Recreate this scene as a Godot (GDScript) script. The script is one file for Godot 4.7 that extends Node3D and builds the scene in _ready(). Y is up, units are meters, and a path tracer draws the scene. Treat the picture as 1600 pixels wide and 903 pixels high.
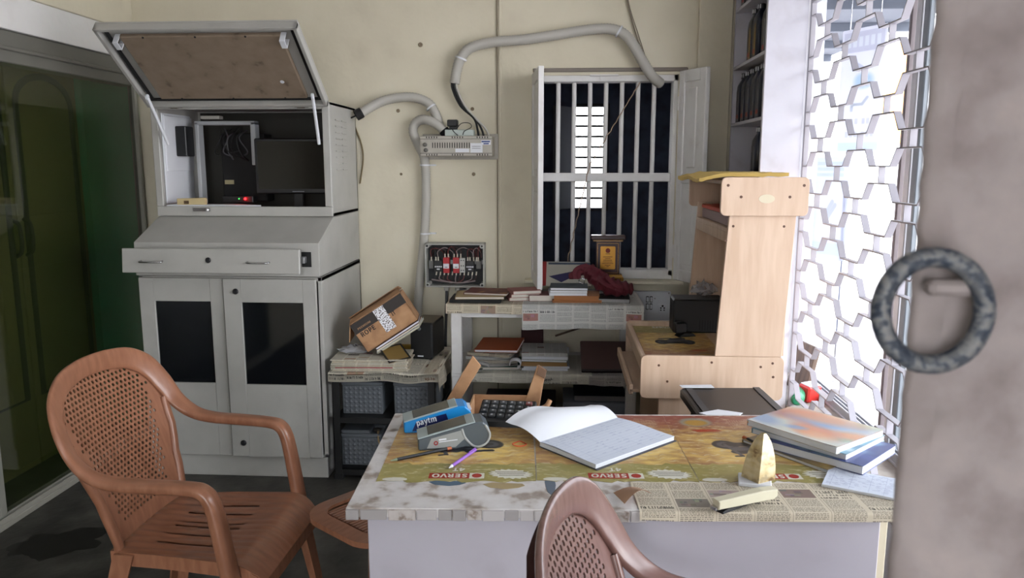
extends Node3D
# An office corner: control cabinet, desk, plastic chairs, shelves and a steel grille window.
var M := {}
var taken := {}
var tx := {}
var rng := RandomNumberGenerator.new()
const CY := 1.5

func _ready():
	rng.seed = 7
	# ---------- camera, sky, exposure ----------
	var cam := Camera3D.new()
	cam.name = "camera"
	add_child(cam)
	cam.position = Vector3(0, CY, 0)
	cam.rotation_degrees = Vector3(-9.16, 3.57, 0)
	var ph := CameraAttributesPhysical.new()
	ph.frustum_focal_length = 31.894
	ph.frustum_focus_distance = 2.6
	ph.exposure_aperture = 11.0
	ph.frustum_near = 0.05
	ph.frustum_far = 200.0
	cam.attributes = ph
	cam.fov = 41.24
	cam.current = true
	var env := Environment.new()
	env.tonemap_mode = Environment.TONE_MAPPER_LINEAR
	env.tonemap_exposure = 1.3
	env.background_mode = Environment.BG_SKY
	var skm := ProceduralSkyMaterial.new()
	skm.sky_top_color = Color(0.94, 0.965, 1.0)
	skm.sky_horizon_color = Color(0.99, 0.99, 0.99)
	skm.ground_bottom_color = Color(0.66, 0.66, 0.66)
	skm.ground_horizon_color = Color(0.8, 0.8, 0.8)
	var sky := Sky.new()
	sky.sky_material = skm
	env.sky = sky
	env.background_energy_multiplier = 9.0
	env.sdfgi_enabled = true
	env.ssao_enabled = true
	env.ssil_enabled = true
	var we := WorldEnvironment.new()
	we.name = "environment"
	we.environment = env
	add_child(we)
	make_textures()
	make_materials()
	build_room()
	build_back_window()
	build_grille()
	build_outside()
	build_partition()
	build_wall_fittings()
	build_cabinet()
	build_bottle_shelf()
	build_battery_rack()
	build_side_table()
	build_computer_desk()
	build_desk()
	build_desk_items()
	build_chairs()
	build_post()

# ---------- naming ----------
func numbered(n: String, p: Node) -> String:
	var k := str(p.get_instance_id()) + n
	if not taken.has(k):
		taken[k] = 0
		return n
	taken[k] += 1
	return "%s_%03d" % [n, taken[k]]

func tag(o: Node, label: String, category := "", group := ""):
	o.set_meta("label", label)
	if category != "": o.set_meta("category", category)
	if group != "": o.set_meta("group", group)
	return o

func thing(called: String, label: String, category: String, at := Vector3.ZERO, turn := 0.0, group := "") -> Node3D:
	var o := Node3D.new()
	o.name = numbered(called, self)
	add_child(o)
	o.position = at
	o.rotation.y = turn
	tag(o, label, category, group)
	return o

func node_of(called: String, mesh: Mesh, m: Material, parent: Node = self) -> MeshInstance3D:
	var o := MeshInstance3D.new()
	o.name = numbered(called, parent)
	o.mesh = mesh
	o.material_override = m
	parent.add_child(o)
	return o

func obj(called: String, s: SurfaceTool, m: Material, parent: Node = self) -> MeshInstance3D:
	s.generate_normals()
	return node_of(called, s.commit(), m, parent)

func struct(called: String, s: SurfaceTool, m: Material, parent: Node = self) -> MeshInstance3D:
	var o := obj(called, s, m, parent)
	o.set_meta("kind", "structure")
	return o

func copy_of(o: Node3D, label: String, at: Vector3, turn := 0.0, group := "") -> Node3D:
	var c: Node3D = o.duplicate()
	var n := str(o.name)
	if n.length() > 4 and n[-4] == "_" and n.right(3).is_valid_int(): n = n.left(-4)
	c.name = numbered(n, self)
	add_child(c)
	c.position = at
	c.rotation.y = turn
	c.set_meta("label", label)
	if group != "": c.set_meta("group", group)
	return c

# ---------- mesh helpers ----------
func S() -> SurfaceTool:
	var s := SurfaceTool.new()
	s.begin(Mesh.PRIMITIVE_TRIANGLES)
	s.set_smooth_group(-1)
	return s

func v(s: SurfaceTool, p: Vector3, uv := Vector2.ZERO):
	s.set_uv(uv)
	s.add_vertex(p)

func tri(s: SurfaceTool, a: Vector3, b: Vector3, c: Vector3, out: Vector3, ua := Vector2.ZERO, ub := Vector2.ZERO, uc := Vector2.ZERO):
	if (a - c).cross(a - b).dot(out) < 0.0:
		v(s, a, ua); v(s, c, uc); v(s, b, ub)
	else:
		v(s, a, ua); v(s, b, ub); v(s, c, uc)

func quad(s: SurfaceTool, a: Vector3, b: Vector3, c: Vector3, d: Vector3, out: Vector3, u0 := Vector2(0, 0), u1 := Vector2(1, 0), u2 := Vector2(1, 1), u3 := Vector2(0, 1)):
	tri(s, a, b, c, out, u0, u1, u2)
	tri(s, a, c, d, out, u0, u2, u3)

# a box with chamfered edges; its top face carries UVs 0..1 (u along x, v along z)
func box(s: SurfaceTool, c: Vector3, size: Vector3, ch := 0.0, xf := Transform3D.IDENTITY):
	var h := size * 0.5
	var B := xf.basis
	s.set_smooth_group(-1)
	var e := minf(ch, minf(h.x, minf(h.y, h.z)) * 0.95)
	for ax in 3:
		for sg in [-1.0, 1.0]:
			var n := Vector3.ZERO; n[ax] = sg
			var u := (ax + 1) % 3
			var w := (ax + 2) % 3
			if ax == 1: u = 0; w = 2
			if ax == 2: u = 0; w = 1
			if ax == 0: u = 2; w = 1
			var ps := []
			for k in [[-1, -1], [1, -1], [1, 1], [-1, 1]]:
				var p := Vector3.ZERO
				p[ax] = sg * h[ax]
				p[u] = k[0] * (h[u] - e)
				p[w] = k[1] * (h[w] - e)
				ps.append(xf * (c + p))
			quad(s, ps[0], ps[1], ps[2], ps[3], B * n)
	if e <= 0.0: return
	for ax in 3:
		var u := (ax + 1) % 3
		var w := (ax + 2) % 3
		for su in [-1.0, 1.0]:
			for sw in [-1.0, 1.0]:
				var ps := []
				for k in [[-1, 0], [1, 0], [1, 1], [-1, 1]]:
					var p := Vector3.ZERO
					p[ax] = k[0] * (h[ax] - e)
					p[u] = su * (h[u] - (e if k[1] == 1 else 0.0))
					p[w] = sw * (h[w] - (0.0 if k[1] == 1 else e))
					ps.append(xf * (c + p))
				var n := Vector3.ZERO; n[u] = su; n[w] = sw
				quad(s, ps[0], ps[1], ps[2], ps[3], B * n)
	for sx in [-1.0, 1.0]:
		for sy in [-1.0, 1.0]:
			for sz in [-1.0, 1.0]:
				var a := Vector3(sx * h.x, sy * (h.y - e), sz * (h.z - e))
				var b := Vector3(sx * (h.x - e), sy * h.y, sz * (h.z - e))
				var d := Vector3(sx * (h.x - e), sy * (h.y - e), sz * h.z)
				tri(s, xf * (c + a), xf * (c + b), xf * (c + d), B * Vector3(sx, sy, sz))

# box from its two corners
func bb(s: SurfaceTool, a: Vector3, b: Vector3, ch := 0.0, xf := Transform3D.IDENTITY):
	box(s, (a + b) * 0.5, (b - a).abs(), ch, xf)

func spline(pts: Array, n: int, closed := false) -> Array:
	var out := []
	var m := pts.size()
	var segs := m if closed else m - 1
	for i in segs:
		var p1: Vector3 = pts[i]
		var p2: Vector3 = pts[(i + 1) % m]
		var p0: Vector3 = pts[(i - 1 + m) % m] if closed or i > 0 else p1 * 2.0 - p2
		var p3: Vector3 = pts[(i + 2) % m] if closed or i + 2 < m else p2 * 2.0 - p1
		for k in n:
			out.append(p1.cubic_interpolate(p2, p0, p3, float(k) / n))
	if not closed: out.append(pts[m - 1])
	return out

# sweep a closed profile (x along side, y along up) through frames
func sweep(s: SurfaceTool, frames: Array, prof: PackedVector2Array, loop := false, caps := true, smooth := true, scales := []):
	var np := prof.size()
	var rings := []
	for i in frames.size():
		var f: Transform3D = frames[i]
		var k: Vector2 = scales[i] if scales.size() > 0 else Vector2.ONE
		var r := []
		for p in prof: r.append(f * Vector3(p.x * k.x, p.y * k.y, 0))
		rings.append(r)
	s.set_smooth_group(1 if smooth else -1)
	var nf := frames.size()
	for i in (nf if loop else nf - 1):
		var j := (i + 1) % nf
		var ci: Vector3 = frames[i].origin
		var cj: Vector3 = frames[j].origin
		for k in np:
			var l := (k + 1) % np
			var a: Vector3 = rings[i][k]
			var b: Vector3 = rings[i][l]
			var c: Vector3 = rings[j][l]
			var d: Vector3 = rings[j][k]
			var e2 := prof[l] - prof[k]
			var out: Vector3 = frames[i].basis * Vector3(e2.y, -e2.x, 0)
			quad(s, a, b, c, d, out, Vector2(float(k) / np, float(i) / nf), Vector2(float(k + 1) / np, float(i) / nf), Vector2(float(k + 1) / np, float(i + 1) / nf), Vector2(float(k) / np, float(i + 1) / nf))
	if caps and not loop:
		s.set_smooth_group(-1)
		var tr := Geometry2D.triangulate_polygon(prof)
		for e in [0, nf - 1]:
			var o: Vector3 = frames[e].origin - frames[1 if e == 0 else nf - 2].origin
			for k in range(0, tr.size(), 3):
				tri(s, rings[e][tr[k]], rings[e][tr[k + 1]], rings[e][tr[k + 2]], o)

func circle(r: float, n: int, ry := -1.0) -> PackedVector2Array:
	var out := PackedVector2Array()
	for k in n: out.append(Vector2(cos(TAU * k / n) * r, sin(TAU * k / n) * (r if ry < 0 else ry)))
	return out

func rrect(w: float, h: float, r: float, n := 4) -> PackedVector2Array:
	var out := PackedVector2Array()
	for c in [[1, 1, 0], [-1, 1, 1], [-1, -1, 2], [1, -1, 3]]:
		for k in n + 1:
			var a: float = (c[2] + float(k) / n) * PI / 2
			out.append(Vector2(c[0] * (w / 2 - r) + cos(a) * r, c[1] * (h / 2 - r) + sin(a) * r))
	return out

func path_frames(pts: Array, loop := false, up0 := Vector3.UP) -> Array:
	var out := []
	var n := pts.size()
	var up := up0
	for i in n:
		var t: Vector3
		if loop: t = pts[(i + 1) % n] - pts[(i - 1 + n) % n]
		else: t = pts[mini(i + 1, n - 1)] - pts[maxi(i - 1, 0)]
		t = t.normalized()
		if absf(up.dot(t)) > 0.98: up = Vector3.RIGHT if absf(t.x) < 0.9 else Vector3.BACK
		var sd := up.cross(t).normalized()
		up = t.cross(sd).normalized()
		out.append(Transform3D(Basis(sd, up, t), pts[i]))
	return out

func tube(s: SurfaceTool, pts: Array, r: float, n := 8, loop := false):
	sweep(s, path_frames(pts, loop), circle(r, n), loop)

func rod(s: SurfaceTool, a: Vector3, b: Vector3, r: float, n := 8):
	tube(s, [a, b], r, n)

# profile: pairs (radius, y)
func lathe(s: SurfaceTool, prof: Array, n := 20, xf := Transform3D.IDENTITY, smooth := true, sx := 1.0, sz := 1.0):
	for i in prof.size() - 1:
		var p: Vector2 = prof[i]
		var r: Vector2 = prof[i + 1]
		s.set_smooth_group(i + 2 if smooth else -1)
		for k in n:
			var a0 := TAU * k / n
			var a1 := TAU * (k + 1) / n
			var A := Vector3(cos(a0) * p.x * sx, p.y, sin(a0) * p.x * sz)
			var B := Vector3(cos(a1) * p.x * sx, p.y, sin(a1) * p.x * sz)
			var C := Vector3(cos(a1) * r.x * sx, r.y, sin(a1) * r.x * sz)
			var D := Vector3(cos(a0) * r.x * sx, r.y, sin(a0) * r.x * sz)
			var d := r - p
			var am := (a0 + a1) / 2
			var out := xf.basis * Vector3(cos(am) * d.y, -d.x, sin(am) * d.y)
			if p.x < 1e-6: tri(s, xf * A, xf * C, xf * D, out)
			elif r.x < 1e-6: tri(s, xf * A, xf * B, xf * C, out)
			else: quad(s, xf * A, xf * B, xf * C, xf * D, out)

# polygon in local xy, extruded along local z (centred), edges chamfered by ch
func prism(s: SurfaceTool, poly: PackedVector2Array, d: float, xf := Transform3D.IDENTITY, ch := 0.0, smooth := false, uvbox := Rect2()):
	var ccw := poly
	if Geometry2D.is_polygon_clockwise(poly):
		ccw = PackedVector2Array(poly)
		ccw.reverse()
	var inner := ccw
	var n := ccw.size()
	if ch > 0.0:
		inner = PackedVector2Array()
		for i in n:
			var p := ccw[i]
			var e1 := (p - ccw[(i - 1 + n) % n]).normalized()
			var e2 := (ccw[(i + 1) % n] - p).normalized()
			var n1 := Vector2(-e1.y, e1.x)
			var n2 := Vector2(-e2.y, e2.x)
			var m := (n1 + n2)
			m = m / maxf(m.dot(n1), 0.3)
			inner.append(p + m * ch)
	var tr := Geometry2D.triangulate_polygon(inner)
	var ub := uvbox
	if ub.size == Vector2.ZERO:
		ub = Rect2(ccw[0], Vector2.ZERO)
		for p in ccw: ub = ub.expand(p)
	var h := d * 0.5
	s.set_smooth_group(-1)
	for sg in [-1.0, 1.0]:
		for k in range(0, tr.size(), 3):
			var pp := []
			var uu := []
			for q in 3:
				var p := inner[tr[k + q]]
				pp.append(xf * Vector3(p.x, p.y, sg * h))
				var t := (p - ub.position) / ub.size
				uu.append(Vector2(t.x, 1.0 - t.y))
			tri(s, pp[0], pp[1], pp[2], xf.basis * Vector3(0, 0, sg), uu[0], uu[1], uu[2])
	for i in n:
		var j := (i + 1) % n
		var e := ccw[j] - ccw[i]
		var o := Vector3(e.y, -e.x, 0)
		s.set_smooth_group(3 if smooth else -1)
		quad(s, xf * Vector3(ccw[i].x, ccw[i].y, -h + ch), xf * Vector3(ccw[j].x, ccw[j].y, -h + ch), xf * Vector3(ccw[j].x, ccw[j].y, h - ch), xf * Vector3(ccw[i].x, ccw[i].y, h - ch), xf.basis * o)
		if ch > 0.0:
			for sg in [-1.0, 1.0]:
				quad(s, xf * Vector3(ccw[i].x, ccw[i].y, sg * (h - ch)), xf * Vector3(ccw[j].x, ccw[j].y, sg * (h - ch)), xf * Vector3(inner[j].x, inner[j].y, sg * h), xf * Vector3(inner[i].x, inner[i].y, sg * h), xf.basis * (o.normalized() + Vector3(0, 0, sg)))

# a surface from a function of u, v in 0..1, given a thickness along `thick`
func sheet(s: SurfaceTool, f: Callable, nu: int, nv: int, thick := Vector3.ZERO, up := Vector3.UP):
	var g := []
	for i in nu + 1:
		var row := []
		for j in nv + 1: row.append(f.call(float(i) / nu, float(j) / nv))
		g.append(row)
	for side in (2 if thick != Vector3.ZERO else 1):
		var o := thick * side
		s.set_smooth_group(5 + side)
		for i in nu:
			for j in nv:
				quad(s, g[i][j] + o, g[i + 1][j] + o, g[i + 1][j + 1] + o, g[i][j + 1] + o, up if side == 0 else -up, Vector2(float(i) / nu, float(j) / nv), Vector2(float(i + 1) / nu, float(j) / nv), Vector2(float(i + 1) / nu, float(j + 1) / nv), Vector2(float(i) / nu, float(j + 1) / nv))
	if thick == Vector3.ZERO: return
	s.set_smooth_group(-1)
	var mid: Vector3 = g[nu / 2][nv / 2]
	for i in nu:
		for j in [0, nv]: quad(s, g[i][j], g[i + 1][j], g[i + 1][j] + thick, g[i][j] + thick, g[i][j] - mid)
	for j in nv:
		for i in [0, nu]: quad(s, g[i][j], g[i][j + 1], g[i][j + 1] + thick, g[i][j] + thick, g[i][j] - mid)

func ry(deg: float) -> Basis: return Basis(Vector3.UP, deg_to_rad(deg))
func at(p: Vector3, b := Basis.IDENTITY) -> Transform3D: return Transform3D(b, p)
# basis whose z axis looks out of a horizontal sheet (print lies flat, reading towards +z when turn = 0)
func flat(turn := 0.0) -> Basis: return ry(turn) * Basis(Vector3.RIGHT, -PI / 2)

func text(words: String, height: float, xf: Transform3D, m: Material, parent: Node, called := "lettering", bold := false, width := 0.0, face := "Droid Sans") -> MeshInstance3D:
	var t := TextMesh.new()
	var f := SystemFont.new()
	f.font_names = PackedStringArray([face])
	if bold: f.font_weight = 700
	t.font = f
	t.text = words
	t.font_size = 32
	t.pixel_size = height / 24.0
	t.depth = 0.0004
	t.curve_step = 4.0
	var o := node_of(called, t, m, parent)
	var b := xf.basis
	if width > 0.0:
		var w: float = t.get_aabb().size.x
		if w > 0.0: b = b * Basis.from_scale(Vector3(width / w, 1, 1))
	o.transform = Transform3D(b, xf.origin)
	return o
# ---------- textures ----------
func noise_img(seed_: int, freq: float, n := 512, octaves := 4, kind := FastNoiseLite.TYPE_SIMPLEX_SMOOTH) -> Image:
	var f := FastNoiseLite.new()
	f.seed = seed_
	f.noise_type = kind
	f.frequency = freq
	f.fractal_octaves = octaves
	return f.get_seamless_image(n, n)

# noise between colours; stops: [[position, Color], ...]
func ramp_tex(seed_: int, freq: float, stops: Array, n := 512, octaves := 4) -> ImageTexture:
	var src := noise_img(seed_, freq, n, octaves)
	var g := Gradient.new()
	var offs := PackedFloat32Array()
	var cols := PackedColorArray()
	for s in stops:
		offs.append(s[0]); cols.append(s[1])
	g.offsets = offs; g.colors = cols
	var lut := []
	for k in 256: lut.append(g.sample(k / 255.0))
	var data := src.get_data()
	var im := Image.create(n, n, false, Image.FORMAT_RGB8)
	for y in n:
		for x in n:
			im.set_pixel(x, y, lut[data[y * n + x]])
	return ImageTexture.create_from_image(im)

func bump_tex(seed_: int, freq: float, n := 512, octaves := 4) -> ImageTexture:
	return ImageTexture.create_from_image(noise_img(seed_, freq, n, octaves))

func newspaper(seed_: int, w := 512, h := 512, tint := Color(0.80, 0.78, 0.71), ink := Color(0.36, 0.35, 0.34), pics := 3) -> ImageTexture:
	var r := RandomNumberGenerator.new()
	r.seed = seed_
	var im := Image.create(w, h, false, Image.FORMAT_RGB8)
	im.fill(tint)
	var cols := 6
	var cw := w / cols
	for c in cols:
		var y := 6
		while y < h - 8:
			var kind := r.randf()
			if kind < 0.13:
				var hh := r.randi_range(8, 15)
				var x := c * cw + 5
				while x < (c + 1) * cw - 8:
					# letter-like strokes: stems with a bar or a bowl
					var ww := r.randi_range(3, 6)
					var dk_ := ink.darkened(0.25)
					im.fill_rect(Rect2i(x, y, 2, hh), dk_)
					if r.randf() < 0.6: im.fill_rect(Rect2i(x, y + r.randi_range(0, 2) * (hh - 2) / 2, ww, 2), dk_)
					if r.randf() < 0.5: im.fill_rect(Rect2i(x + ww - 1, y + hh / 3, 2, hh - hh / 3), dk_)
					x += ww + 2 + (4 if r.randf() < 0.2 else 0)
				y += hh + 6
			elif kind < 0.13 + 0.025 * pics:
				var hh := r.randi_range(34, 60)
				var pc := Color.from_hsv(r.randf_range(0.0, 0.12), r.randf_range(0.1, 0.4), r.randf_range(0.4, 0.65))
				im.fill_rect(Rect2i(c * cw + 5, y, cw - 10, hh), pc)
				for k in 9:
					im.fill_rect(Rect2i(c * cw + 5 + r.randi_range(0, cw - 34), y + r.randi_range(0, hh - 14), r.randi_range(6, 22), r.randi_range(5, 13)), pc.lerp(Color.from_hsv(r.randf(), 0.25, r.randf_range(0.3, 0.7)), 0.4))
				y += hh + 6
			else:
				for k in r.randi_range(5, 12):
					var x := c * cw + 5
					while x < (c + 1) * cw - 7:
						var ww := r.randi_range(3, 9)
						im.fill_rect(Rect2i(x, y, mini(ww, (c + 1) * cw - 6 - x), 2), ink.lerp(tint, r.randf_range(0.15, 0.5)))
						x += ww + 2
					y += 4
					if y > h - 8: break
				y += 4
		if c > 0: im.fill_rect(Rect2i(c * cw, 4, 1, h - 8), ink.lerp(tint, 0.4))
	return ImageTexture.create_from_image(im)

func blob(im: Image, c: Vector2, r: Vector2, col: Color, soft := 0.5, ang := 0.0, strength := 1.0):
	var R := int(maxf(r.x, r.y)) + 1
	var ca := cos(ang)
	var sa := sin(ang)
	for y in range(maxi(0, int(c.y) - R), mini(im.get_height(), int(c.y) + R + 1)):
		for x in range(maxi(0, int(c.x) - R), mini(im.get_width(), int(c.x) + R + 1)):
			var d := Vector2(x, y) - c
			var q := Vector2(d.x * ca + d.y * sa, -d.x * sa + d.y * ca) / r
			var l := q.length()
			if l < 1.0:
				var a := clampf((1.0 - l) / maxf(soft, 0.01), 0.0, 1.0) * strength
				im.set_pixel(x, y, im.get_pixel(x, y).lerp(col, a))

func bar(im: Image, a: Vector2, b: Vector2, r: float, col: Color):
	var n := int(a.distance_to(b) / maxf(r * 0.6, 1.0)) + 1
	for k in n + 1:
		var p := a.lerp(b, float(k) / n)
		blob(im, p, Vector2(r, r), col, 0.3)

# an engine-oil poster, drawn the right way up: landscape with a motorcycle, brand strip along its top
func poster_tex(seed_: int) -> ImageTexture:
	var r := RandomNumberGenerator.new()
	r.seed = seed_
	var w := 360
	var h := 480
	var im := Image.create(w, h, false, Image.FORMAT_RGB8)
	var nz := FastNoiseLite.new()
	nz.seed = seed_
	nz.frequency = 0.012
	nz.fractal_octaves = 4
	var olive := Color(0.56, 0.53, 0.29)
	var yellow := Color(0.86, 0.74, 0.42)
	var brown := Color(0.55, 0.37, 0.25)
	var red := Color(0.54, 0.30, 0.24)
	for y in h:
		for x in w:
			var t := float(y) / h
			var n := nz.get_noise_2d(x, y * 2.4)
			var c: Color
			if t < 0.22 + n * 0.006: c = olive.lerp(Color(0.62, 0.57, 0.33), clampf(0.4 + n, 0, 1))
			else:
				var d := Vector2((x - w * 0.40) / (w * 0.80), (t - 0.44) / 0.42).length()
				c = yellow.lerp(brown, clampf(d * 0.85 + n * 0.55 - 0.12, 0, 1))
				if t > 0.72: c = c.lerp(red, clampf((t - 0.72) * 5.0 + n * 0.4, 0, 1))
			if nz.get_noise_2d(x * 1.6 + 900, y * 6.0) > 0.33: c = c.lerp(Color(0.82, 0.79, 0.70), 0.5)
			im.set_pixel(x, y, c)
	# the motorcycle on the poster
	var k1 := Color(0.12, 0.12, 0.14)
	var k2 := Color(0.30, 0.31, 0.34)
	for cx in [110.0, 240.0]:
		blob(im, Vector2(cx, 240), Vector2(36, 34), k1, 0.15)
		blob(im, Vector2(cx, 240), Vector2(24, 22), k2, 0.2)
		blob(im, Vector2(cx, 240), Vector2(10, 10), k1, 0.3)
	bar(im, Vector2(110, 240), Vector2(170, 200), 9, k1)
	bar(im, Vector2(170, 200), Vector2(225, 190), 14, k1)
	bar(im, Vector2(130, 250), Vector2(225, 245), 16, k1)
	bar(im, Vector2(240, 240), Vector2(215, 165), 6, k2)
	bar(im, Vector2(215, 165), Vector2(232, 160), 5, k1)
	bar(im, Vector2(150, 225), Vector2(215, 215), 16, k2)
	bar(im, Vector2(105, 195), Vector2(165, 190), 8, k1)
	# small print, product pack and oval at the foot
	for k in 16:
		var yy := 372 + (k % 8) * 9
		for x in range(30, 190, 7):
			if r.randf() < 0.8: im.fill_rect(Rect2i(x, yy, r.randi_range(3, 6), 3), Color(0.72, 0.62, 0.50))
	blob(im, Vector2(278, 420), Vector2(52, 42), Color(0.56, 0.53, 0.47), 0.25)
	blob(im, Vector2(278, 415), Vector2(38, 28), Color(0.68, 0.52, 0.24), 0.3)
	blob(im, Vector2(262, 350), Vector2(44, 12), Color(0.66, 0.24, 0.13), 0.2)
	return ImageTexture.create_from_image(im)

func art_tex(seed_: int, base: Color, cols: Array, w := 256, h := 320, n := 26, big := 1.0) -> ImageTexture:
	var r := RandomNumberGenerator.new()
	r.seed = seed_
	var im := Image.create(w, h, false, Image.FORMAT_RGB8)
	im.fill(base)
	for k in n:
		blob(im, Vector2(r.randf() * w, r.randf() * h), Vector2(r.randf_range(14, 80), r.randf_range(8, 46)) * big, cols[r.randi() % cols.size()], 0.6, r.randf() * PI, 0.75)
	return ImageTexture.create_from_image(im)

# a page ruled in a table with handwriting
func page_tex(seed_: int, w := 384, h := 512, rows := 24, ink := Color(0.36, 0.42, 0.62), fill := 0.62) -> ImageTexture:
	var r := RandomNumberGenerator.new()
	r.seed = seed_
	var paper := Color(0.80, 0.83, 0.88)
	var im := Image.create(w, h, false, Image.FORMAT_RGB8)
	im.fill(paper)
	for k in rows:
		var y := 24 + k * (h - 40) / rows
		im.fill_rect(Rect2i(8, y, w - 16, 1), paper.lerp(ink, 0.35))
		var x := 14
		while x < w - 30:
			var ww := r.randi_range(8, 34)
			if r.randf() < fill:
				for q in ww:
					var yy := y - 5 + int(sin(q * 1.3 + k) * 3.0 + r.randf_range(-2, 2))
					im.set_pixel(mini(x + q, w - 1), clampi(yy, 0, h - 1), paper.lerp(ink, 0.75))
					im.set_pixel(mini(x + q, w - 1), clampi(yy + 1, 0, h - 1), paper.lerp(ink, 0.45))
			x += ww + r.randi_range(4, 26)
	for x in [int(w * 0.1), int(w * 0.36), int(w * 0.62), int(w * 0.82)]:
		im.fill_rect(Rect2i(x, 20, 1, h - 30), paper.lerp(ink, 0.4))
	return ImageTexture.create_from_image(im)

func make_textures():
	tx.grain = bump_tex(3, 0.06, 512, 5)
	tx.fine = bump_tex(4, 0.15, 256, 3)
	tx.wall = ramp_tex(11, 0.008, [[0.0, Color(0.785, 0.755, 0.675)], [0.3, Color(0.82, 0.792, 0.71)], [0.6, Color(0.835, 0.808, 0.725)], [1.0, Color(0.85, 0.825, 0.75)]], 512, 6)
	tx.white = ramp_tex(12, 0.01, [[0.0, Color(0.80, 0.79, 0.78)], [0.35, Color(0.85, 0.845, 0.84)], [1.0, Color(0.87, 0.87, 0.865)]], 512, 5)
	tx.floor = ramp_tex(13, 0.012, [[0.0, Color(0.15, 0.15, 0.14)], [0.45, Color(0.23, 0.225, 0.21)], [0.7, Color(0.29, 0.285, 0.265)], [1.0, Color(0.38, 0.37, 0.35)]], 512, 6)
	tx.steel = ramp_tex(14, 0.01, [[0.0, Color(0.635, 0.63, 0.61)], [0.4, Color(0.665, 0.66, 0.64)], [1.0, Color(0.69, 0.685, 0.665)]], 512, 5)
	tx.beech = wood_tex(15, Color(0.80, 0.70, 0.61), Color(0.75, 0.64, 0.545))
	tx.plank = wood_tex(16, Color(0.42, 0.33, 0.26), Color(0.30, 0.23, 0.18))
	tx.stain = ramp_tex(17, 0.022, [[0.0, Color(0.52, 0.47, 0.43)], [0.24, Color(0.62, 0.575, 0.54)], [0.36, Color(0.74, 0.715, 0.695)], [0.5, Color(0.79, 0.775, 0.765)], [1.0, Color(0.825, 0.815, 0.81)]], 512, 6)
	tx.concrete = ramp_tex(18, 0.012, [[0.0, Color(0.43, 0.41, 0.40)], [0.35, Color(0.48, 0.46, 0.455)], [0.6, Color(0.515, 0.50, 0.495)], [1.0, Color(0.55, 0.53, 0.52)]], 512, 6)
	tx.news = newspaper(21)
	tx.news2 = newspaper(22, 512, 512, Color(0.74, 0.74, 0.72), Color(0.40, 0.40, 0.41), 1)
	tx.news3 = newspaper(23, 512, 512, Color(0.77, 0.73, 0.65), Color(0.36, 0.33, 0.30), 4)
	tx.poster = poster_tex(31)
	tx.poster2 = poster_tex(32)
	tx.poster3 = poster_tex(33)
	tx.card = ramp_tex(19, 0.02, [[0.0, Color(0.58, 0.43, 0.31)], [0.5, Color(0.68, 0.52, 0.38)], [1.0, Color(0.72, 0.57, 0.43)]], 256, 4)
	tx.chair = wood_tex(41, Color(0.59, 0.405, 0.31), Color(0.51, 0.34, 0.25), 0.25)
	tx.chair2 = wood_tex(42, Color(0.475, 0.36, 0.33), Color(0.42, 0.31, 0.285), 0.25)
	tx.page = page_tex(51, 512, 384, 13, Color(0.30, 0.36, 0.56), 0.34)
	tx.page2 = page_tex(52, 320, 256, 17, Color(0.16, 0.18, 0.40))
	tx.foil = ramp_tex(43, 0.07, [[0.0, Color(0.25, 0.2, 0.2)], [0.42, Color(0.45, 0.42, 0.42)], [0.5, Color(0.9, 0.9, 0.92)], [1.0, Color(0.75, 0.75, 0.77)]], 256, 3)

func wood_tex(seed_: int, a: Color, b: Color, stretch := 0.12) -> ImageTexture:
	var f := FastNoiseLite.new()
	f.seed = seed_
	f.frequency = 0.05
	f.fractal_octaves = 4
	var n := 256
	var im := Image.create(n, n, false, Image.FORMAT_RGB8)
	for y in n:
		for x in n:
			# wrap by blending the two ends
			var t := float(y) / n
			var q := float(x) / n
			var z0 := lerpf(f.get_noise_2d(x, y * stretch), f.get_noise_2d(x, (y - n) * stretch), t)
			var z1 := lerpf(f.get_noise_2d(x - n, y * stretch), f.get_noise_2d(x - n, (y - n) * stretch), t)
			im.set_pixel(x, y, a.lerp(b, clampf(0.5 + lerpf(z0, z1, q) * 1.6, 0, 1)))
	return ImageTexture.create_from_image(im)

# ---------- materials ----------
func mk(key: String, c: Color, rough := 0.6, metal := 0.0) -> StandardMaterial3D:
	var m := StandardMaterial3D.new()
	m.resource_name = key
	m.albedo_color = c
	m.roughness = rough
	m.metallic = metal
	m.cull_mode = BaseMaterial3D.CULL_DISABLED
	M[key] = m
	return m

func mt(key: String, t: Texture2D, rough := 0.6, scale := 1.0, tint := Color.WHITE, bump: Texture2D = null, depth := 0.1, world := false) -> StandardMaterial3D:
	var m := mk(key, tint, rough)
	m.albedo_texture = t
	m.uv1_triplanar = true
	m.uv1_world_triplanar = world
	m.uv1_scale = Vector3.ONE * scale
	if bump:
		m.heightmap_enabled = true
		m.heightmap_texture = bump
		m.heightmap_scale = depth
	return m

func mu(key: String, t: Texture2D, rough := 0.6, tint := Color.WHITE, scale := Vector3.ONE) -> StandardMaterial3D:
	var m := mk(key, tint, rough)
	m.albedo_texture = t
	m.uv1_scale = scale
	return m

# plain colours are looked up by value
func col(c: Color, rough := 0.6, metal := 0.0) -> StandardMaterial3D:
	var k := "c%s_%.2f_%.2f" % [c.to_html(), rough, metal]
	if not M.has(k): mk(k, c, rough, metal)
	return M[k]

func glow(c: Color, e: float) -> StandardMaterial3D:
	var k := "g%s_%.1f" % [c.to_html(), e]
	if not M.has(k):
		var m := mk(k, c, 0.4)
		m.emission_enabled = true
		m.emission = c
		m.emission_energy_multiplier = e
	return M[k]

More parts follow.
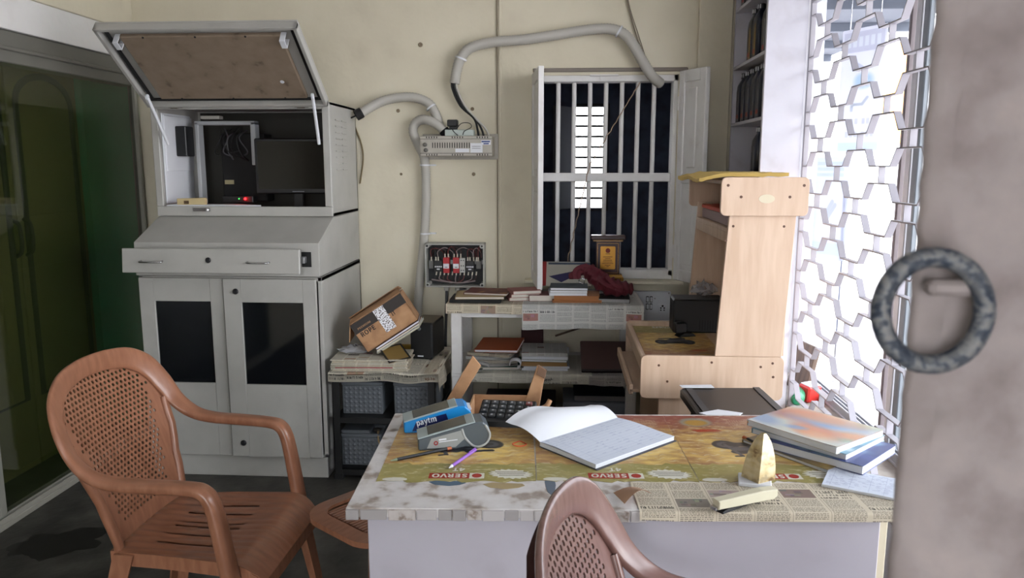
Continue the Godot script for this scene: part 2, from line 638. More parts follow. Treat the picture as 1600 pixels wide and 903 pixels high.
func make_materials():
	mt("wall", tx.wall, 0.85, 0.45, Color.WHITE, tx.grain, 0.12, true)
	mt("wall_white", tx.white, 0.8, 0.5, Color.WHITE, tx.grain, 0.1, true)
	mt("floor", tx.floor, 0.55, 0.6, Color.WHITE, tx.grain, 0.15, true)
	mt("steel", tx.steel, 0.5, 0.9, Color.WHITE, tx.fine, 0.02)
	mt("steel_plain", tx.steel, 0.55, 0.9, Color(1, 1, 1))
	mt("beech", tx.beech, 0.45, 1.6)
	mt("plank", tx.plank, 0.6, 1.4)
	mt("desk_white", tx.stain, 0.6, 1.1, Color.WHITE, tx.grain, 0.1)
	mt("paint_white", tx.white, 0.55, 1.0, Color(1, 1, 1))
	mt("paint_lilac", tx.white, 0.55, 0.7, Color(0.80, 0.785, 0.83))
	mt("concrete", tx.concrete, 0.9, 2.4, Color(1.14, 1.10, 1.10), tx.grain, 0.06)
	mt("card", tx.card, 0.85, 2.0)
	mt("chair_tan", tx.chair, 0.30, 3.0)
	mt("chair_pink", tx.chair2, 0.25, 3.0)
	mu("news", tx.news, 0.9); mu("news2", tx.news2, 0.9); mu("news3", tx.news3, 0.9)
	mu("poster", tx.poster, 0.35); mu("poster2", tx.poster2, 0.35); mu("poster3", tx.poster3, 0.35)
	mu("page", tx.page, 0.8); mu("page2", tx.page2, 0.8)
	mt("foil", tx.foil, 0.3, 6.0)
	var g := mk("green_glass", Color(0.12, 0.16, 0.06, 0.35), 0.04)
	g.transparency = BaseMaterial3D.TRANSPARENCY_ALPHA
	var d := mk("dark_glass", Color(0.03, 0.04, 0.06, 0.80), 0.06)
	d.transparency = BaseMaterial3D.TRANSPARENCY_ALPHA
	var p := mk("plastic_bag", Color(0.86, 0.87, 0.9, 0.35), 0.15)
	p.transparency = BaseMaterial3D.TRANSPARENCY_ALPHA
	mk("black", Color(0.045, 0.05, 0.06), 0.45)
	mk("black_matt", Color(0.06, 0.06, 0.065), 0.75)
	mk("paper", Color(0.84, 0.85, 0.87), 0.8)
	mk("pvc", Color(0.70, 0.69, 0.66), 0.55)
	mk("chrome", Color(0.75, 0.75, 0.76), 0.2, 1.0)
	mk("ink", Color(0.12, 0.12, 0.13), 0.8)
# ---------- the room ----------
const ZB := -4.2
const XR := 1.07
const XL := -2.32

func build_room():
	var s := S()
	bb(s, Vector3(-3.2, -0.2, -7.2), Vector3(1.32, 0, 2.1))
	struct("floor", s, M.floor)
	s = S()
	bb(s, Vector3(-3.2, 3.0, -4.45), Vector3(1.5, 3.2, 2.1))
	struct("ceiling", s, M.wall_white)
	# back wall with the window opening
	s = S()
	bb(s, Vector3(-3.2, 0, ZB - 0.25), Vector3(-0.135, 3, ZB))
	bb(s, Vector3(0.615, 0, ZB - 0.25), Vector3(1.32, 3, ZB))
	bb(s, Vector3(-0.135, 0, ZB - 0.25), Vector3(0.615, 0.88, ZB))
	bb(s, Vector3(-0.135, 1.97, ZB - 0.25), Vector3(0.615, 3, ZB))
	bb(s, Vector3(0.705, 0, ZB), Vector3(0.875, 3, ZB + 0.035), 0.004)
	struct("wall_back", s, M.wall)
	# left: beam over the glazed partition, white band, deep upper wall
	s = S()
	bb(s, Vector3(-3.2, 2.215, ZB), Vector3(XL, 3, 2.0), 0.004)
	bb(s, Vector3(-3.2, 0, ZB), Vector3(-2.78, 2.215, 2.0))
	bb(s, Vector3(-2.78, 0, -1.0), Vector3(XL, 2.215, 2.0))
	struct("wall_left", s, M.wall)
	s = S()
	bb(s, Vector3(-2.78, 2.065, ZB), Vector3(XL - 0.006, 2.214, -1.0), 0.002)
	struct("trim_1", s, M.wall_white)
	# right wall: under the sill, over the grille, behind the shelf, near the camera
	s = S()
	bb(s, Vector3(XR, 0, -4.15), Vector3(1.32, 0.38, -0.75))
	bb(s, Vector3(XR, 2.72, -4.15), Vector3(1.32, 3, -0.75))
	bb(s, Vector3(XR, 0, ZB), Vector3(1.32, 3, -4.15))
	bb(s, Vector3(XR, 0, -0.75), Vector3(1.32, 3, 2.0))
	struct("wall_right", s, M.wall_white)
	# unseen wall behind the camera; its opening is added to let in fill light
	s = S()
	bb(s, Vector3(-3.2, 0, 2.0), Vector3(-0.9, 3, 2.2))
	bb(s, Vector3(0.5, 0, 2.0), Vector3(1.32, 3, 2.2))
	bb(s, Vector3(-0.9, 2.15, 2.0), Vector3(0.5, 3, 2.2))
	struct("wall_front", s, M.wall)
	# cable casing strip
	s = S()
	bb(s, Vector3(-0.343, 0.0, ZB), Vector3(-0.338, 3, ZB + 0.010), 0.001)
	struct("trim_2", s, col(Color(0.46, 0.42, 0.35), 0.8))
	s = S()
	bb(s, Vector3(-0.332, 0.0, ZB), Vector3(-0.318, 3, ZB + 0.006), 0.002)
	struct("trim_3", s, M.wall)
	# dark back room beyond the window
	s = S()
	bb(s, Vector3(-1.8, 0, -6.7), Vector3(0.10, 3, -6.5))
	bb(s, Vector3(0.40, 0, -6.7), Vector3(1.3, 3, -6.5))
	bb(s, Vector3(0.10, 0, -6.7), Vector3(0.40, 1.12, -6.5))
	bb(s, Vector3(0.10, 2.0, -6.7), Vector3(0.40, 3, -6.5))
	bb(s, Vector3(-2.0, 0, -6.7), Vector3(-1.8, 3, -4.45))
	bb(s, Vector3(1.1, 0, -6.5), Vector3(1.3, 3, -4.45))
	bb(s, Vector3(-2.0, 2.8, -6.7), Vector3(1.3, 3.0, -4.45))
	struct("wall_beyond", s, mt("slate_paint", tx.concrete, 0.9, 1.0, Color(0.80, 0.88, 1.05)))
	s = S()
	var sp := PackedVector2Array()
	var sn := FastNoiseLite.new()
	sn.seed = 9
	for k in 40:
		var a := TAU * k / 40
		var r := 1.0 + 0.45 * sn.get_noise_2d(cos(a) * 140.0, sin(a) * 140.0)
		sp.append(Vector2(cos(a) * 0.17 * r, sin(a) * 0.12 * r))
	prism(s, sp, 0.001, at(Vector3(-2.0, 0.0006, -2.76), flat(20)))
	tag(obj("oil_stain", s, col(Color(0.115, 0.11, 0.10), 0.5)), "dark oil stain on the concrete floor left of the tan chair", "stain")
	# plaster scars and old plug holes in the wall
	for h in [[-0.75, 2.132, 0.010, "broken plaster hole high on the beige wall above the conduits"], [-0.878, 1.79, 0.008, "old screw plug under the short arched conduit beside the cabinet"], [-0.475, 1.798, 0.008, "old screw plug beside the black cable above the vented box"], [-0.869, 1.452, 0.006, "small screw plug left of the conduit below the vented box"], [-0.471, 1.452, 0.008, "screw plug right of the conduit below the vented box"]]:
		s = S()
		lathe(s, [Vector2(h[2] * 1.3, 0), Vector2(h[2], 0.004), Vector2(h[2] * 0.6, 0.004), Vector2(h[2] * 0.4, 0.001), Vector2(0, 0.001)], 9, at(Vector3(h[0], h[1], ZB), Basis(Vector3.RIGHT, PI / 2)))
		var o := obj("wall_plug", s, col(Color(0.52, 0.47, 0.39), 0.9))
		tag(o, h[3], "wall plug", "wall plugs")

func build_back_window():
	var w := Node3D.new()
	w.name = "window_1"
	add_child(w)
	w.set_meta("kind", "structure")
	w.set_meta("label", "white barred wooden window with open shutters in the beige back wall")
	var wp: Material = M.paint_white
	var z0 := ZB - 0.07
	var s := S()
	bb(s, Vector3(-0.15, 0.90, z0 - 0.05), Vector3(-0.105, 1.985, z0 + 0.05), 0.004)
	bb(s, Vector3(0.592, 0.90, z0 - 0.05), Vector3(0.637, 1.985, z0 + 0.05), 0.004)
	bb(s, Vector3(-0.15, 1.938, z0 - 0.05), Vector3(0.637, 1.99, z0 + 0.05), 0.004)
	bb(s, Vector3(-0.15, 0.88, z0 - 0.05), Vector3(0.637, 0.932, z0 + 0.05), 0.004)
	obj("window_frame", s, wp, w)
	s = S()
	bb(s, Vector3(-0.105, 1.412, z0 - 0.03), Vector3(0.592, 1.458, z0 + 0.035), 0.004)
	obj("cross_rail", s, wp, w)
	s = S()
	rod(s, Vector3(0, 0.93, 0), Vector3(0, 1.94, 0), 0.0125, 10)
	s.generate_normals()
	var bm := s.commit()
	for k in 7:
		var b := node_of("bar", bm, wp, w)
		b.position = Vector3(-0.015 + 0.0852 * k, 0, z0)
	# outer frame board round the opening and sill
	s = S()
	bb(s, Vector3(-0.19, 0.868, ZB), Vector3(0.66, 0.885, ZB + 0.10), 0.003)
	obj("window_sill", s, M.wall, w)
	s = S()
	bb(s, Vector3(-0.15, 1.985, ZB - 0.12), Vector3(0.66, 2.005, ZB + 0.012), 0.004)
	obj("lintel_board", s, col(Color(0.50, 0.47, 0.44), 0.8), w)
	# curtain bracket plate on the head
	s = S()
	bb(s, Vector3(0.15, 1.965, z0 + 0.05), Vector3(0.30, 1.972, z0 + 0.075), 0.001)
	bb(s, Vector3(0.205, 1.945, z0 + 0.05), Vector3(0.215, 1.97, z0 + 0.06), 0.001)
	obj("bracket", s, wp, w)
	# shutters: left one almost square to the wall, right one swung wide
	shutter(w, Vector3(-0.142, 0.875, ZB + 0.005), 97.0, 0.36)
	shutter(w, Vector3(0.628, 0.885, ZB + 0.005), 62.0, 0.22)
	# beyond: the far louvred window
	var f := Node3D.new()
	f.name = "window_3"
	add_child(f)
	f.set_meta("kind", "structure")
	f.set_meta("label", "bright small barred window of the dark room behind")
	s = S()
	bb(s, Vector3(0.10, 1.12, -6.6), Vector3(0.125, 2.0, -6.5), 0.003)
	bb(s, Vector3(0.375, 1.12, -6.6), Vector3(0.40, 2.0, -6.5), 0.003)
	bb(s, Vector3(0.10, 1.12, -6.6), Vector3(0.40, 1.145, -6.5), 0.003)
	bb(s, Vector3(0.10, 1.975, -6.6), Vector3(0.40, 2.0, -6.5), 0.003)
	obj("window_frame", s, col(Color(0.30, 0.30, 0.32), 0.7), f)
	s = S()
	rod(s, Vector3(0.11, 0, 0), Vector3(0.39, 0, 0), 0.011, 6)
	s.generate_normals()
	bm = s.commit()
	for k in 9:
		var b := node_of("bar", bm, col(Color(0.13, 0.12, 0.13), 0.7), f)
		b.position = Vector3(0, 1.225 + 0.085 * k, -6.56)
	s = S()
	bb(s, Vector3(0.0, 0, -0.012), Vector3(0.27, 0.83, 0.012), 0.003, at(Vector3(0.09, 1.14, -6.49), ry(-122)))
	obj("shutter", s, col(Color(0.46, 0.46, 0.48), 0.7), f)

func shutter(w: Node3D, hinge: Vector3, deg: float, width: float):
	# a framed shutter leaf of two raised panels, hinged at its edge
	var p := Node3D.new()
	p.name = numbered("shutter", w)
	w.add_child(p)
	p.position = hinge
	p.rotation_degrees.y = deg if hinge.x < 0 else -deg
	var H := 1.10
	var sx := -1.0 if hinge.x < 0 else 1.0
	var s := S()
	var t := 0.014
	for a in [[0.0, 0.045], [width - 0.045, width]]:
		bb(s, Vector3(a[0] * sx, 0, -t), Vector3(a[1] * sx, H, t), 0.003)
	for a in [[0.0, 0.06], [0.52, 0.57], [H - 0.06, H]]:
		bb(s, Vector3(0.045 * sx, a[0], -t), Vector3((width - 0.045) * sx, a[1], t), 0.003)
	obj("shutter_frame", s, M.paint_white, p)
	for a in [[0.06, 0.52], [0.57, H - 0.06]]:
		s = S()
		bb(s, Vector3(0.045 * sx, a[0], -0.006), Vector3((width - 0.045) * sx, a[1], 0.006))
		bb(s, Vector3(0.075 * sx, a[0] + 0.03, -0.011), Vector3((width - 0.075) * sx, a[1] - 0.03, 0.011), 0.005)
		obj("panel", s, M.paint_white, p)
	s = S()
	for y in [0.12, H - 0.2]:
		rod(s, Vector3(0.002 * sx, y, 0.016), Vector3(0.002 * sx, y + 0.07, 0.016), 0.006, 6)
		bb(s, Vector3(0, y, 0.014), Vector3(0.03 * sx, y + 0.07, 0.017))
	obj("hinge", s, M.paint_white, p)

func build_grille():
	var w := Node3D.new()
	w.name = "window_2"
	add_child(w)
	w.set_meta("kind", "structure")
	w.set_meta("label", "white steel honeycomb grille window filling the right wall")
	var gm := mt("grille_paint", tx.white, 0.5, 1.3, Color(0.72, 0.71, 0.75))
	var per := 0.43
	var fl := 0.172
	var x0 := XR + 0.004
	var x1 := XR + 0.028
	var meshes := []
	for par in 2:
		var pts := []   # (z, y) along the bar
		var z := -3.132 - per * 2 + (per * 0.5 if par == 1 else 0.0)
		while z < -0.70:
			# top flat centred at z, then bottom flat
			pts.append(Vector2(z - fl / 2, 0.058)); pts.append(Vector2(z + fl / 2, 0.058))
			pts.append(Vector2(z + per / 2 - fl / 2, 0.0)); pts.append(Vector2(z + per / 2 + fl / 2, 0.0))
			z += per
		var c := []
		for i in range(pts.size() - 1):
			var a: Vector2 = pts[i]
			var b: Vector2 = pts[i + 1]
			if b.x <= -3.54 or a.x >= -0.77: continue
			if a.x < -3.54: a = a.lerp(b, (-3.54 - a.x) / (b.x - a.x))
			if b.x > -0.77: b = a.lerp(b, (-0.77 - a.x) / (b.x - a.x))
			c.append([a, b])
		var s := S()
		var th := 0.0022
		for e in c:
			var a: Vector2 = e[0]
			var b: Vector2 = e[1]
			var n: Vector2 = (b - a).normalized().orthogonal() * th
			var dz: Vector2 = (b - a).normalized() * th * 0.5
			a -= dz; b += dz
			for o in [1.0, -1.0]:
				quad(s, Vector3(x0, a.y + n.y * o, a.x + n.x * o), Vector3(x1, a.y + n.y * o, a.x + n.x * o), Vector3(x1, b.y + n.y * o, b.x + n.x * o), Vector3(x0, b.y + n.y * o, b.x + n.x * o), Vector3(0, n.y, n.x) * o)
			for x in [x0, x1]:
				quad(s, Vector3(x, a.y + n.y, a.x + n.x), Vector3(x, b.y + n.y, b.x + n.x), Vector3(x, b.y - n.y, b.x - n.x), Vector3(x, a.y - n.y, a.x - n.x), Vector3(x - 0.5 * (x0 + x1), 0, 0))
		s.generate_normals()
		meshes.append(s.commit())
	var ls := S()
	bb(ls, Vector3(x0 + 0.001, -0.058, -0.002), Vector3(x1 - 0.001, 0.0, 0.002))
	ls.generate_normals()
	var lm := ls.commit()
	var k := -8
	while 1.380 + 0.116 * k < 2.68:
		var y := 1.380 + 0.116 * k
		var par := posmod(k, 2)
		var b := node_of("wave_bar", meshes[par], gm, w)
		b.position.y = y
		# link plates hang under each bottom flat of this bar
		var z := -3.132 - per * 2 + (per * 0.5 if par == 1 else 0.0) + per / 2
		while z < -0.80:
			if z > -3.5 and k > -8:
				var l := node_of("link_plate", lm, gm, w)
				l.position = Vector3(0, y, z)
			z += per
		k += 1
	# border of the grille
	var s := S()
	bb(s, Vector3(x0, 0.39, -3.55), Vector3(x1, 2.72, -3.535), 0.002)
	bb(s, Vector3(x0, 0.39, -0.775), Vector3(x1, 2.72, -0.76), 0.002)
	bb(s, Vector3(x0, 0.385, -3.55), Vector3(x1, 0.40, -0.76), 0.002)
	bb(s, Vector3(x0, 2.70, -3.55), Vector3(x1, 2.715, -0.76), 0.002)
	obj("grille_border", s, gm, w)
	# the sill and the outer frame with its track and mullions
	s = S()
	bb(s, Vector3(XR - 0.002, 0.36, -4.15), Vector3(1.36, 0.385, -0.76), 0.004)
	obj("window_sill", s, mt("sill_stone", tx.concrete, 0.8, 1.5, Color(1.3, 1.28, 1.22)), w)
	var al := mk("aluminium", Color(0.66, 0.67, 0.70), 0.4, 0.3)
	s = S()
	for x in [1.265, 1.285, 1.305]: bb(s, Vector3(x, 0.385, -4.14), Vector3(x + 0.008, 0.43, -0.76), 0.002)
	bb(s, Vector3(1.26, 0.385, -4.14), Vector3(1.32, 0.397, -0.76), 0.002)
	obj("track", s, al, w)
	s = S()
	bb(s, Vector3(1.26, 2.66, -4.14), Vector3(1.32, 2.72, -0.76), 0.004)
	bb(s, Vector3(1.26, 0.385, -4.14), Vector3(1.32, 2.72, -4.10), 0.004)
	bb(s, Vector3(1.26, 0.385, -0.82), Vector3(1.32, 2.72, -0.76), 0.004)
	obj("window_frame", s, al, w)
	for d in [[-3.045, 0.02, Color(0.42, 0.38, 0.39)], [-2.975, 0.045, Color(0.78, 0.78, 0.80)], [-2.915, 0.045, Color(0.44, 0.47, 0.50)], [-1.9, 0.05, Color(0.6, 0.6, 0.62)]]:
		s = S()
		bb(s, Vector3(1.285, 0.40, d[0] - d[1] / 2), Vector3(1.305, 2.66, d[0] + d[1] / 2), 0.003)
		obj("mullion", s, col(d[2], 0.5), w)

func build_outside():
	var s := S()
	bb(s, Vector3(1.32, -0.3, -40), Vector3(60, -0.12, 20))
	bb(s, Vector3(-20, -0.3, 2.2), Vector3(1.32, -0.12, 20))
	bb(s, Vector3(-20, -0.3, -40), Vector3(1.32, -0.12, -7.2))
	struct("ground", s, mt("forecourt", tx.concrete, 0.9, 0.4, Color(1.5, 1.5, 1.5), null, 0.1, true))
	# shade roof over the grille window
	s = S()
	bb(s, Vector3(1.32, 2.86, -26.0), Vector3(3.4, 3.0, 1.0), 0.01)
	for k in 24: bb(s, Vector3(1.4, 2.78, -25.6 + k * 1.1), Vector3(3.36, 2.862, -25.54 + k * 1.1), 0.004)
	var o := obj("canopy_roof", s, col(Color(0.36, 0.38, 0.42), 0.8))
	tag(o, "grey shade roof over the outside of the grille window", "roof")
	# two hanging notice boards out there
	var im := Image.create(128, 384, false, Image.FORMAT_RGB8)
	im.fill(Color(0.90, 0.90, 0.92))
	im.fill_rect(Rect2i(6, 10, 116, 62), Color(0.83, 0.83, 0.86))
	for k in 6: im.fill_rect(Rect2i(16 + k * 17, 26, 11, 30), Color(0.88, 0.89, 0.90))
	blob(im, Vector2(70, 160), Vector2(34, 30), Color(0.78, 0.83, 0.87), 0.4)
	bar(im, Vector2(50, 112), Vector2(74, 130), 8, Color(0.80, 0.81, 0.84))
	bar(im, Vector2(40, 215), Vector2(40, 250), 5, Color(0.79, 0.80, 0.82))
	bar(im, Vector2(42, 232), Vector2(70, 232), 5, Color(0.79, 0.80, 0.82))
	bar(im, Vector2(70, 232), Vector2(84, 212), 5, Color(0.79, 0.80, 0.82))
	for y in [276, 316]:
		for k in 6: im.fill_rect(Rect2i(26 + k * 13 + (8 if k > 2 else 0), y, 9, 18), Color(0.83, 0.83, 0.85))
	im.fill_rect(Rect2i(6, 350, 116, 26), Color(0.84, 0.87, 0.89))
	var bmt := mu("notice_print", ImageTexture.create_from_image(im), 0.5)
	bmt.backlight_enabled = true
	bmt.backlight = Color(1, 1, 1)
	var t := thing("notice_board", "tall pale blue notice board hanging outside, with grey lettering blocks", "sign", Vector3(2.0, 1.58, -5.42), deg_to_rad(-62))
	s = S()
	prism(s, rrect(0.36, 0.82, 0.006), 0.002, at(Vector3(0, 0.41, 0)))
	obj("panel", s, bmt, t)
	for x in [-0.12, 0.12]:
		s = S()
		rod(s, Vector3(x, 0.82, 0), Vector3(x, 1.2, 0), 0.004, 6)
		obj("hanger", s, M.chrome, t)
	im = Image.create(128, 256, false, Image.FORMAT_RGB8)
	im.fill(Color(0.86, 0.87, 0.90))
	for k in 3: im.fill_rect(Rect2i(20, 12 + k * 14, 88, 8), Color(0.81, 0.83, 0.87))
	im.fill_rect(Rect2i(30, 90, 80, 110), Color(0.90, 0.89, 0.89))
	bar(im, Vector2(56, 140), Vector2(76, 110), 7, Color(0.80, 0.81, 0.84))
	bar(im, Vector2(56, 160), Vector2(86, 118), 7, Color(0.80, 0.81, 0.84))
	im.fill_rect(Rect2i(10, 214, 108, 30), Color(0.83, 0.85, 0.87))
	t = thing("notice_board", "short grey blue notice board on a stand outside, with diagonal stripes", "sign", Vector3(2.0, -0.12, -5.9), deg_to_rad(-62))
	s = S()
	prism(s, rrect(0.36, 0.76, 0.006), 0.002, at(Vector3(0, 1.30, 0)))
	var bmb := mu("notice_print_b", ImageTexture.create_from_image(im), 0.5)
	bmb.backlight_enabled = true
	bmb.backlight = Color(1, 1, 1)
	obj("panel", s, bmb, t)
	s = S()
	for x in [-0.15, 0.15]: rod(s, Vector3(x, 0, -0.015), Vector3(x, 1.5, -0.015), 0.012, 8)
	obj("stand", s, M.chrome, t)
	# a pale building across the yard with an orange panel
	t = thing("yard_building", "pale building across the bright yard beyond the grille", "building", Vector3(7.5, -0.12, -18))
	s = S()
	bb(s, Vector3(0, 0, -9), Vector3(4, 4.6, 14), 0.02)
	obj("wall", s, col(Color(0.86, 0.87, 0.88), 0.8), t)
	s = S()
	bb(s, Vector3(-0.05, 2.1, -1.7), Vector3(0.0, 4.3, 0.9), 0.005)
	obj("sign_panel", s, col(Color(0.93, 0.62, 0.30), 0.6), t)
	for k in 5:
		s = S()
		bb(s, Vector3(-0.03, 0.8, 2.2 + k * 2.2), Vector3(0.0, 2.2, 3.2 + k * 2.2), 0.005)
		obj("window", s, col(Color(0.55, 0.60, 0.66), 0.4), t)
	# things lying on the sill
	s = S()
	box(s, Vector3.ZERO, Vector3(0.085, 0.08, 0.07), 0.008)
	o = obj("red_pack", s, col(Color(0.78, 0.20, 0.18), 0.4))
	o.position = Vector3(1.20, 0.428, -3.63)
	o.rotation = Vector3(0.1, 0.5, 0.0)
	tag(o, "small red and white pack lying on the grille window sill", "pack")
	s = S()
	box(s, Vector3(0, 0.042, 0), Vector3(0.07, 0.004, 0.055))
	obj("lid", s, M.paper, o)
	s = S()
	lathe(s, [Vector2(0, 0), Vector2(0.032, 0), Vector2(0.034, 0.01), Vector2(0.034, 0.10), Vector2(0.024, 0.125), Vector2(0.014, 0.13), Vector2(0.014, 0.145), Vector2(0, 0.145)], 16)
	o = obj("green_bottle", s, col(Color(0.15, 0.50, 0.36), 0.35))
	o.position = Vector3(1.15, 0.421, -3.64)
	o.rotation = Vector3(PI / 2, 0, 0.35)
	tag(o, "green plastic bottle lying on the grille window sill", "bottle")
	s = S()
	bb(s, Vector3(-0.02, 0, -0.09), Vector3(0.005, 0.24, 0.09), 0.003)
	o = obj("wood_offcut", s, M.plank)
	o.position = Vector3(1.20, 0.386, -3.80)
	o.rotation = Vector3(0.0, 0.2, -0.22)
	tag(o, "brown wood offcut leaning at the far end of the grille sill", "wood")

func build_partition():
	var w := Node3D.new()
	w.name = "window_4"
	add_child(w)
	w.set_meta("kind", "structure")
	w.set_meta("label", "dark green glass sliding partition along the left wall")
	var gr := mt("beam_grey", tx.steel, 0.6, 0.8, Color(0.62, 0.62, 0.60))
	var s := S()
	bb(s, Vector3(XL - 0.10, 1.925, ZB), Vector3(XL, 1.985, -1.0), 0.004)
	bb(s, Vector3(XL - 0.12, 1.985, ZB), Vector3(XL - 0.02, 2.065, -1.0), 0.006)
	bb(s, Vector3(XL - 0.02, 1.975, ZB), Vector3(XL + 0.012, 1.992, -1.0), 0.004)
	obj("beam", s, gr, w)
	s = S()
	bb(s, Vector3(XL - 0.06, 0, ZB), Vector3(XL + 0.03, 0.028, -1.0), 0.004)
	for x in [-0.035, -0.005, 0.02]: bb(s, Vector3(XL + x, 0.028, ZB), Vector3(XL + x + 0.008, 0.05, -1.0), 0.002)
	obj("track", s, mt("track_white", tx.steel, 0.5, 1.2, Color(0.95, 0.94, 0.90)), w)
	s = S()
	bb(s, Vector3(XL - 0.03, 0.028, ZB + 0.03), Vector3(XL + 0.012, 1.925, ZB + 0.055), 0.003)
	bb(s, Vector3(XL - 0.03, 0.028, -2.905), Vector3(XL + 0.012, 1.925, -2.865), 0.003)
	obj("window_frame", s, mt("frame_white", tx.steel, 0.5, 1.2, Color(0.85, 0.85, 0.82)), w)
	s = S()
	bb(s, Vector3(XL - 0.012, 0.05, ZB + 0.055), Vector3(XL - 0.006, 1.925, -2.905))
	obj("pane", s, M.green_glass, w)
	s = S()
	bb(s, Vector3(XL - 0.012, 0.05, -2.865), Vector3(XL - 0.006, 1.925, -1.0))
	obj("pane", s, M.green_glass, w)
	# green wall panel and the arched wooden doors behind the glass
	var t := Node3D.new()
	t.name = "door_1"
	add_child(t)
	t.set_meta("kind", "structure")
	t.set_meta("label", "olive wooden doors with arched panels behind the green glass")
	var ol := mk("olive_door", Color(0.45, 0.44, 0.24), 0.5)
	var dk := mk("olive_groove", Color(0.10, 0.10, 0.06), 0.6)
	for e in [[-4.12, -3.585], [-3.575, -3.02]]:
		s = S()
		bb(s, Vector3(-2.66, 0.0, e[0]), Vector3(-2.63, 2.06, e[1]), 0.003)
		var leaf := obj("door_leaf", s, ol, t)
		# arched moulding
		var a: float = e[0] + 0.055
		var b: float = e[1] - 0.055
		var pts := []
		pts.append(Vector3(-2.628, 0.35, b))
		for k in 13:
			var th := PI * k / 12.0
			pts.append(Vector3(-2.628, 1.80 + 0.14 * sin(th), (a + b) / 2 + (b - a) / 2 * cos(th)))
		pts.append(Vector3(-2.628, 0.35, a))
		s = S()
		sweep(s, path_frames(pts, true, Vector3.RIGHT), rrect(0.034, 0.016, 0.006, 2), true)
		obj("moulding", s, dk, leaf)
	s = S()
	for z in [-3.62, -3.54]: tube(s, spline([Vector3(-2.63, 1.06, z), Vector3(-2.595, 1.09, z), Vector3(-2.595, 1.21, z), Vector3(-2.63, 1.24, z)], 5), 0.010, 8)
	obj("handle", s, dk, t)
	s = S()
	bb(s, Vector3(-2.66, 0, -4.19), Vector3(-2.635, 2.06, -4.125), 0.002)
	bb(s, Vector3(-2.78, 0, -4.199), Vector3(-2.33, 2.06, -4.195))
	struct("wall_green", s, col(Color(0.22, 0.66, 0.46), 0.5))
	s = S()
	bb(s, Vector3(-2.64, 2.06, ZB), Vector3(-2.35, 2.075, -1.0))
	struct("soffit", s, M.wall_white)
# children of t were built in world coordinates: move them to t's own
func rebase(t: Node3D):
	for c in t.get_children(): c.position -= t.position

func hose(s: SurfaceTool, pts: Array, r: float, n := 12):
	# corrugated flexible conduit
	var c := Curve3D.new()
	for p in spline(pts, 6): c.add_point(p)
	var L := c.get_baked_length()
	var step := 0.007
	var q := []
	var k := 0
	while k * step < L:
		q.append(c.sample_baked(k * step, true))
		k += 1
	var fr := path_frames(q)
	var sc := []
	for i in fr.size(): sc.append(Vector2.ONE * (1.0 if i % 2 == 0 else 0.87))
	sweep(s, fr, circle(r, n), false, true, true, sc)

func band(s: SurfaceTool, p: Vector3, dir: Vector3, r: float, w := 0.008):
	sweep(s, path_frames([p - dir * w / 2, p + dir * w / 2]), circle(r, 12), false, true, true)

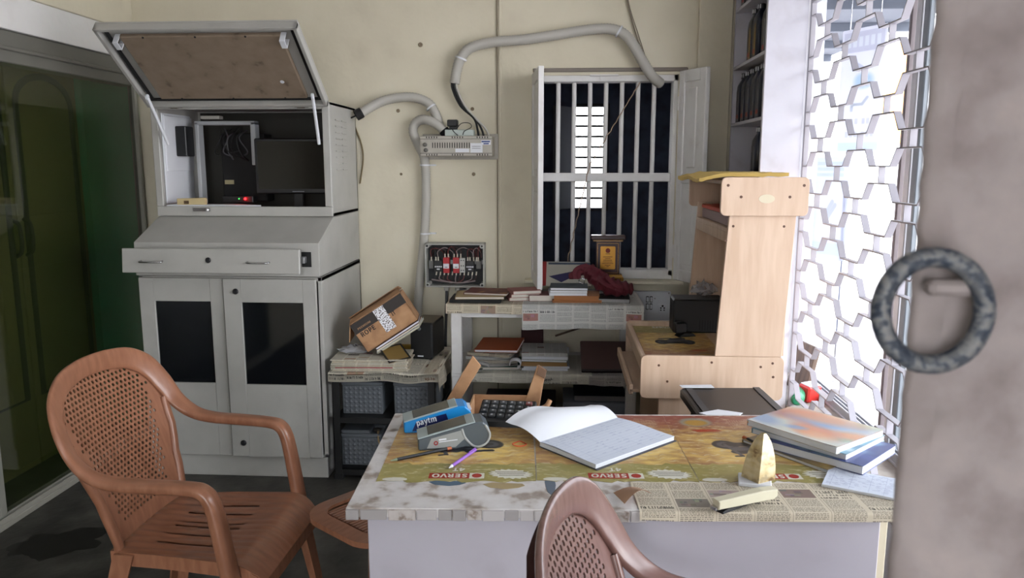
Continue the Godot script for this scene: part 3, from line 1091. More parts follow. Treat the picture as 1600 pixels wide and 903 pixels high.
func build_wall_fittings():
	# --- flexible conduits
	var z := -4.145
	var t := thing("wall_conduit", "short arched grey flexible conduit with black capped end beside the cabinet", "conduit", Vector3(-0.635, 1.70, z))
	var s := S()
	hose(s, [Vector3(-1.055, 1.772, z + 0.05), Vector3(-0.942, 1.837, z + 0.01), Vector3(-0.804, 1.857, z), Vector3(-0.709, 1.829, z), Vector3(-0.668, 1.775, z), Vector3(-0.64, 1.69, z)], 0.026)
	obj("hose", s, M.pvc, t)
	s = S()
	sweep(s, path_frames([Vector3(-1.08, 1.757, z + 0.06), Vector3(-1.05, 1.775, z + 0.049)]), circle(0.028, 12))
	tube(s, [Vector3(-1.105, 1.745, z + 0.07), Vector3(-1.075, 1.76, z + 0.058)], 0.005, 6)
	obj("end_cap", s, M.black_matt, t)
	s = S()
	band(s, Vector3(-0.690, 1.803, z), Vector3(0.6, -0.8, 0), 0.030)
	obj("tie", s, M.paper, t)
	rebase(t)
	t = thing("wall_conduit", "grey flexible conduit looping over the vented box and running down the wall", "conduit", Vector3(-0.785, 0.70, z))
	s = S()
	hose(s, [Vector3(-0.605, 1.668, z + 0.03), Vector3(-0.66, 1.715, z + 0.03), Vector3(-0.721, 1.739, z + 0.02), Vector3(-0.772, 1.724, z), Vector3(-0.791, 1.679, z - 0.01), Vector3(-0.768, 1.612, z - 0.02), Vector3(-0.733, 1.53, z - 0.02), Vector3(-0.727, 1.356, z - 0.02), Vector3(-0.742, 1.113, z - 0.02), Vector3(-0.772, 0.866, z - 0.02), Vector3(-0.79, 0.66, z - 0.02)], 0.026)
	obj("hose", s, M.pvc, t)
	s = S()
	sweep(s, path_frames([Vector3(-0.62, 1.682, z + 0.03), Vector3(-0.597, 1.655, z + 0.03)]), circle(0.028, 12))
	obj("end_cap", s, M.black_matt, t)
	for p in [Vector3(-0.729, 1.50, z - 0.02), Vector3(-0.735, 1.13, z - 0.02)]:
		s = S()
		band(s, p, Vector3.UP, 0.030)
		bb(s, p + Vector3(0.02, -0.004, -0.03), p + Vector3(0.055, 0.004, -0.015))
		obj("saddle_clip", s, M.paper, t)
	rebase(t)
	t = thing("wall_conduit", "long grey flexible conduit arching over the wall into the barred window", "conduit", Vector3(-0.557, 1.93, z))
	s = S()
	hose(s, [Vector3(-0.562, 1.925, z), Vector3(-0.550, 1.99, z), Vector3(-0.530, 2.05, z), Vector3(-0.477, 2.105, z), Vector3(-0.359, 2.133, z), Vector3(-0.192, 2.145, z), Vector3(-0.026, 2.167, z), Vector3(0.139, 2.190, z), Vector3(0.265, 2.188, z + 0.01), Vector3(0.345, 2.14, z + 0.02), Vector3(0.415, 2.03, z + 0.02), Vector3(0.47, 1.955, z), Vector3(0.520, 1.925, z - 0.06)], 0.028)
	obj("hose", s, M.pvc, t)
	for e in [[Vector3(-0.527, 2.052, z), Vector3(0.35, 0.9, 0)], [Vector3(0.293, 2.178, z + 0.012), Vector3(0.85, -0.5, 0)]]:
		s = S()
		band(s, e[0], e[1], 0.032, 0.009)
		obj("tie", s, M.paper, t)
	rebase(t)
	# cables from the long conduit into the vented box
	for e in [[0.0, M.black, "black cable hanging from the conduit to the vented box"], [0.012, col(Color(0.74, 0.73, 0.70), 0.5), "pale grey cable beside the black cable above the vented box"], [-0.012, M.black_matt, "thin dark cable left of the black cable above the vented box"]]:
		s = S()
		var o: float = e[0]
		tube(s, spline([Vector3(-0.562 + o, 1.95, z), Vector3(-0.562 + o, 1.90, z), Vector3(-0.52 + o, 1.81, z), Vector3(-0.455 + o * 0.4, 1.745, z + absf(o)), Vector3(-0.42 + o * 1.8, 1.69, z + 0.01), Vector3(-0.405 + o * 2.4, 1.64, z + 0.01)], 6), 0.006, 7)
		tag(obj("cable", s, e[1]), e[2], "cable", "cables into the vented box")
	# --- vented grey box
	t = thing("vented_box", "grey vented metal control box with labels fixed to the wall", "control box", Vector3(-0.544, 1.546, ZB))
	s = S()
	bb(s, Vector3(-0.733, 1.546, ZB + 0.005), Vector3(-0.355, 1.650, -4.035), 0.004)
	bb(s, Vector3(-0.745, 1.53, ZB), Vector3(-0.335, 1.666, ZB + 0.012), 0.002)
	obj("casing", s, mt("box_grey", tx.steel, 0.5, 2.0, Color(1.0, 0.98, 0.95)), t)
	s = S()
	bb(s, Vector3(-0.733, 1.6335, -4.0352), Vector3(-0.355, 1.6355, -4.0342))
	bb(s, Vector3(-0.733, 1.5605, -4.0352), Vector3(-0.355, 1.5625, -4.0342))
	for g in [-0.70, -0.565, -0.435]:
		for k in 5:
			for y in [1.638, 1.549]: bb(s, Vector3(g + k * 0.0135, y, -4.0355), Vector3(g + k * 0.0135 + 0.0045, y + 0.009, -4.0340))
	for k in 16: bb(s, Vector3(-0.668 + k * 0.0128, 1.588, -4.0355), Vector3(-0.668 + k * 0.0128 + 0.0045, 1.616, -4.0340))
	var o := obj("vent_slots", s, M.black_matt, t)
	o.set_meta("kind", "stuff")
	s = S()
	bb(s, Vector3(-0.547, 1.566, -4.0345), Vector3(-0.475, 1.585, -4.0335))
	obj("label", s, M.paper, t)
	s = S()
	bb(s, Vector3(-0.468, 1.564, -4.0345), Vector3(-0.405, 1.613, -4.0335))
	obj("label", s, M.paper, t)
	s = S()
	for y in [1.595, 1.585]: bb(s, Vector3(-0.46, y, -4.0334), Vector3(-0.415, y + 0.002, -4.0330))
	obj("print", s, M.ink, t).set_meta("kind", "stuff")
	s = S()
	bb(s, Vector3(-0.412, 1.604, -4.0345), Vector3(-0.362, 1.628, -4.0333))
	obj("label", s, M.paper, t)
	s = S()
	bb(s, Vector3(-0.410, 1.617, -4.0333), Vector3(-0.366, 1.624, -4.0329))
	bb(s, Vector3(-0.400, 1.607, -4.0333), Vector3(-0.372, 1.613, -4.0329))
	obj("print", s, col(Color(0.13, 0.25, 0.48), 0.6), t).set_meta("kind", "stuff")
	for y in [1.605, 1.577]:
		s = S()
		lathe(s, [Vector2(0.011, 0), Vector2(0.011, 0.012), Vector2(0.006, 0.016), Vector2(0, 0.016)], 12, at(Vector3(-0.705 + (0.004 if y < 1.59 else 0.0), y, -4.035), Basis(Vector3.RIGHT, PI / 2)))
		obj("knob", s, col(Color(0.38, 0.37, 0.35), 0.5), t)
	rebase(t)
	# adapter strip standing on the box
	t = thing("terminal_strip", "pale metal strip with a black plug on top of the vented box", "terminal strip", Vector3(-0.53, 1.65, -4.10))
	s = S()
	bb(s, Vector3(-0.605, 1.650, -4.14), Vector3(-0.455, 1.683, -4.06), 0.003)
	obj("body", s, col(Color(0.68, 0.72, 0.70), 0.5), t)
	s = S()
	bb(s, Vector3(-0.585, 1.683, -4.12), Vector3(-0.545, 1.70, -4.08), 0.003)
	bb(s, Vector3(-0.595, 1.70, -4.125), Vector3(-0.54, 1.735, -4.075), 0.004)
	obj("plug", s, M.black, t)
	s = S()
	tube(s, spline([Vector3(-0.545, 1.685, -4.06), Vector3(-0.515, 1.715, -4.055), Vector3(-0.475, 1.715, -4.055), Vector3(-0.465, 1.695, -4.055), Vector3(-0.50, 1.675, -4.052), Vector3(-0.51, 1.655, -4.052)], 6), 0.0022, 6)
	tube(s, spline([Vector3(-0.57, 1.69, -4.07), Vector3(-0.555, 1.67, -4.053), Vector3(-0.535, 1.653, -4.052)], 6), 0.0022, 6)
	obj("wire", s, M.black, t)
	rebase(t)
	build_junction_box()
	# --- switchboard by the computer desk
	t = thing("switchboard", "white wall switchboard with a socket beside the computer desk", "switchboard", Vector3(0.507, 0.63, ZB))
	s = S()
	prism(s, rrect(0.205, 0.19, 0.008), 0.016, at(Vector3(0.507, 0.725, ZB + 0.012)), 0.003)
	obj("plate", s, M.paper, t)
	for k in 4:
		s = S()
		var px := 0.482 + 0.020 * (k % 2)
		var py := 0.775 if k < 2 else 0.735
		prism(s, rrect(0.015, 0.034, 0.002, 2), 0.006, at(Vector3(px, py, ZB + 0.021)), 0.001)
		obj("switch_frame", s, M.black_matt, t)
		s = S()
		box(s, Vector3.ZERO, Vector3(0.011, 0.026, 0.008), 0.002, at(Vector3(px, py, ZB + 0.025), Basis(Vector3.RIGHT, 0.18 if k % 2 else -0.18)))
		obj("rocker", s, M.paper, t)
	s = S()
	prism(s, rrect(0.046, 0.046, 0.004), 0.006, at(Vector3(0.565, 0.728, ZB + 0.021)), 0.001)
	obj("socket", s, M.paper, t)
	for d in [[0, 0.011, 0.006], [-0.009, 0.0, 0.0045], [0.009, 0.0, 0.0045], [-0.009, -0.012, 0.004], [0.009, -0.012, 0.004]]:
		s = S()
		lathe(s, [Vector2(d[2], 0), Vector2(d[2], 0.0008), Vector2(0, 0.0008)], 10, at(Vector3(0.565 + d[0], 0.728 + d[1], ZB + 0.024), Basis(Vector3.RIGHT, PI / 2)))
		obj("pin_hole", s, M.black, t)
	for d in [[-0.09, 0.085], [0.09, 0.085], [-0.09, -0.085], [0.09, -0.085], [0.015, 0.055]]:
		s = S()
		lathe(s, [Vector2(0.004, 0), Vector2(0.003, 0.002), Vector2(0, 0.002)], 8, at(Vector3(0.507 + d[0], 0.725 + d[1], ZB + 0.020), Basis(Vector3.RIGHT, PI / 2)))
		obj("screw", s, M.chrome, t)
	rebase(t)
	# --- loose wires
	s = S()
	tube(s, spline([Vector3(0.32, 2.42, ZB + 0.015), Vector3(0.345, 2.30, ZB + 0.015), Vector3(0.385, 2.17, ZB + 0.02), Vector3(0.425, 2.06, ZB + 0.03), Vector3(0.44, 1.99, ZB + 0.05)], 6), 0.004, 6)
	tube(s, spline([Vector3(0.325, 2.42, ZB + 0.02), Vector3(0.350, 2.30, ZB + 0.02), Vector3(0.395, 2.17, ZB + 0.025), Vector3(0.430, 2.06, ZB + 0.035), Vector3(0.435, 1.99, ZB + 0.055)], 6), 0.003, 6)
	tag(obj("twisted_wire", s, col(Color(0.52, 0.48, 0.42), 0.7)), "thin twisted wire hanging down the wall above the barred window", "wire")
	s = S()
	var pts := []
	for k in 60:
		var u := k / 59.0
		var p := Vector3(0.41, 1.925, ZB + 0.0).lerp(Vector3(0.155, 1.50, ZB + 0.0), minf(u * 2, 1.0)) if u < 0.5 else Vector3(0.155, 1.50, ZB).lerp(Vector3(0.035, 0.945, ZB - 0.005), (u - 0.5) * 2)
		pts.append(p + Vector3(sin(k * 1.9), cos(k * 1.7), 0.0) * 0.003 + Vector3(0, 0, 0.012))
	tube(s, pts, 0.0032, 6)
	tag(obj("window_cord", s, col(Color(0.60, 0.52, 0.45), 0.8)), "thin cord strung diagonally across the window bars", "cord")
	s = S()
	tube(s, spline([Vector3(-1.121, 1.72, ZB + 0.006), Vector3(-1.085, 1.62, ZB + 0.006), Vector3(-1.076, 1.53, ZB + 0.006), Vector3(-1.098, 1.40, ZB + 0.006)], 6), 0.004, 6)
	tag(obj("loose_wire", s, col(Color(0.46, 0.40, 0.28), 0.7)), "short loose wire dangling on the wall right of the cabinet", "wire")

func build_junction_box():
	var t := thing("junction_box", "open grey electrical enclosure with red breakers and many wires", "junction box", Vector3(-0.568, 0.843, ZB))
	var bx := Rect2(-0.730, 0.843, 0.324, 0.238)
	var zf := -4.10
	var g := col(Color(0.70, 0.70, 0.68), 0.5)
	var s := S()
	bb(s, Vector3(bx.position.x, bx.position.y, ZB), Vector3(bx.end.x, bx.end.y, ZB + 0.006))
	bb(s, Vector3(bx.position.x, bx.position.y, ZB), Vector3(bx.position.x + 0.007, bx.end.y, zf), 0.002)
	bb(s, Vector3(bx.end.x - 0.007, bx.position.y, ZB), Vector3(bx.end.x, bx.end.y, zf), 0.002)
	bb(s, Vector3(bx.position.x, bx.position.y, ZB), Vector3(bx.end.x, bx.position.y + 0.007, zf), 0.002)
	bb(s, Vector3(bx.position.x, bx.end.y - 0.007, ZB), Vector3(bx.end.x, bx.end.y, zf), 0.002)
	obj("enclosure", s, g, t)
	s = S()
	bb(s, Vector3(bx.position.x + 0.008, bx.position.y + 0.008, ZB + 0.006), Vector3(bx.end.x - 0.008, bx.end.y - 0.008, ZB + 0.02))
	obj("back_plate", s, col(Color(0.10, 0.11, 0.12), 0.6), t)
	for sx in [0, 1]:
		for sy in [0, 1]:
			s = S()
			var c := Vector3(lerpf(bx.position.x + 0.013, bx.end.x - 0.013, sx), lerpf(bx.position.y + 0.013, bx.end.y - 0.013, sy), -4.148)
			sweep(s, [at(c - Vector3(0, 0, 0.045)), at(c + Vector3(0, 0, 0.046))], circle(0.012, 12))
			var boss := obj("screw_boss", s, g, t)
			s = S()
			lathe(s, [Vector2(0.006, 0), Vector2(0.006, 0.001), Vector2(0, 0.001)], 10, at(c + Vector3(0, 0, 0.046), Basis(Vector3.RIGHT, PI / 2)))
			obj("screw_hole", s, M.black, boss)
	s = S()
	bb(s, Vector3(-0.715, 0.962, ZB + 0.02), Vector3(-0.42, 0.985, ZB + 0.03), 0.001)
	obj("din_rail", s, col(Color(0.5, 0.5, 0.5), 0.4, 0.5), t)
	# modules: x, width, kind
	var red := col(Color(0.66, 0.10, 0.14), 0.45)
	for m in [[-0.634, "b"], [-0.580, "b"]]:
		var x: float = m[0]
		s = S()
		bb(s, Vector3(x, 0.918, ZB + 0.03), Vector3(x + 0.034, 1.003, ZB + 0.075), 0.002)
		var br := obj("breaker", s, red, t)
		s = S()
		bb(s, Vector3(x + 0.001, 0.944, ZB + 0.075), Vector3(x + 0.033, 0.970, ZB + 0.079), 0.001)
		obj("label", s, M.paper, br)
		s = S()
		bb(s, Vector3(x + 0.010, 0.950, ZB + 0.079), Vector3(x + 0.024, 0.953, ZB + 0.0795))
		obj("print", s, M.ink, br)
	s = S()
	bb(s, Vector3(-0.545, 0.921, ZB + 0.03), Vector3(-0.514, 1.0, ZB + 0.07), 0.002)
	var gb := obj("grey_breaker", s, col(Color(0.72, 0.72, 0.70), 0.5), t)
	for y in [0.93, 0.955, 0.985]:
		s = S()
		bb(s, Vector3(-0.538, y, ZB + 0.07), Vector3(-0.532, y + 0.006, ZB + 0.072))
		bb(s, Vector3(-0.526, y, ZB + 0.07), Vector3(-0.520, y + 0.006, ZB + 0.072))
		obj("slot", s, M.black, gb)
	for x in [-0.682, -0.509]:
		s = S()
		bb(s, Vector3(x, 0.925, ZB + 0.03), Vector3(x + 0.044, 0.985, ZB + 0.078), 0.002)
		var rl := obj("relay", s, M.black, t)
		for k in 4:
			s = S()
			bb(s, Vector3(x + 0.003 + k * 0.0105, 0.950, ZB + 0.078), Vector3(x + 0.0105 + k * 0.0105, 0.957, ZB + 0.081))
			obj("terminal", s, M.paper, rl)
		s = S()
		bb(s, Vector3(x + 0.014, 0.937, ZB + 0.078), Vector3(x + 0.030, 0.943, ZB + 0.081))
		obj("button", s, M.paper, rl)
	for x in [-0.716, -0.455]:
		s = S()
		bb(s, Vector3(x, 0.94, ZB + 0.03), Vector3(x + 0.028, 0.985, ZB + 0.06), 0.002)
		obj("terminal_block", s, col(Color(0.42, 0.42, 0.41), 0.6), t)
	# wires and ferrules
	var wc := [col(Color(0.42, 0.20, 0.20), 0.5), M.black, col(Color(0.55, 0.50, 0.50), 0.5), col(Color(0.25, 0.14, 0.14), 0.5)]
	rng.seed = 5
	var tops := [-0.70, -0.675, -0.662, -0.625, -0.606, -0.575, -0.557, -0.538, -0.50, -0.488, -0.468, -0.452, -0.442]
	for k in tops.size():
		var x: float = tops[k]
		var yb := 1.005 if (x > -0.64 and x < -0.51) else 0.987
		s = S()
		rod(s, Vector3(x, yb - 0.004, ZB + 0.06), Vector3(x, yb + 0.018, ZB + 0.062), 0.004, 6)
		obj("ferrule", s, col(Color(0.80, 0.78, 0.72), 0.5), t)
		var x2: float = clampf(x + rng.randf_range(0.03, 0.09) * (1 if k % 2 == 0 else -1), -0.70, -0.43)
		s = S()
		tube(s, spline([Vector3(x, yb + 0.016, ZB + 0.062), Vector3(x, 1.035 + rng.randf() * 0.01, ZB + 0.07), Vector3((x + x2) / 2, 1.05 + rng.randf() * 0.014, ZB + 0.075), Vector3(x2, 1.03, ZB + 0.05), Vector3(x2, 1.0, ZB + 0.03)], 5), 0.0028, 5)
		obj("wire", s, wc[k % 4], t)
	for k in 11:
		var x := -0.675 + k * 0.022
		s = S()
		rod(s, Vector3(x, 0.905, ZB + 0.06), Vector3(x + 0.003, 0.925, ZB + 0.06), 0.0038, 6)
		obj("ferrule", s, col(Color(0.80, 0.78, 0.72), 0.5), t)
		s = S()
		tube(s, spline([Vector3(x, 0.907, ZB + 0.06), Vector3(x - 0.004, 0.885, ZB + 0.065), Vector3(lerpf(x, -0.57, 0.4), 0.872, ZB + 0.07), Vector3(lerpf(x, -0.57, 0.8), 0.866 - rng.randf() * 0.008, ZB + 0.06)], 5), 0.0028, 5)
		obj("wire", s, wc[(k + 1) % 4], t)
	s = S()
	tube(s, spline([Vector3(-0.70, 0.88, ZB + 0.06), Vector3(-0.62, 0.872, ZB + 0.08), Vector3(-0.54, 0.866, ZB + 0.08), Vector3(-0.46, 0.875, ZB + 0.06)], 6), 0.004, 6)
	obj("wire", s, wc[2], t)
	# glands and the cable below
	for x in [-0.62, -0.56, -0.50]:
		s = S()
		lathe(s, [Vector2(0.010, -0.026), Vector2(0.014, -0.024), Vector2(0.014, -0.010), Vector2(0.017, -0.008), Vector2(0.017, 0.0), Vector2(0, 0.0)], 12, at(Vector3(x, 0.843, -4.15)))
		obj("cable_gland", s, M.pvc, t)
	s = S()
	tube(s, spline([Vector3(-0.62, 0.825, -4.15), Vector3(-0.622, 0.74, -4.15), Vector3(-0.63, 0.55, -4.15), Vector3(-0.63, 0.3, -4.15)], 5), 0.008, 8)
	obj("cable", s, col(Color(0.2, 0.2, 0.21), 0.6), t)
	rebase(t)
func build_cabinet():
	var t := thing("control_cabinet", "tall grey steel control cabinet with raised lid and sloping console", "cabinet", Vector3(-1.545, 0, -3.80))
	var g: Material = M.steel
	var xl := -1.985
	var xr := -1.105
	var zb := -4.17
	# lower body as a shell: sides, back, top, floor, centre post
	var s := S()
	bb(s, Vector3(xl + 0.01, 0, zb + 0.02), Vector3(xr - 0.005, 0.105, -3.475), 0.003)
	obj("plinth", s, g, t)
	s = S()
	bb(s, Vector3(xl, 0.105, zb), Vector3(xl + 0.02, 0.985, -3.475), 0.002)
	bb(s, Vector3(xr - 0.02, 0.105, zb), Vector3(xr, 0.985, -3.475), 0.002)
	bb(s, Vector3(xl, 0.105, zb), Vector3(xr, 0.985, zb + 0.015), 0.002)
	bb(s, Vector3(xl, 0.105, zb), Vector3(xr, 0.12, -3.475), 0.002)
	bb(s, Vector3(xl, 0.965, zb), Vector3(xr, 0.985, -3.475), 0.002)
	bb(s, Vector3(-1.585, 0.105, -3.52), Vector3(-1.545, 0.985, -3.48), 0.002)
	obj("body", s, g, t)
	# doors with glass; the right one stands slightly proud
	cabinet_door(t, -1.978, -1.572, -3.475, -1.905, -1.635, 0.0, g)
	var rd := cabinet_door(t, -1.565, -1.125, -3.462, -1.480, -1.188, 1.0, g)
	for p in [Vector2(-1.505, 0.919), Vector2(-1.508, 0.181)]:
		s = S()
		lathe(s, [Vector2(0.014, 0), Vector2(0.014, 0.004), Vector2(0.010, 0.008), Vector2(0, 0.008)], 14, at(Vector3(p.x, p.y, -3.443), Basis(Vector3.RIGHT, PI / 2)))
		obj("lock", s, col(Color(0.16, 0.16, 0.17), 0.3, 0.6), rd)
	# console: sloped deck profile extruded along x
	s = S()
	var pr := PackedVector2Array([Vector2(zb, 0.99), Vector2(-3.455, 0.99), Vector2(-3.455, 1.145), Vector2(-3.70, 1.25), Vector2(zb, 1.25)])
	# local x -> world z, local y -> world y, local z -> world x
	prism(s, pr, xr - xl, Transform3D(Basis(Vector3(0, 0, 1), Vector3(0, 1, 0), Vector3(1, 0, 0)), Vector3((xl + xr) / 2, 0, 0)), 0.002)
	obj("console", s, g, t)
	# drawer slot and drawer front pulled out
	s = S()
	bb(s, Vector3(-1.188, 1.035, -3.456), Vector3(-1.143, 1.105, -3.4535))
	obj("drawer_slot", s, M.black, t)
	s = S()
	bb(s, Vector3(-1.195, 1.055, -3.454), Vector3(-1.165, 1.085, -3.42), 0.002)
	obj("runner", s, col(Color(0.55, 0.55, 0.55), 0.4, 0.6), t)
	s = S()
	var dz := -3.385
	box(s, Vector3.ZERO, Vector3(0.838, 0.112, 0.018), 0.003, at(Vector3(-1.588, 1.068, dz), Basis(Vector3.RIGHT, -0.10) * ry(-1.2)))
	for x in [-1.96, -1.22]: bb(s, Vector3(x - 0.006, 1.03, -3.47), Vector3(x + 0.006, 1.085, dz))
	var dr := obj("drawer", s, g, t)
	for x in [-1.86, -1.36]:
		s = S()
		tube(s, spline([Vector3(x - 0.05, 1.068, dz + 0.008), Vector3(x - 0.045, 1.064, dz + 0.03), Vector3(x + 0.045, 1.064, dz + 0.03), Vector3(x + 0.05, 1.068, dz + 0.008)], 4), 0.004, 8)
		obj("handle", s, M.chrome, dr)
	s = S()
	lathe(s, [Vector2(0.013, 0), Vector2(0.013, 0.004), Vector2(0.009, 0.008), Vector2(0, 0.008)], 14, at(Vector3(-1.595, 1.073, dz + 0.008), Basis(Vector3.RIGHT, PI / 2)))
	obj("lock", s, col(Color(0.16, 0.16, 0.17), 0.3, 0.6), dr)
	# upper housing: shell with open front
	var zf := -3.70
	s = S()
	bb(s, Vector3(xl, 1.252, zb), Vector3(xl + 0.015, 1.80, zf), 0.002)
	bb(s, Vector3(xr - 0.015, 1.252, zb), Vector3(xr, 1.80, zf), 0.002)
	bb(s, Vector3(xl, 1.252, zb), Vector3(xr, 1.80, zb + 0.012), 0.002)
	bb(s, Vector3(xl, 1.785, zb), Vector3(xr, 1.80, zf), 0.002)
	bb(s, Vector3(xl, 1.252, zb), Vector3(xr, 1.27, zf), 0.002)
	bb(s, Vector3(xl, 1.252, zf), Vector3(xr, 1.300, zf + 0.012), 0.003)
	bb(s, Vector3(xl, 1.30, zf), Vector3(xl + 0.035, 1.80, zf + 0.012), 0.003)
	bb(s, Vector3(xr - 0.035, 1.30, zf), Vector3(xr, 1.80, zf + 0.012), 0.003)
	bb(s, Vector3(xl + 0.035, 1.765, zf), Vector3(xr - 0.035, 1.80, zf + 0.012), 0.003)
	obj("housing", s, g, t)
	# louvres on its right side
	for c in 2:
		for k in 9:
			s = S()
			bb(s, Vector3(xr - 0.001, 1.475 + k * 0.030, -3.86 - c * 0.11), Vector3(xr + 0.006, 1.483 + k * 0.030, -3.78 - c * 0.11), 0.002)
			obj("louvre", s, g, t)
	# lid raised on two stays
	var lid := Node3D.new()
	lid.name = "lid"
	t.add_child(lid)
	lid.position = Vector3((xl + xr) / 2, 1.80, zf + 0.01)
	lid.rotation.x = -atan2(0.29, 0.40)
	# lid local: z from 0 (hinge) to 0.50 (free edge), y up = outside face
	s = S()
	var hw := 0.44
	var L := 0.50
	bb(s, Vector3(-hw, 0.0, 0), Vector3(hw, 0.012, L), 0.003)
	bb(s, Vector3(-hw, -0.035, 0), Vector3(-hw + 0.016, 0.0, L), 0.002)
	bb(s, Vector3(hw - 0.016, -0.035, 0), Vector3(hw, 0.0, L), 0.002)
	bb(s, Vector3(-hw, -0.035, L - 0.016), Vector3(hw, 0.0, L), 0.002)
	bb(s, Vector3(-hw, -0.035, 0), Vector3(hw, 0.0, 0.016), 0.002)
	obj("lid_shell", s, g, lid)
	s = S()
	for x in [-hw + 0.024, hw - 0.04]: bb(s, Vector3(x, -0.012, 0.02), Vector3(x + 0.016, 0.0, L - 0.02), 0.003)
	bb(s, Vector3(-hw + 0.02, -0.012, 0.02), Vector3(hw - 0.02, 0, 0.034), 0.003)
	obj("gasket", s, M.black_matt, lid)
	s = S()
	bb(s, Vector3(-hw + 0.085, -0.022, 0.045), Vector3(hw - 0.085, -0.0005, L - 0.055), 0.004)
	var brd := obj("lining_board", s, mt("brown_board", ramp_tex(61, 0.02, [[0.0, Color(0.40, 0.34, 0.28)], [0.22, Color(0.52, 0.455, 0.385)], [0.5, Color(0.54, 0.475, 0.405)], [1.0, Color(0.57, 0.505, 0.435)]], 256, 5), 0.9, 1.8), lid)
	for p in [Vector2(-0.25, 0.05), Vector2(0.0, 0.05), Vector2(0.25, 0.05), Vector2(-0.25, 0.44), Vector2(-0.02, 0.44), Vector2(0.2, 0.44)]:
		s = S()
		lathe(s, [Vector2(0.005, 0), Vector2(0.004, -0.003), Vector2(0, -0.003)], 8, at(Vector3(p.x, -0.022, p.y)))
		obj("screw", s, M.black_matt, brd)
	s = S()
	lathe(s, [Vector2(0.010, 0), Vector2(0.009, -0.002), Vector2(0, -0.002)], 12, at(Vector3(0.27, -0.022, 0.16)))
	obj("seal_sticker", s, M.paper, brd)
	for x in [-hw + 0.075, hw - 0.075]:
		s = S()
		bb(s, Vector3(x - 0.012, -0.05, L - 0.10), Vector3(x + 0.012, -0.002, L - 0.096), 0.001)
		bb(s, Vector3(x - 0.012, -0.05, L - 0.06), Vector3(x + 0.012, -0.002, L - 0.056), 0.001)
		bb(s, Vector3(x - 0.012, -0.054, L - 0.10), Vector3(x + 0.012, -0.05, L - 0.056), 0.001)
		obj("catch_plate", s, M.paper, lid)
	# stays and hinges
	for x in [xl + 0.045, xr - 0.045]:
		s = S()
		var top := Vector3(x, 1.815, zf + 0.11)
		var bot := Vector3(x + (0.03 if x < -1.5 else -0.012), 1.60, zf + 0.0)
		rod(s, top, bot, 0.008, 8)
		lathe(s, [Vector2(0.014, -0.004), Vector2(0.014, 0.004), Vector2(0, 0.004)], 10, at(top, Basis(Vector3.FORWARD, PI / 2)))
		obj("stay", s, M.paper, t)
	for x in [xl + 0.13, xr - 0.13]:
		s = S()
		bb(s, Vector3(x - 0.035, 1.772, zf + 0.012), Vector3(x + 0.035, 1.796, zf + 0.022), 0.002)
		rod(s, Vector3(x - 0.035, 1.787, zf + 0.024), Vector3(x + 0.035, 1.787, zf + 0.024), 0.008, 8)
		bb(s, Vector3(x - 0.02, 1.768, zf + 0.02), Vector3(x + 0.02, 1.78, zf + 0.032), 0.003)
		obj("hinge", s, col(Color(0.42, 0.40, 0.36), 0.4, 0.5), t)
	# fittings inside: back lining, side door with latch box, inner frame, shelf
	s = S()
	bb(s, Vector3(xl + 0.016, 1.47, -4.05), Vector3(xl + 0.03, 1.745, -3.76), 0.003)
	bb(s, Vector3(xl + 0.016, 1.31, -4.05), Vector3(xl + 0.022, 1.755, -3.75), 0.002)
	obj("side_panel", s, M.paper, t)
	s = S()
	bb(s, Vector3(xl + 0.03, 1.545, -3.95), Vector3(xl + 0.085, 1.695, -3.86), 0.004)
	obj("latch_box", s, M.black, t)
	s = S()
	bb(s, Vector3(-1.895, 1.30, -4.01), Vector3(-1.875, 1.72, -3.95), 0.003)
	bb(s, Vector3(-1.60, 1.50, -4.01), Vector3(-1.575, 1.72, -3.95), 0.003)
	bb(s, Vector3(-1.895, 1.705, -4.01), Vector3(-1.575, 1.725, -3.95), 0.003)
	obj("inner_frame", s, col(Color(0.66, 0.67, 0.68), 0.5), t)
	s = S()
	bb(s, Vector3(-1.86, 1.735, -4.0), Vector3(-1.76, 1.752, -3.95), 0.002)
	obj("terminal_row", s, M.pvc, t)
	s = S()
	prism(s, PackedVector2Array([Vector2(-1.95, -3.715), Vector2(-1.47, -3.715), Vector2(-1.62, -3.80), Vector2(-1.95, -3.80)]), 0.012, Transform3D(Basis(Vector3(1, 0, 0), Vector3(0, 0, 1), Vector3(0, -1, 0)), Vector3(0, 1.30, 0)))
	obj("tray", s, M.paper, t)
	s = S()
	bb(s, Vector3(-1.80, 1.276, zf + 0.012), Vector3(-1.715, 1.292, zf + 0.020), 0.002)
	obj("latch_plate", s, col(Color(0.42, 0.41, 0.40), 0.4, 0.5), t)
	s = S()
	bb(s, Vector3(-1.728, 1.278, zf + 0.020), Vector3(-1.716, 1.290, zf + 0.034), 0.002)
	obj("latch_tongue", s, M.chrome, t)
	rng.seed = 8
	for k in 8:
		s = S()
		var x := -1.80 + 0.02 * k
		tube(s, spline([Vector3(x, 1.67 + rng.randf() * 0.03, -4.05), Vector3(x + rng.randf_range(-0.03, 0.05), 1.64, -4.0), Vector3(x + rng.randf_range(-0.03, 0.03), 1.57, -4.0), Vector3(x + rng.randf_range(-0.02, 0.05), 1.52 + rng.randf() * 0.06, -4.028)], 5), 0.0035, 5)
		obj("loose_cable", s, [M.black, col(Color(0.30, 0.30, 0.32), 0.35), M.black_matt][k % 3], t)
	# indicator lamps: red and green on a dark terminal
	s = S()
	bb(s, Vector3(-1.72, 1.312, -3.90), Vector3(-1.56, 1.345, -3.84), 0.003)
	var ind := obj("indicator_unit", s, M.black, t)
	s = S()
	lathe(s, [Vector2(0.006, 0), Vector2(0.005, 0.004), Vector2(0, 0.006)], 10, at(Vector3(-1.600, 1.331, -3.84), Basis(Vector3.RIGHT, PI / 2)))
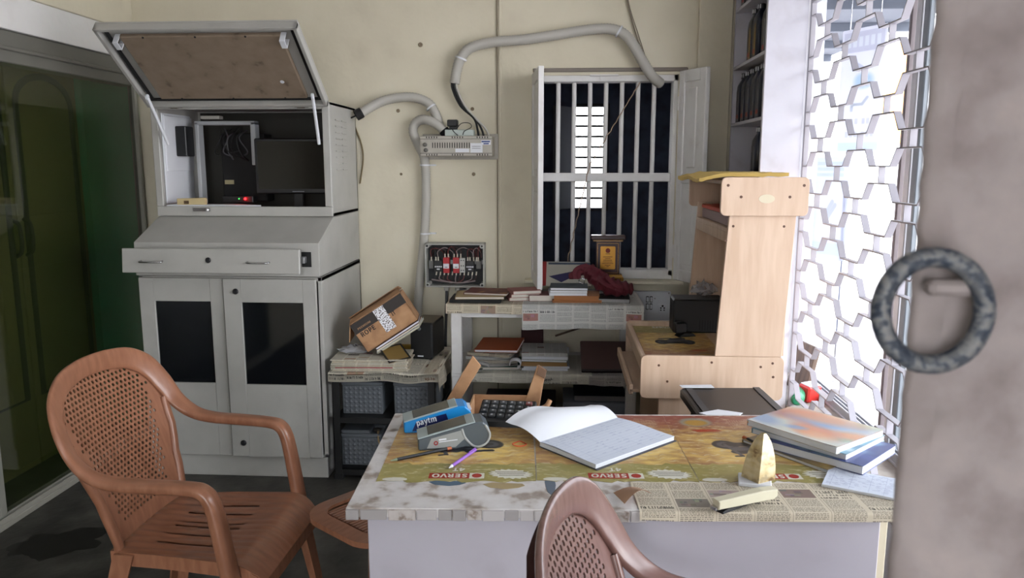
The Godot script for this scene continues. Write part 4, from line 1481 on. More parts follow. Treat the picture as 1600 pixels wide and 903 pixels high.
	obj("red_light", s, glow(Color(1.0, 0.08, 0.10), 12.0), ind)
	s = S()
	lathe(s, [Vector2(0.003, 0), Vector2(0.003, 0.002), Vector2(0, 0.003)], 8, at(Vector3(-1.632, 1.331, -3.84), Basis(Vector3.RIGHT, PI / 2)))
	obj("green_light", s, glow(Color(0.25, 0.9, 0.35), 3.0), ind)
	var ol := OmniLight3D.new()
	ol.name = "red_indicator_glow"
	ol.light_color = Color(1.0, 0.1, 0.12)
	ol.light_energy = 0.0015
	ol.light_size = 0.005
	ol.omni_range = 8.0
	ol.omni_attenuation = 2.0
	ol.shadow_enabled = true
	ol.position = Vector3(-1.600, 1.331, -3.828)
	add_child(ol)
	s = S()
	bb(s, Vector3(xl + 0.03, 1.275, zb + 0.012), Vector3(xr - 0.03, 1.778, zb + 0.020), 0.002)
	obj("back_plate", s, mt("plate_charcoal", tx.steel, 0.6, 1.0, Color(0.30, 0.30, 0.28)), t)  # charcoal-tinted sheet covering the back wall of the housing
	# black electronics chassis hung inside the pale frame
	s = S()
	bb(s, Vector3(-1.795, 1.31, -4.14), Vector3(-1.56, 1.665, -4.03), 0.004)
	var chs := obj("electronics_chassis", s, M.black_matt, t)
	s = S()
	bb(s, Vector3(-1.785, 1.40, -4.031), Vector3(-1.735, 1.422, -4.0285))
	obj("rating_label", s, col(Color(0.66, 0.62, 0.48), 0.7), chs)
	rebase(t)
	# things standing inside the housing
	var m := thing("monitor", "black flat monitor standing inside the open cabinet housing", "monitor", Vector3(-1.345, 1.27, -3.90), deg_to_rad(4))
	s = S()
	bb(s, Vector3(-0.21, 0.085, -0.02), Vector3(0.21, 0.365, 0.012), 0.006)
	obj("bezel", s, M.black, m)
	s = S()
	bb(s, Vector3(-0.195, 0.11, 0.0115), Vector3(0.195, 0.35, 0.013))
	obj("screen", s, col(Color(0.025, 0.03, 0.035), 0.12), m)
	s = S()
	bb(s, Vector3(-0.025, 0.0945, 0.0125), Vector3(0.035, 0.0985, 0.0135))
	obj("emblem", s, col(Color(0.5, 0.52, 0.54), 0.4), m)
	s = S()
	bb(s, Vector3(-0.025, 0.01, -0.02), Vector3(0.025, 0.12, -0.005), 0.004)
	obj("neck", s, M.black, m)
	s = S()
	lathe(s, [Vector2(0.11, 0), Vector2(0.11, 0.005), Vector2(0.06, 0.014), Vector2(0, 0.016)], 24, at(Vector3(0, 0, 0)), true, 1.0, 0.7)
	obj("foot", s, M.black, m)
	var c := thing("wood_block", "pale cream wooden latch block lying in the open cabinet housing", "block", Vector3(-1.83, 1.306, -3.74), 0.05)
	s = S()
	prism(s, PackedVector2Array([Vector2(-0.07, 0), Vector2(0.07, 0), Vector2(0.07, 0.028), Vector2(0.065, 0.034), Vector2(-0.07, 0.030)]), 0.03, Transform3D.IDENTITY, 0.002)
	obj("body", s, col(Color(0.76, 0.69, 0.52), 0.7), c)
	s = S()
	bb(s, Vector3(-0.035, 0.004, 0.0148), Vector3(-0.01, 0.02, 0.0158))
	obj("notch", s, col(Color(0.33, 0.25, 0.16), 0.7), c)

func cabinet_door(t: Node3D, x0: float, x1: float, z: float, gx0: float, gx1: float, proud: float, g: Material) -> MeshInstance3D:
	var s := S()
	var y0 := 0.112
	var y1 := 0.978
	var gy0 := 0.472
	var gy1 := 0.868
	bb(s, Vector3(x0, y0, z), Vector3(gx0, y1, z + 0.018), 0.002)
	bb(s, Vector3(gx1, y0, z), Vector3(x1, y1, z + 0.018), 0.002)
	bb(s, Vector3(gx0, gy1, z), Vector3(gx1, y1, z + 0.018))
	bb(s, Vector3(gx0, y0, z), Vector3(gx1, gy0, z + 0.018))
	var d := obj("door", s, g, t)
	s = S()
	bb(s, Vector3(gx0 - 0.005, gy0 - 0.005, z + 0.004), Vector3(gx1 + 0.005, gy1 + 0.005, z + 0.009))
	obj("pane", s, M.dark_glass, d)
	return d
func build_bottle_shelf():
	var t := thing("wall_shelf", "tall white shelf unit beside the grille holding dark oil bottles", "shelf", Vector3(0.98, 0, -3.85))
	var wm := mt("shelf_white", tx.white, 0.5, 0.8, Color(0.92, 0.92, 0.97))
	var s := S()
	bb(s, Vector3(0.89, 0, -3.565), Vector3(1.066, 2.99, -3.545), 0.003)
	obj("end_panel", s, wm, t)
	s = S()
	bb(s, Vector3(0.892, 0, ZB + 0.002), Vector3(1.066, 2.99, ZB + 0.02), 0.002)
	obj("end_panel", s, wm, t)
	s = S()
	bb(s, Vector3(1.054, 0, ZB + 0.02), Vector3(1.066, 2.99, -3.565))
	obj("back_panel", s, wm, t)
	for y in [0.30, 0.58, 0.86, 1.145, 1.43, 1.715, 2.0, 2.285, 2.57]:
		s = S()
		bb(s, Vector3(0.892, y - 0.016, ZB + 0.02), Vector3(1.054, y, -3.565), 0.002)
		obj("shelf_board", s, wm, t)
	rebase(t)
	# the bottles
	var b := thing("oil_bottle", "dark blue oil bottle nearest the back wall on the middle shelf", "bottle", Vector3(0.935, 1.715, -4.11), 0.0, "oil bottles on the wall shelf")
	var navy := mk("navy_plastic", Color(0.045, 0.075, 0.16), 0.3)
	s = S()
	var fr := []
	var sc := []
	for e in [[0.0, 0.92, 0.9], [0.004, 1.0, 1.0], [0.155, 1.0, 1.0], [0.185, 0.92, 0.86], [0.205, 0.62, 0.55], [0.215, 0.42, 0.42], [0.225, 0.40, 0.40]]:
		fr.append(at(Vector3(0, e[0], 0), Basis(Vector3.RIGHT, -PI / 2)))
		sc.append(Vector2(e[1], e[2]))
	sweep(s, fr, rrect(0.062, 0.092, 0.016, 4), false, true, true, sc)
	obj("body", s, navy, b)
	s = S()
	lathe(s, [Vector2(0.018, 0.0), Vector2(0.019, 0.002), Vector2(0.019, 0.022), Vector2(0.017, 0.024), Vector2(0, 0.024)], 14, at(Vector3(0, 0.222, 0)))
	obj("cap", s, col(Color(0.07, 0.08, 0.10), 0.4), b)
	s = S()
	for k in 5:
		var a := PI * 0.5 + k * 0.5
		bb(s, Vector3(-0.0005, 0.0, -0.0022), Vector3(0.001, 0.018, 0.0022), 0.0, at(Vector3(cos(a + 0.6) * 0.0195, 0.224, sin(a + 0.6) * 0.0195), ry(-rad_to_deg(a + 0.6))))
	obj("cap_ribs", s, M.paper, b)
	var lab := S()
	prism(lab, PackedVector2Array([Vector2(0.004, 0.01), Vector2(0.034, 0.01), Vector2(0.032, 0.10), Vector2(0.022, 0.155), Vector2(0.014, 0.155), Vector2(0.006, 0.10)]), 0.0012, at(Vector3(-0.0315, 0, 0), ry(-90)))
	obj("label", lab, col(Color(0.42, 0.43, 0.45), 0.4), b)
	s = S()
	prism(s, PackedVector2Array([Vector2(-0.010, 0.02), Vector2(0.026, 0.02), Vector2(0.024, 0.04), Vector2(-0.006, 0.04)]), 0.0012, at(Vector3(-0.0323, 0, 0), ry(-90)))
	obj("label_badge", s, col(Color(0.62, 0.22, 0.16), 0.4), b)
	var names := ["second", "third", "fourth", "fifth"]
	for k in 4:
		copy_of(b, "dark blue oil bottle, %s from the back wall on the middle shelf" % names[k], Vector3(0.935, 1.715, -4.01 + k * 0.099), 0.0)
	var hi: Node3D = copy_of(b, "yellow labelled oil bottle, innermost of three on the upper shelf", Vector3(0.94, 2.0, -3.95), 0.0)
	for c in hi.get_children():
		if str(c.name).begins_with("label") and not str(c.name).contains("badge"): c.material_override = col(Color(0.60, 0.49, 0.24), 0.4)
	var h2: Node3D = copy_of(hi, "yellow labelled oil bottle in the middle of three on the upper shelf", Vector3(0.935, 2.0, -3.83), 0.0)
	copy_of(b, "dark oil bottle nearest the camera on the upper shelf", Vector3(0.945, 2.0, -3.70), 0.0)
	copy_of(b, "single dark blue oil bottle on the lower shelf behind the envelope", Vector3(0.93, 1.43, -3.72), 0.0)
	for k in 2: copy_of(b, "dark oil bottle %s the back wall on the topmost visible shelf" % ["against", "second from"][k], Vector3(0.935, 2.285, -4.10 + k * 0.1), 0.0)

func quilt(s: SurfaceTool, x0: float, x1: float, y0: float, y1: float, z: float, nx: int, ny: int, d: float):
	# panel of raised diamonds facing +z
	var dx := (x1 - x0) / nx
	var dy := (y1 - y0) / ny
	for i in nx:
		for j in ny:
			var c := Vector3(x0 + (i + 0.5) * dx, y0 + (j + 0.5) * dy, z + d)
			var p := [Vector3(c.x - dx / 2, c.y, z), Vector3(c.x, c.y - dy / 2, z), Vector3(c.x + dx / 2, c.y, z), Vector3(c.x, c.y + dy / 2, z)]
			for k in 4: tri(s, p[k], p[(k + 1) % 4], c, Vector3(0, 0, 1))

func build_battery_rack():
	var t := thing("battery_rack", "low black steel rack of two shelves beside the grey cabinet", "rack", Vector3(-0.81, 0, -3.72))
	var bm := col(Color(0.055, 0.058, 0.065), 0.45)
	var x0 := -1.072
	var x1 := -0.578
	var z0 := -3.98
	var z1 := -3.46
	var s: SurfaceTool
	for x in [x0, x1]:
		for z in [z0, z1]:
			s = S()
			var sx := 1.0 if x == x0 else -1.0
			var sz := 1.0 if z == z0 else -1.0
			bb(s, Vector3(x, 0.02, z), Vector3(x + sx * 0.035, 0.533, z + sz * 0.005), 0.001)
			bb(s, Vector3(x, 0.02, z), Vector3(x + sx * 0.005, 0.533, z + sz * 0.035), 0.001)
			obj("leg", s, bm, t)
			s = S()
			bb(s, Vector3(x - 0.005 * sx, 0, z - 0.004 * sz), Vector3(x + sx * 0.042, 0.03, z + sz * 0.042), 0.004)
			obj("foot", s, M.black_matt, t)
	for y in [0.05, 0.312, 0.533]:
		s = S()
		bb(s, Vector3(x0 + 0.005, y - 0.030, z1 - 0.030), Vector3(x1 - 0.005, y, z1 - 0.004), 0.002)
		bb(s, Vector3(x0 + 0.005, y - 0.030, z0 + 0.004), Vector3(x1 - 0.005, y, z0 + 0.030), 0.002)
		bb(s, Vector3(x0 + 0.005, y - 0.006, z0 + 0.005), Vector3(x1 - 0.005, y, z1 - 0.005), 0.001)
		obj("shelf", s, bm, t)
	rebase(t)
	# batteries
	var b := thing("battery", "grey quilted storage battery at upper left of the black rack", "battery", Vector3(-0.942, 0.312, -3.66), 0.0, "batteries in the black rack")
	var gm := mk("battery_grey", Color(0.36, 0.38, 0.40), 0.5)
	s = S()
	bb(s, Vector3(-0.098, 0, -0.14), Vector3(0.098, 0.142, 0.14), 0.004)
	quilt(s, -0.092, 0.092, 0.004, 0.138, 0.1402, 8, 6, 0.005)
	obj("case", s, gm, b)
	s = S()
	bb(s, Vector3(-0.101, 0.142, -0.143), Vector3(0.101, 0.160, 0.143), 0.004)
	bb(s, Vector3(-0.099, 0.160, -0.143), Vector3(0.045, 0.178, 0.141), 0.004)
	bb(s, Vector3(0.045, 0.160, -0.143), Vector3(0.099, 0.178, 0.06), 0.004)
	obj("lid", s, gm, b)
	s = S()
	lathe(s, [Vector2(0.012, 0), Vector2(0.010, 0.018), Vector2(0, 0.018)], 10, at(Vector3(0.072, 0.160, 0.10)))
	bb(s, Vector3(0.055, 0.166, 0.085), Vector3(0.09, 0.174, 0.115), 0.002)
	obj("terminal", s, col(Color(0.16, 0.14, 0.12), 0.5), b)
	var b2 := copy_of(b, "grey quilted storage battery at upper right of the black rack", Vector3(-0.69, 0.312, -3.66))
	var b3 := copy_of(b, "grey quilted storage battery at lower left of the black rack", Vector3(-0.955, 0.05, -3.66))
	copy_of(b, "grey quilted storage battery at lower right of the rack, behind the desk", Vector3(-0.70, 0.05, -3.66))
	s = S()
	tube(s, spline([Vector3(-0.868, 0.49, -3.56), Vector3(-0.866, 0.52, -3.55), Vector3(-0.83, 0.53, -3.55), Vector3(-0.79, 0.525, -3.55), Vector3(-0.775, 0.50, -3.55), Vector3(-0.75, 0.485, -3.56), Vector3(-0.625, 0.488, -3.56)], 6), 0.004, 7)
	tag(obj("jumper_wire", s, col(Color(0.62, 0.50, 0.28), 0.5)), "yellowish jumper wire arching between the two upper batteries", "wire")
	s = S()
	tube(s, spline([Vector3(-0.88, 0.225, -3.56), Vector3(-0.865, 0.19, -3.50), Vector3(-0.845, 0.155, -3.48), Vector3(-0.83, 0.13, -3.48)], 6), 0.004, 7)
	tag(obj("jumper_wire", s, col(Color(0.55, 0.46, 0.32), 0.5)), "short pale wire hanging from the lower left battery", "wire")
	# newspaper sheets covering the rack
	t = thing("newspaper", "newspaper spread over the top of the battery rack", "newspaper", Vector3(-0.81, 0.534, -3.72))
	s = S()
	sheet(s, func(u, w):
		var x := lerpf(-1.085, -0.56, u)
		var zz: float = -3.99 + w * 0.58
		var y: float = 0.537 + 0.002 * sin(u * 17.0 + w * 5.0)
		if zz > -3.452:
			y -= (zz + 3.452) * 1.0 + 0.004 * sin(u * 11.0)
			zz = -3.448 + 0.004 * sin(u * 9.0)
		return Vector3(x, y, zz), 26, 30, Vector3(0, -0.0012, 0))
	obj("sheet", s, M.news, t)
	s = S()
	sheet(s, func(u, w):
		var p := Vector3(-0.63 + u * 0.115, 0.541, -3.90 + w * 0.46)
		if p.x > -0.572:
			p.y -= (p.x + 0.572) * 1.6 + 0.0
			p.x = -0.572 + (p.x + 0.572) * 0.25 + 0.006 * sin(w * 14.0)
		return p, 12, 16, Vector3(0, -0.0012, 0))
	obj("sheet", s, M.news3, t)
	text("up to", 0.014, at(Vector3(-0.60, 0.515, -3.4435)), col(Color(0.42, 0.28, 0.18), 0.9), t, "headline", true, 0.045)
	rebase(t)
	t = thing("newspaper", "folded newspaper with red print lying at the front left of the rack", "newspaper", Vector3(-0.885, 0.54, -3.565), deg_to_rad(4))
	for k in 9:
		s = S()
		box(s, Vector3(0.004 * sin(k * 2.0) - 0.01, 0.0035 + k * 0.0063, -0.003 * cos(k * 1.7)), Vector3(0.36, 0.0058, 0.22), 0.001, at(Vector3.ZERO, ry(2.5 * sin(k * 1.3))))
		obj("fold", s, M.news if k % 3 != 1 else M.news3, t)
	s = S()
	bb(s, Vector3(-0.17, 0.018, 0.109), Vector3(0.10, 0.023, 0.1125))
	obj("print_band", s, col(Color(0.58, 0.24, 0.26), 0.8), t)
	# crumpled clear bag
	s = S()
	var nz := FastNoiseLite.new()
	nz.seed = 3
	nz.frequency = 9.0
	sheet(s, func(u, w):
		var a: float = u * TAU
		var r: float = sin(w * PI) * (0.06 + 0.02 * nz.get_noise_2d(cos(a), sin(a) + w * 2.0))
		return Vector3(-0.985 + cos(a) * r * 1.35, 0.598 + 0.05 * (1.0 - w) * (0.8 + 0.5 * nz.get_noise_2d(u * 3.0, w * 3.0)), -3.58 + sin(a) * r), 22, 12)
	tag(obj("plastic_bag", s, M.plastic_bag), "crumpled clear plastic bag on the newspapers beside the rope carton", "plastic bag")
	# carton tilted on a stack of thick booklets
	build_carton()
	# small black power unit
	t = thing("power_unit", "small black upright power unit behind the rope carton", "power unit", Vector3(-0.672, 0.540, -3.81), deg_to_rad(-8))
	s = S()
	bb(s, Vector3(-0.058, 0, -0.11), Vector3(0.058, 0.185, 0.10), 0.008)
	obj("body", s, M.black, t)
	s = S()
	bb(s, Vector3(-0.055, 0.182, -0.10), Vector3(0.055, 0.187, 0.085), 0.002)
	obj("top_panel", s, col(Color(0.36, 0.33, 0.27), 0.8), t)
	s = S()
	lathe(s, [Vector2(0.009, 0), Vector2(0.009, 0.004), Vector2(0.006, 0.006), Vector2(0, 0.006)], 12, at(Vector3(-0.01, 0.155, 0.10), Basis(Vector3.RIGHT, PI / 2)))
	obj("button", s, col(Color(0.35, 0.37, 0.38), 0.4), t)
	s = S()
	bb(s, Vector3(-0.03, 0.158, 0.0995), Vector3(-0.022, 0.163, 0.1015))
	obj("green_light", s, glow(Color(0.2, 0.6, 0.3), 0.4), t)
	s = S()
	bb(s, Vector3(-0.02, 0.012, 0.0995), Vector3(0.01, 0.018, 0.101))
	obj("emblem", s, M.paper, t)
	# yellow cloth pouch behind the unit
	s = S()
	prism(s, rrect(0.11, 0.05, 0.018), 0.05, at(Vector3(-0.80, 0.566, -3.80)), 0.01)
	tag(obj("yellow_pouch", s, col(Color(0.66, 0.52, 0.16), 0.8)), "small yellow pouch between the carton and the black unit", "pouch")

func build_carton():
	var t := thing("rope_carton", "open cardboard rope carton tilted on booklets on the battery rack", "carton", Vector3(-0.792, 0.693, -3.55))
	# local frame: the front face looks at the camera, box rolled by about 31 degrees
	var B := Basis(Vector3(0, 0, 1), deg_to_rad(33.0)) * ry(9.0) * Basis(Vector3.RIGHT, 0.04)
	t.basis = B
	var w := 0.285
	var h := 0.152
	var d := 0.20
	var s := S()
	bb(s, Vector3(-w / 2, 0, -d), Vector3(w / 2, 0.004, 0))
	bb(s, Vector3(-w / 2, 0, -0.004), Vector3(w / 2, h, 0))
	bb(s, Vector3(-w / 2, 0, -d), Vector3(w / 2, h, -d + 0.004))
	bb(s, Vector3(-w / 2, 0, -d), Vector3(-w / 2 + 0.004, h, 0))
	bb(s, Vector3(w / 2 - 0.004, 0, -d), Vector3(w / 2, h, 0))
	obj("carton_body", s, M.card, t)
	# printed dark upper band, foil tape, lettering
	s = S()
	prism(s, PackedVector2Array([Vector2(-w / 2, h * 0.66), Vector2(w / 2, h * 0.66), Vector2(w / 2, h), Vector2(-w / 2, h)]), 0.0008, at(Vector3(0, 0, 0.0005)))
	obj("printed_band", s, col(Color(0.22, 0.20, 0.19), 0.85), t)
	s = S()
	prism(s, PackedVector2Array([Vector2(-0.02, 0.03), Vector2(0.035, 0.03), Vector2(0.035, h), Vector2(-0.02, h)]), 0.0008, at(Vector3(0.005, 0, 0.0012)))
	obj("tape", s, M.foil, t)
	text("ROPE", 0.024, at(Vector3(-0.085, h * 0.56, 0.0012)), M.ink, t, "lettering", true, 0.075)
	text("IT", 0.022, at(Vector3(0.062, h * 0.60, 0.0012)), M.ink, t, "lettering", true, 0.02)
	text("PREMIUM", 0.010, at(Vector3(-0.085, h * 0.78, 0.0012)), col(Color(0.62, 0.48, 0.36), 0.9), t, "lettering", true, 0.07)
	# flaps: two lie half closed, front one drooping
	s = S()
	box(s, Vector3(0, 0, -d * 0.26), Vector3(w, 0.004, d * 0.52), 0.001, at(Vector3(0, h + 0.004, 0), Basis(Vector3.RIGHT, 0.14)))
	obj("flap", s, M.card, t)
	s = S()
	box(s, Vector3(0, 0, d * 0.26), Vector3(w, 0.004, d * 0.52), 0.001, at(Vector3(0, h + 0.006, -d), Basis(Vector3.RIGHT, -0.22)))
	obj("flap", s, M.card, t)
	s = S()
	box(s, Vector3(-0.04, 0, -d / 2), Vector3(0.08, 0.004, d * 0.96), 0.001, at(Vector3(-w / 2, h, 0), Basis(Vector3(0, 0, 1), 0.95)))
	obj("flap", s, M.card, t)
	# booklets under it, same tilt
	for k in 3:
		var bt := thing("booklet", ["white booklet directly under the tilted rope carton", "maroon edged booklet second under the tilted rope carton", "cream booklet lowest under the tilted rope carton"][k], "booklet", t.position + B * Vector3(0.02, -0.008 - k * 0.011, -0.095), 0.0, "booklets under the carton")
		bt.basis = B * ry(-3.0 * k)
		s = S()
		box(s, Vector3.ZERO, Vector3(0.24, 0.008, 0.20), 0.001)
		obj("pages", s, [M.paper, col(Color(0.80, 0.77, 0.70), 0.9), col(Color(0.72, 0.70, 0.62), 0.9)][k], bt)
		s = S()
		box(s, Vector3(0, 0.0047, 0), Vector3(0.245, 0.0012, 0.205))
		obj("cover", s, [col(Color(0.30, 0.10, 0.10), 0.6), col(Color(0.36, 0.16, 0.14), 0.6), M.paper][k], bt)
	var p := thing("framed_card", "dark bordered yellow card leaning under the booklets on the rack", "card", Vector3(-0.78, 0.612, -3.53), 0.0)
	p.rotation = Vector3(-1.25, 0.15, 0.4)
	s = S()
	box(s, Vector3.ZERO, Vector3(0.11, 0.14, 0.004), 0.001)
	obj("card", s, col(Color(0.50, 0.40, 0.20), 0.7), p)
	s = S()
	for e in [[-0.055, -0.048, -0.07, 0.07], [0.048, 0.055, -0.07, 0.07], [-0.055, 0.055, 0.062, 0.07], [-0.055, 0.055, -0.07, -0.062]]: bb(s, Vector3(e[0], e[2], 0.001), Vector3(e[1], e[3], 0.004))
	obj("border", s, M.black_matt, p)

# a stack of flat books; each is its own thing
func book(label: String, at_: Vector3, size: Vector3, turn: float, cover: Material, pages: Material, group := "", tilt := Vector3.ZERO, kind := "book") -> Node3D:
	var b := thing(kind, label, kind, at_, deg_to_rad(turn), group)
	if tilt != Vector3.ZERO: b.rotation = Vector3(tilt.x, deg_to_rad(turn) + tilt.y, tilt.z)
	var s := S()
	bb(s, Vector3(-size.x / 2 + 0.003, 0.001, -size.z / 2 + 0.003), Vector3(size.x / 2, size.y - 0.001, size.z / 2 - 0.003))
	obj("pages", s, pages, b)
	s = S()
	bb(s, Vector3(-size.x / 2, size.y - 0.0015, -size.z / 2), Vector3(size.x / 2 + 0.002, size.y, size.z / 2))
	bb(s, Vector3(-size.x / 2, 0, -size.z / 2), Vector3(size.x / 2 + 0.002, 0.0015, size.z / 2))
	bb(s, Vector3(-size.x / 2 - 0.001, 0, -size.z / 2), Vector3(-size.x / 2 + 0.002, size.y, size.z / 2))
	obj("cover", s, cover, b)
	return b

func build_side_table():
	var t := thing("side_table", "white painted wooden side table with a lower shelf under the window", "table", Vector3(-0.08, 0, -3.92))
	var wm: Material = M.paint_white
	var s: SurfaceTool
	for x in [-0.535, 0.335]:
		for z in [-3.705, -4.15]:
			s = S()
			bb(s, Vector3(x, 0, z - 0.045), Vector3(x + 0.052, 0.806, z), 0.003)
			obj("leg", s, wm, t)
	s = S()
	bb(s, Vector3(-0.550, 0.803, -4.197), Vector3(0.39, 0.825, -3.69), 0.003)
	obj("table_top", s, wm, t)
	s = S()
	bb(s, Vector3(-0.50, 0.755, -3.735), Vector3(0.335, 0.803, -3.715), 0.002)
	obj("apron", s, wm, t)
	s = S()
	bb(s, Vector3(-0.535, 0.453, -4.19), Vector3(0.385, 0.471, -3.70), 0.002)
	obj("lower_shelf", s, wm, t)
	s = S()
	bb(s, Vector3(-0.535, 0.16, -4.19), Vector3(0.385, 0.178, -3.71), 0.002)
	obj("bottom_shelf", s, wm, t)
	rebase(t)
	# newspapers draped over the two edges
	drape("newspaper", "tan newspaper with brown pictures draped over the left of the side table", -0.555, -0.172, 0.8255, -3.688, 0.40, 0.055, M.news3)
	var nt := drape("newspaper", "grey newspaper hanging lowest over the right front of the side table", -0.18, 0.41, 0.8285, -3.684, 0.40, 0.13, M.news2)
	var lt := drape("newspaper", "pale newspaper with an upside-down bold word hanging over the lower shelf", -0.485, 0.165, 0.4755, -3.695, 0.40, 0.055, mu("news_pale", newspaper(24, 512, 512, Color(0.78, 0.77, 0.72), Color(0.55, 0.53, 0.50), 0), 0.9))
	var w := text("Aquaguard", 0.017, at(Vector3(-0.07, 0.4755 - 0.028, -3.6865) - lt.position, Basis(Vector3(0, 0, 1), PI)), col(Color(0.16, 0.16, 0.18), 0.9), lt, "headline", true, 0.115)
	text("up to", 0.010, at(Vector3(-0.34, 0.4755 - 0.038, -3.6865) - lt.position), col(Color(0.5, 0.2, 0.18), 0.9), lt, "headline", true, 0.03)
	drape("newspaper", "coloured newspaper hanging at the right end of the lower shelf", 0.15, 0.40, 0.4735, -3.693, 0.40, 0.06, mu("news_col", newspaper(25, 512, 512, Color(0.62, 0.60, 0.58), Color(0.34, 0.33, 0.36), 6), 0.9))
	# --- on the table top
	var Y := 0.8295
	var pg := col(Color(0.78, 0.76, 0.72), 0.9)
	var pk := col(Color(0.58, 0.38, 0.36), 0.7)
	book("black flat book at the bottom of the left pile on the side table", Vector3(-0.415, Y, -3.80), Vector3(0.25, 0.016, 0.18), 0, M.black_matt, M.black_matt, "books on the side table")
	book("beige ledger second in the left pile on the side table", Vector3(-0.40, Y + 0.016, -3.82), Vector3(0.24, 0.012, 0.20), 4, col(Color(0.62, 0.54, 0.40), 0.8), pg, "books on the side table")
	book("worn maroon book on top of the left pile on the side table", Vector3(-0.36, Y + 0.028, -3.86), Vector3(0.22, 0.010, 0.17), -8, mt("maroon_worn", art_tex(71, Color(0.36, 0.17, 0.16), [Color(0.45, 0.28, 0.18), Color(0.62, 0.48, 0.26), Color(0.30, 0.12, 0.13)], 256, 256, 14), 0.6, 4.0), pg, "books on the side table")
	for k in 3:
		book(["lowest pink book of the small pile at the table centre", "middle pink book of the small pile at the table centre", "top pink book of the small pile at the table centre"][k], Vector3(-0.19 + 0.006 * k, Y + k * 0.017, -3.84), Vector3(0.145, 0.017, 0.12), 12 + k * 3.0, pk, pg, "pink books on the side table")
	book("dull pink notebook lying between the piles on the side table", Vector3(-0.09, Y, -3.84), Vector3(0.13, 0.03, 0.13), 4, col(Color(0.46, 0.30, 0.29), 0.8), pg, "books on the side table")
	var or_ := col(Color(0.66, 0.42, 0.22), 0.7)
	book("lowest orange notebook under the white papers", Vector3(0.085, Y, -3.83), Vector3(0.24, 0.012, 0.18), 2, or_, col(Color(0.55, 0.36, 0.2), 0.8), "orange notebooks")
	book("upper orange notebook under the white papers", Vector3(0.09, Y + 0.012, -3.84), Vector3(0.22, 0.020, 0.18), -3, or_, col(Color(0.60, 0.40, 0.24), 0.8), "orange notebooks")
	for k in 3:
		book(["white register lowest in the stack under the magazine", "grey register in the middle of the stack under the magazine", "dark covered register on top of the stack under the magazine"][k], Vector3(0.04 + 0.004 * k, Y + 0.032 + k * 0.013, -3.84), Vector3(0.185, 0.013, 0.16), 3 - 2 * k, [M.paper, col(Color(0.62, 0.60, 0.56), 0.8), col(Color(0.20, 0.24, 0.25), 0.7)][k], M.paper, "registers on the side table")
	# red and white magazine leaning against the wall
	var mg := thing("magazine", "white magazine with a red spine leaning against the window wall", "magazine", Vector3(0.03, Y + 0.045, -3.97), 0.0)
	mg.rotation = Vector3(-1.05, 0.0, 0.0)
	s = S()
	prism(s, rrect(0.27, 0.21, 0.004), 0.008, at(Vector3(0, 0.105, 0)))
	obj("cover", s, col(Color(0.72, 0.71, 0.66), 0.5), mg)
	s = S()
	bb(s, Vector3(-0.135, 0.0, 0.004), Vector3(-0.10, 0.21, 0.0052))
	obj("red_stripe", s, col(Color(0.62, 0.16, 0.17), 0.5), mg)
	s = S()
	bb(s, Vector3(-0.09, 0.185, 0.004), Vector3(0.135, 0.20, 0.0052))
	obj("blue_stripe", s, col(Color(0.24, 0.30, 0.38), 0.5), mg)
	s = S()
	prism(s, PackedVector2Array([Vector2(-0.085, 0.08), Vector2(0.06, 0.13), Vector2(0.07, 0.10), Vector2(-0.02, 0.03)]), 0.001, at(Vector3(0, 0, 0.0045)))
	obj("navy_shape", s, col(Color(0.18, 0.17, 0.33), 0.5), mg)
	book("thin black book lying under the maroon bag", Vector3(0.265, Y, -3.83), Vector3(0.17, 0.020, 0.16), -4, M.black_matt, col(Color(0.55, 0.55, 0.55), 0.8), "books on the side table")
	# maroon bag: lumpy soft body with strap folds
	var bag := thing("maroon_bag", "crumpled maroon cloth bag with straps slumped on the books", "bag", Vector3(0.18, Y + 0.02, -3.89))
	var nz := FastNoiseLite.new()
	nz.seed = 12
	nz.frequency = 1.6
	var mb := mk("maroon_cloth", Color(0.33, 0.06, 0.12), 0.7)
	mb.rim_enabled = true
	mb.rim = 0.3
	s = S()
	# the body slumps from upper left down to the right
	var path := spline([Vector3(-0.06, 0.125, -0.02), Vector3(-0.015, 0.108, 0.0), Vector3(0.03, 0.072, 0.03), Vector3(0.085, 0.045, 0.05), Vector3(0.14, 0.04, 0.05), Vector3(0.185, 0.035, 0.045)], 7)
	var fr := path_frames(path)
	var sc := []
	for i in fr.size():
		var u := float(i) / (fr.size() - 1)
		var r := 0.52 + 0.48 * sin(PI * clampf(u * 0.9 + 0.08, 0, 1))
		sc.append(Vector2(r * (1.0 + 0.18 * sin(i * 1.7)), r * (0.62 + 0.12 * sin(i * 1.3 + 1.0))))
	var lump := PackedVector2Array()
	for k in 22:
		var a := TAU * k / 22
		var r := 0.062 * (1.0 + 0.13 * sin(a * 5.0) + 0.07 * sin(a * 9.0 + 1.0))
		lump.append(Vector2(cos(a) * r, sin(a) * r))
	sweep(s, fr, lump, false, true, true, sc)
	obj("bag_body", s, mb, bag)
	for e in [[0.0, 0.0], [0.02, 0.03], [-0.02, 0.05]]:
		s = S()
		var q := spline([Vector3(-0.10 + e[0], 0.085, 0.05), Vector3(-0.10 + e[0], 0.125 - e[1] * 0.4, 0.03), Vector3(-0.05 + e[0], 0.145 - e[1] * 0.5, 0.01), Vector3(0.02 + e[0], 0.12 - e[1] * 0.3, 0.03), Vector3(0.06 + e[0], 0.075, 0.075 + e[1]), Vector3(0.13, 0.05 - e[1] * 0.4, 0.095)], 6)
		sweep(s, path_frames(q), rrect(0.022, 0.008, 0.003, 2))
		obj("strap", s, mb, bag)
	s = S()
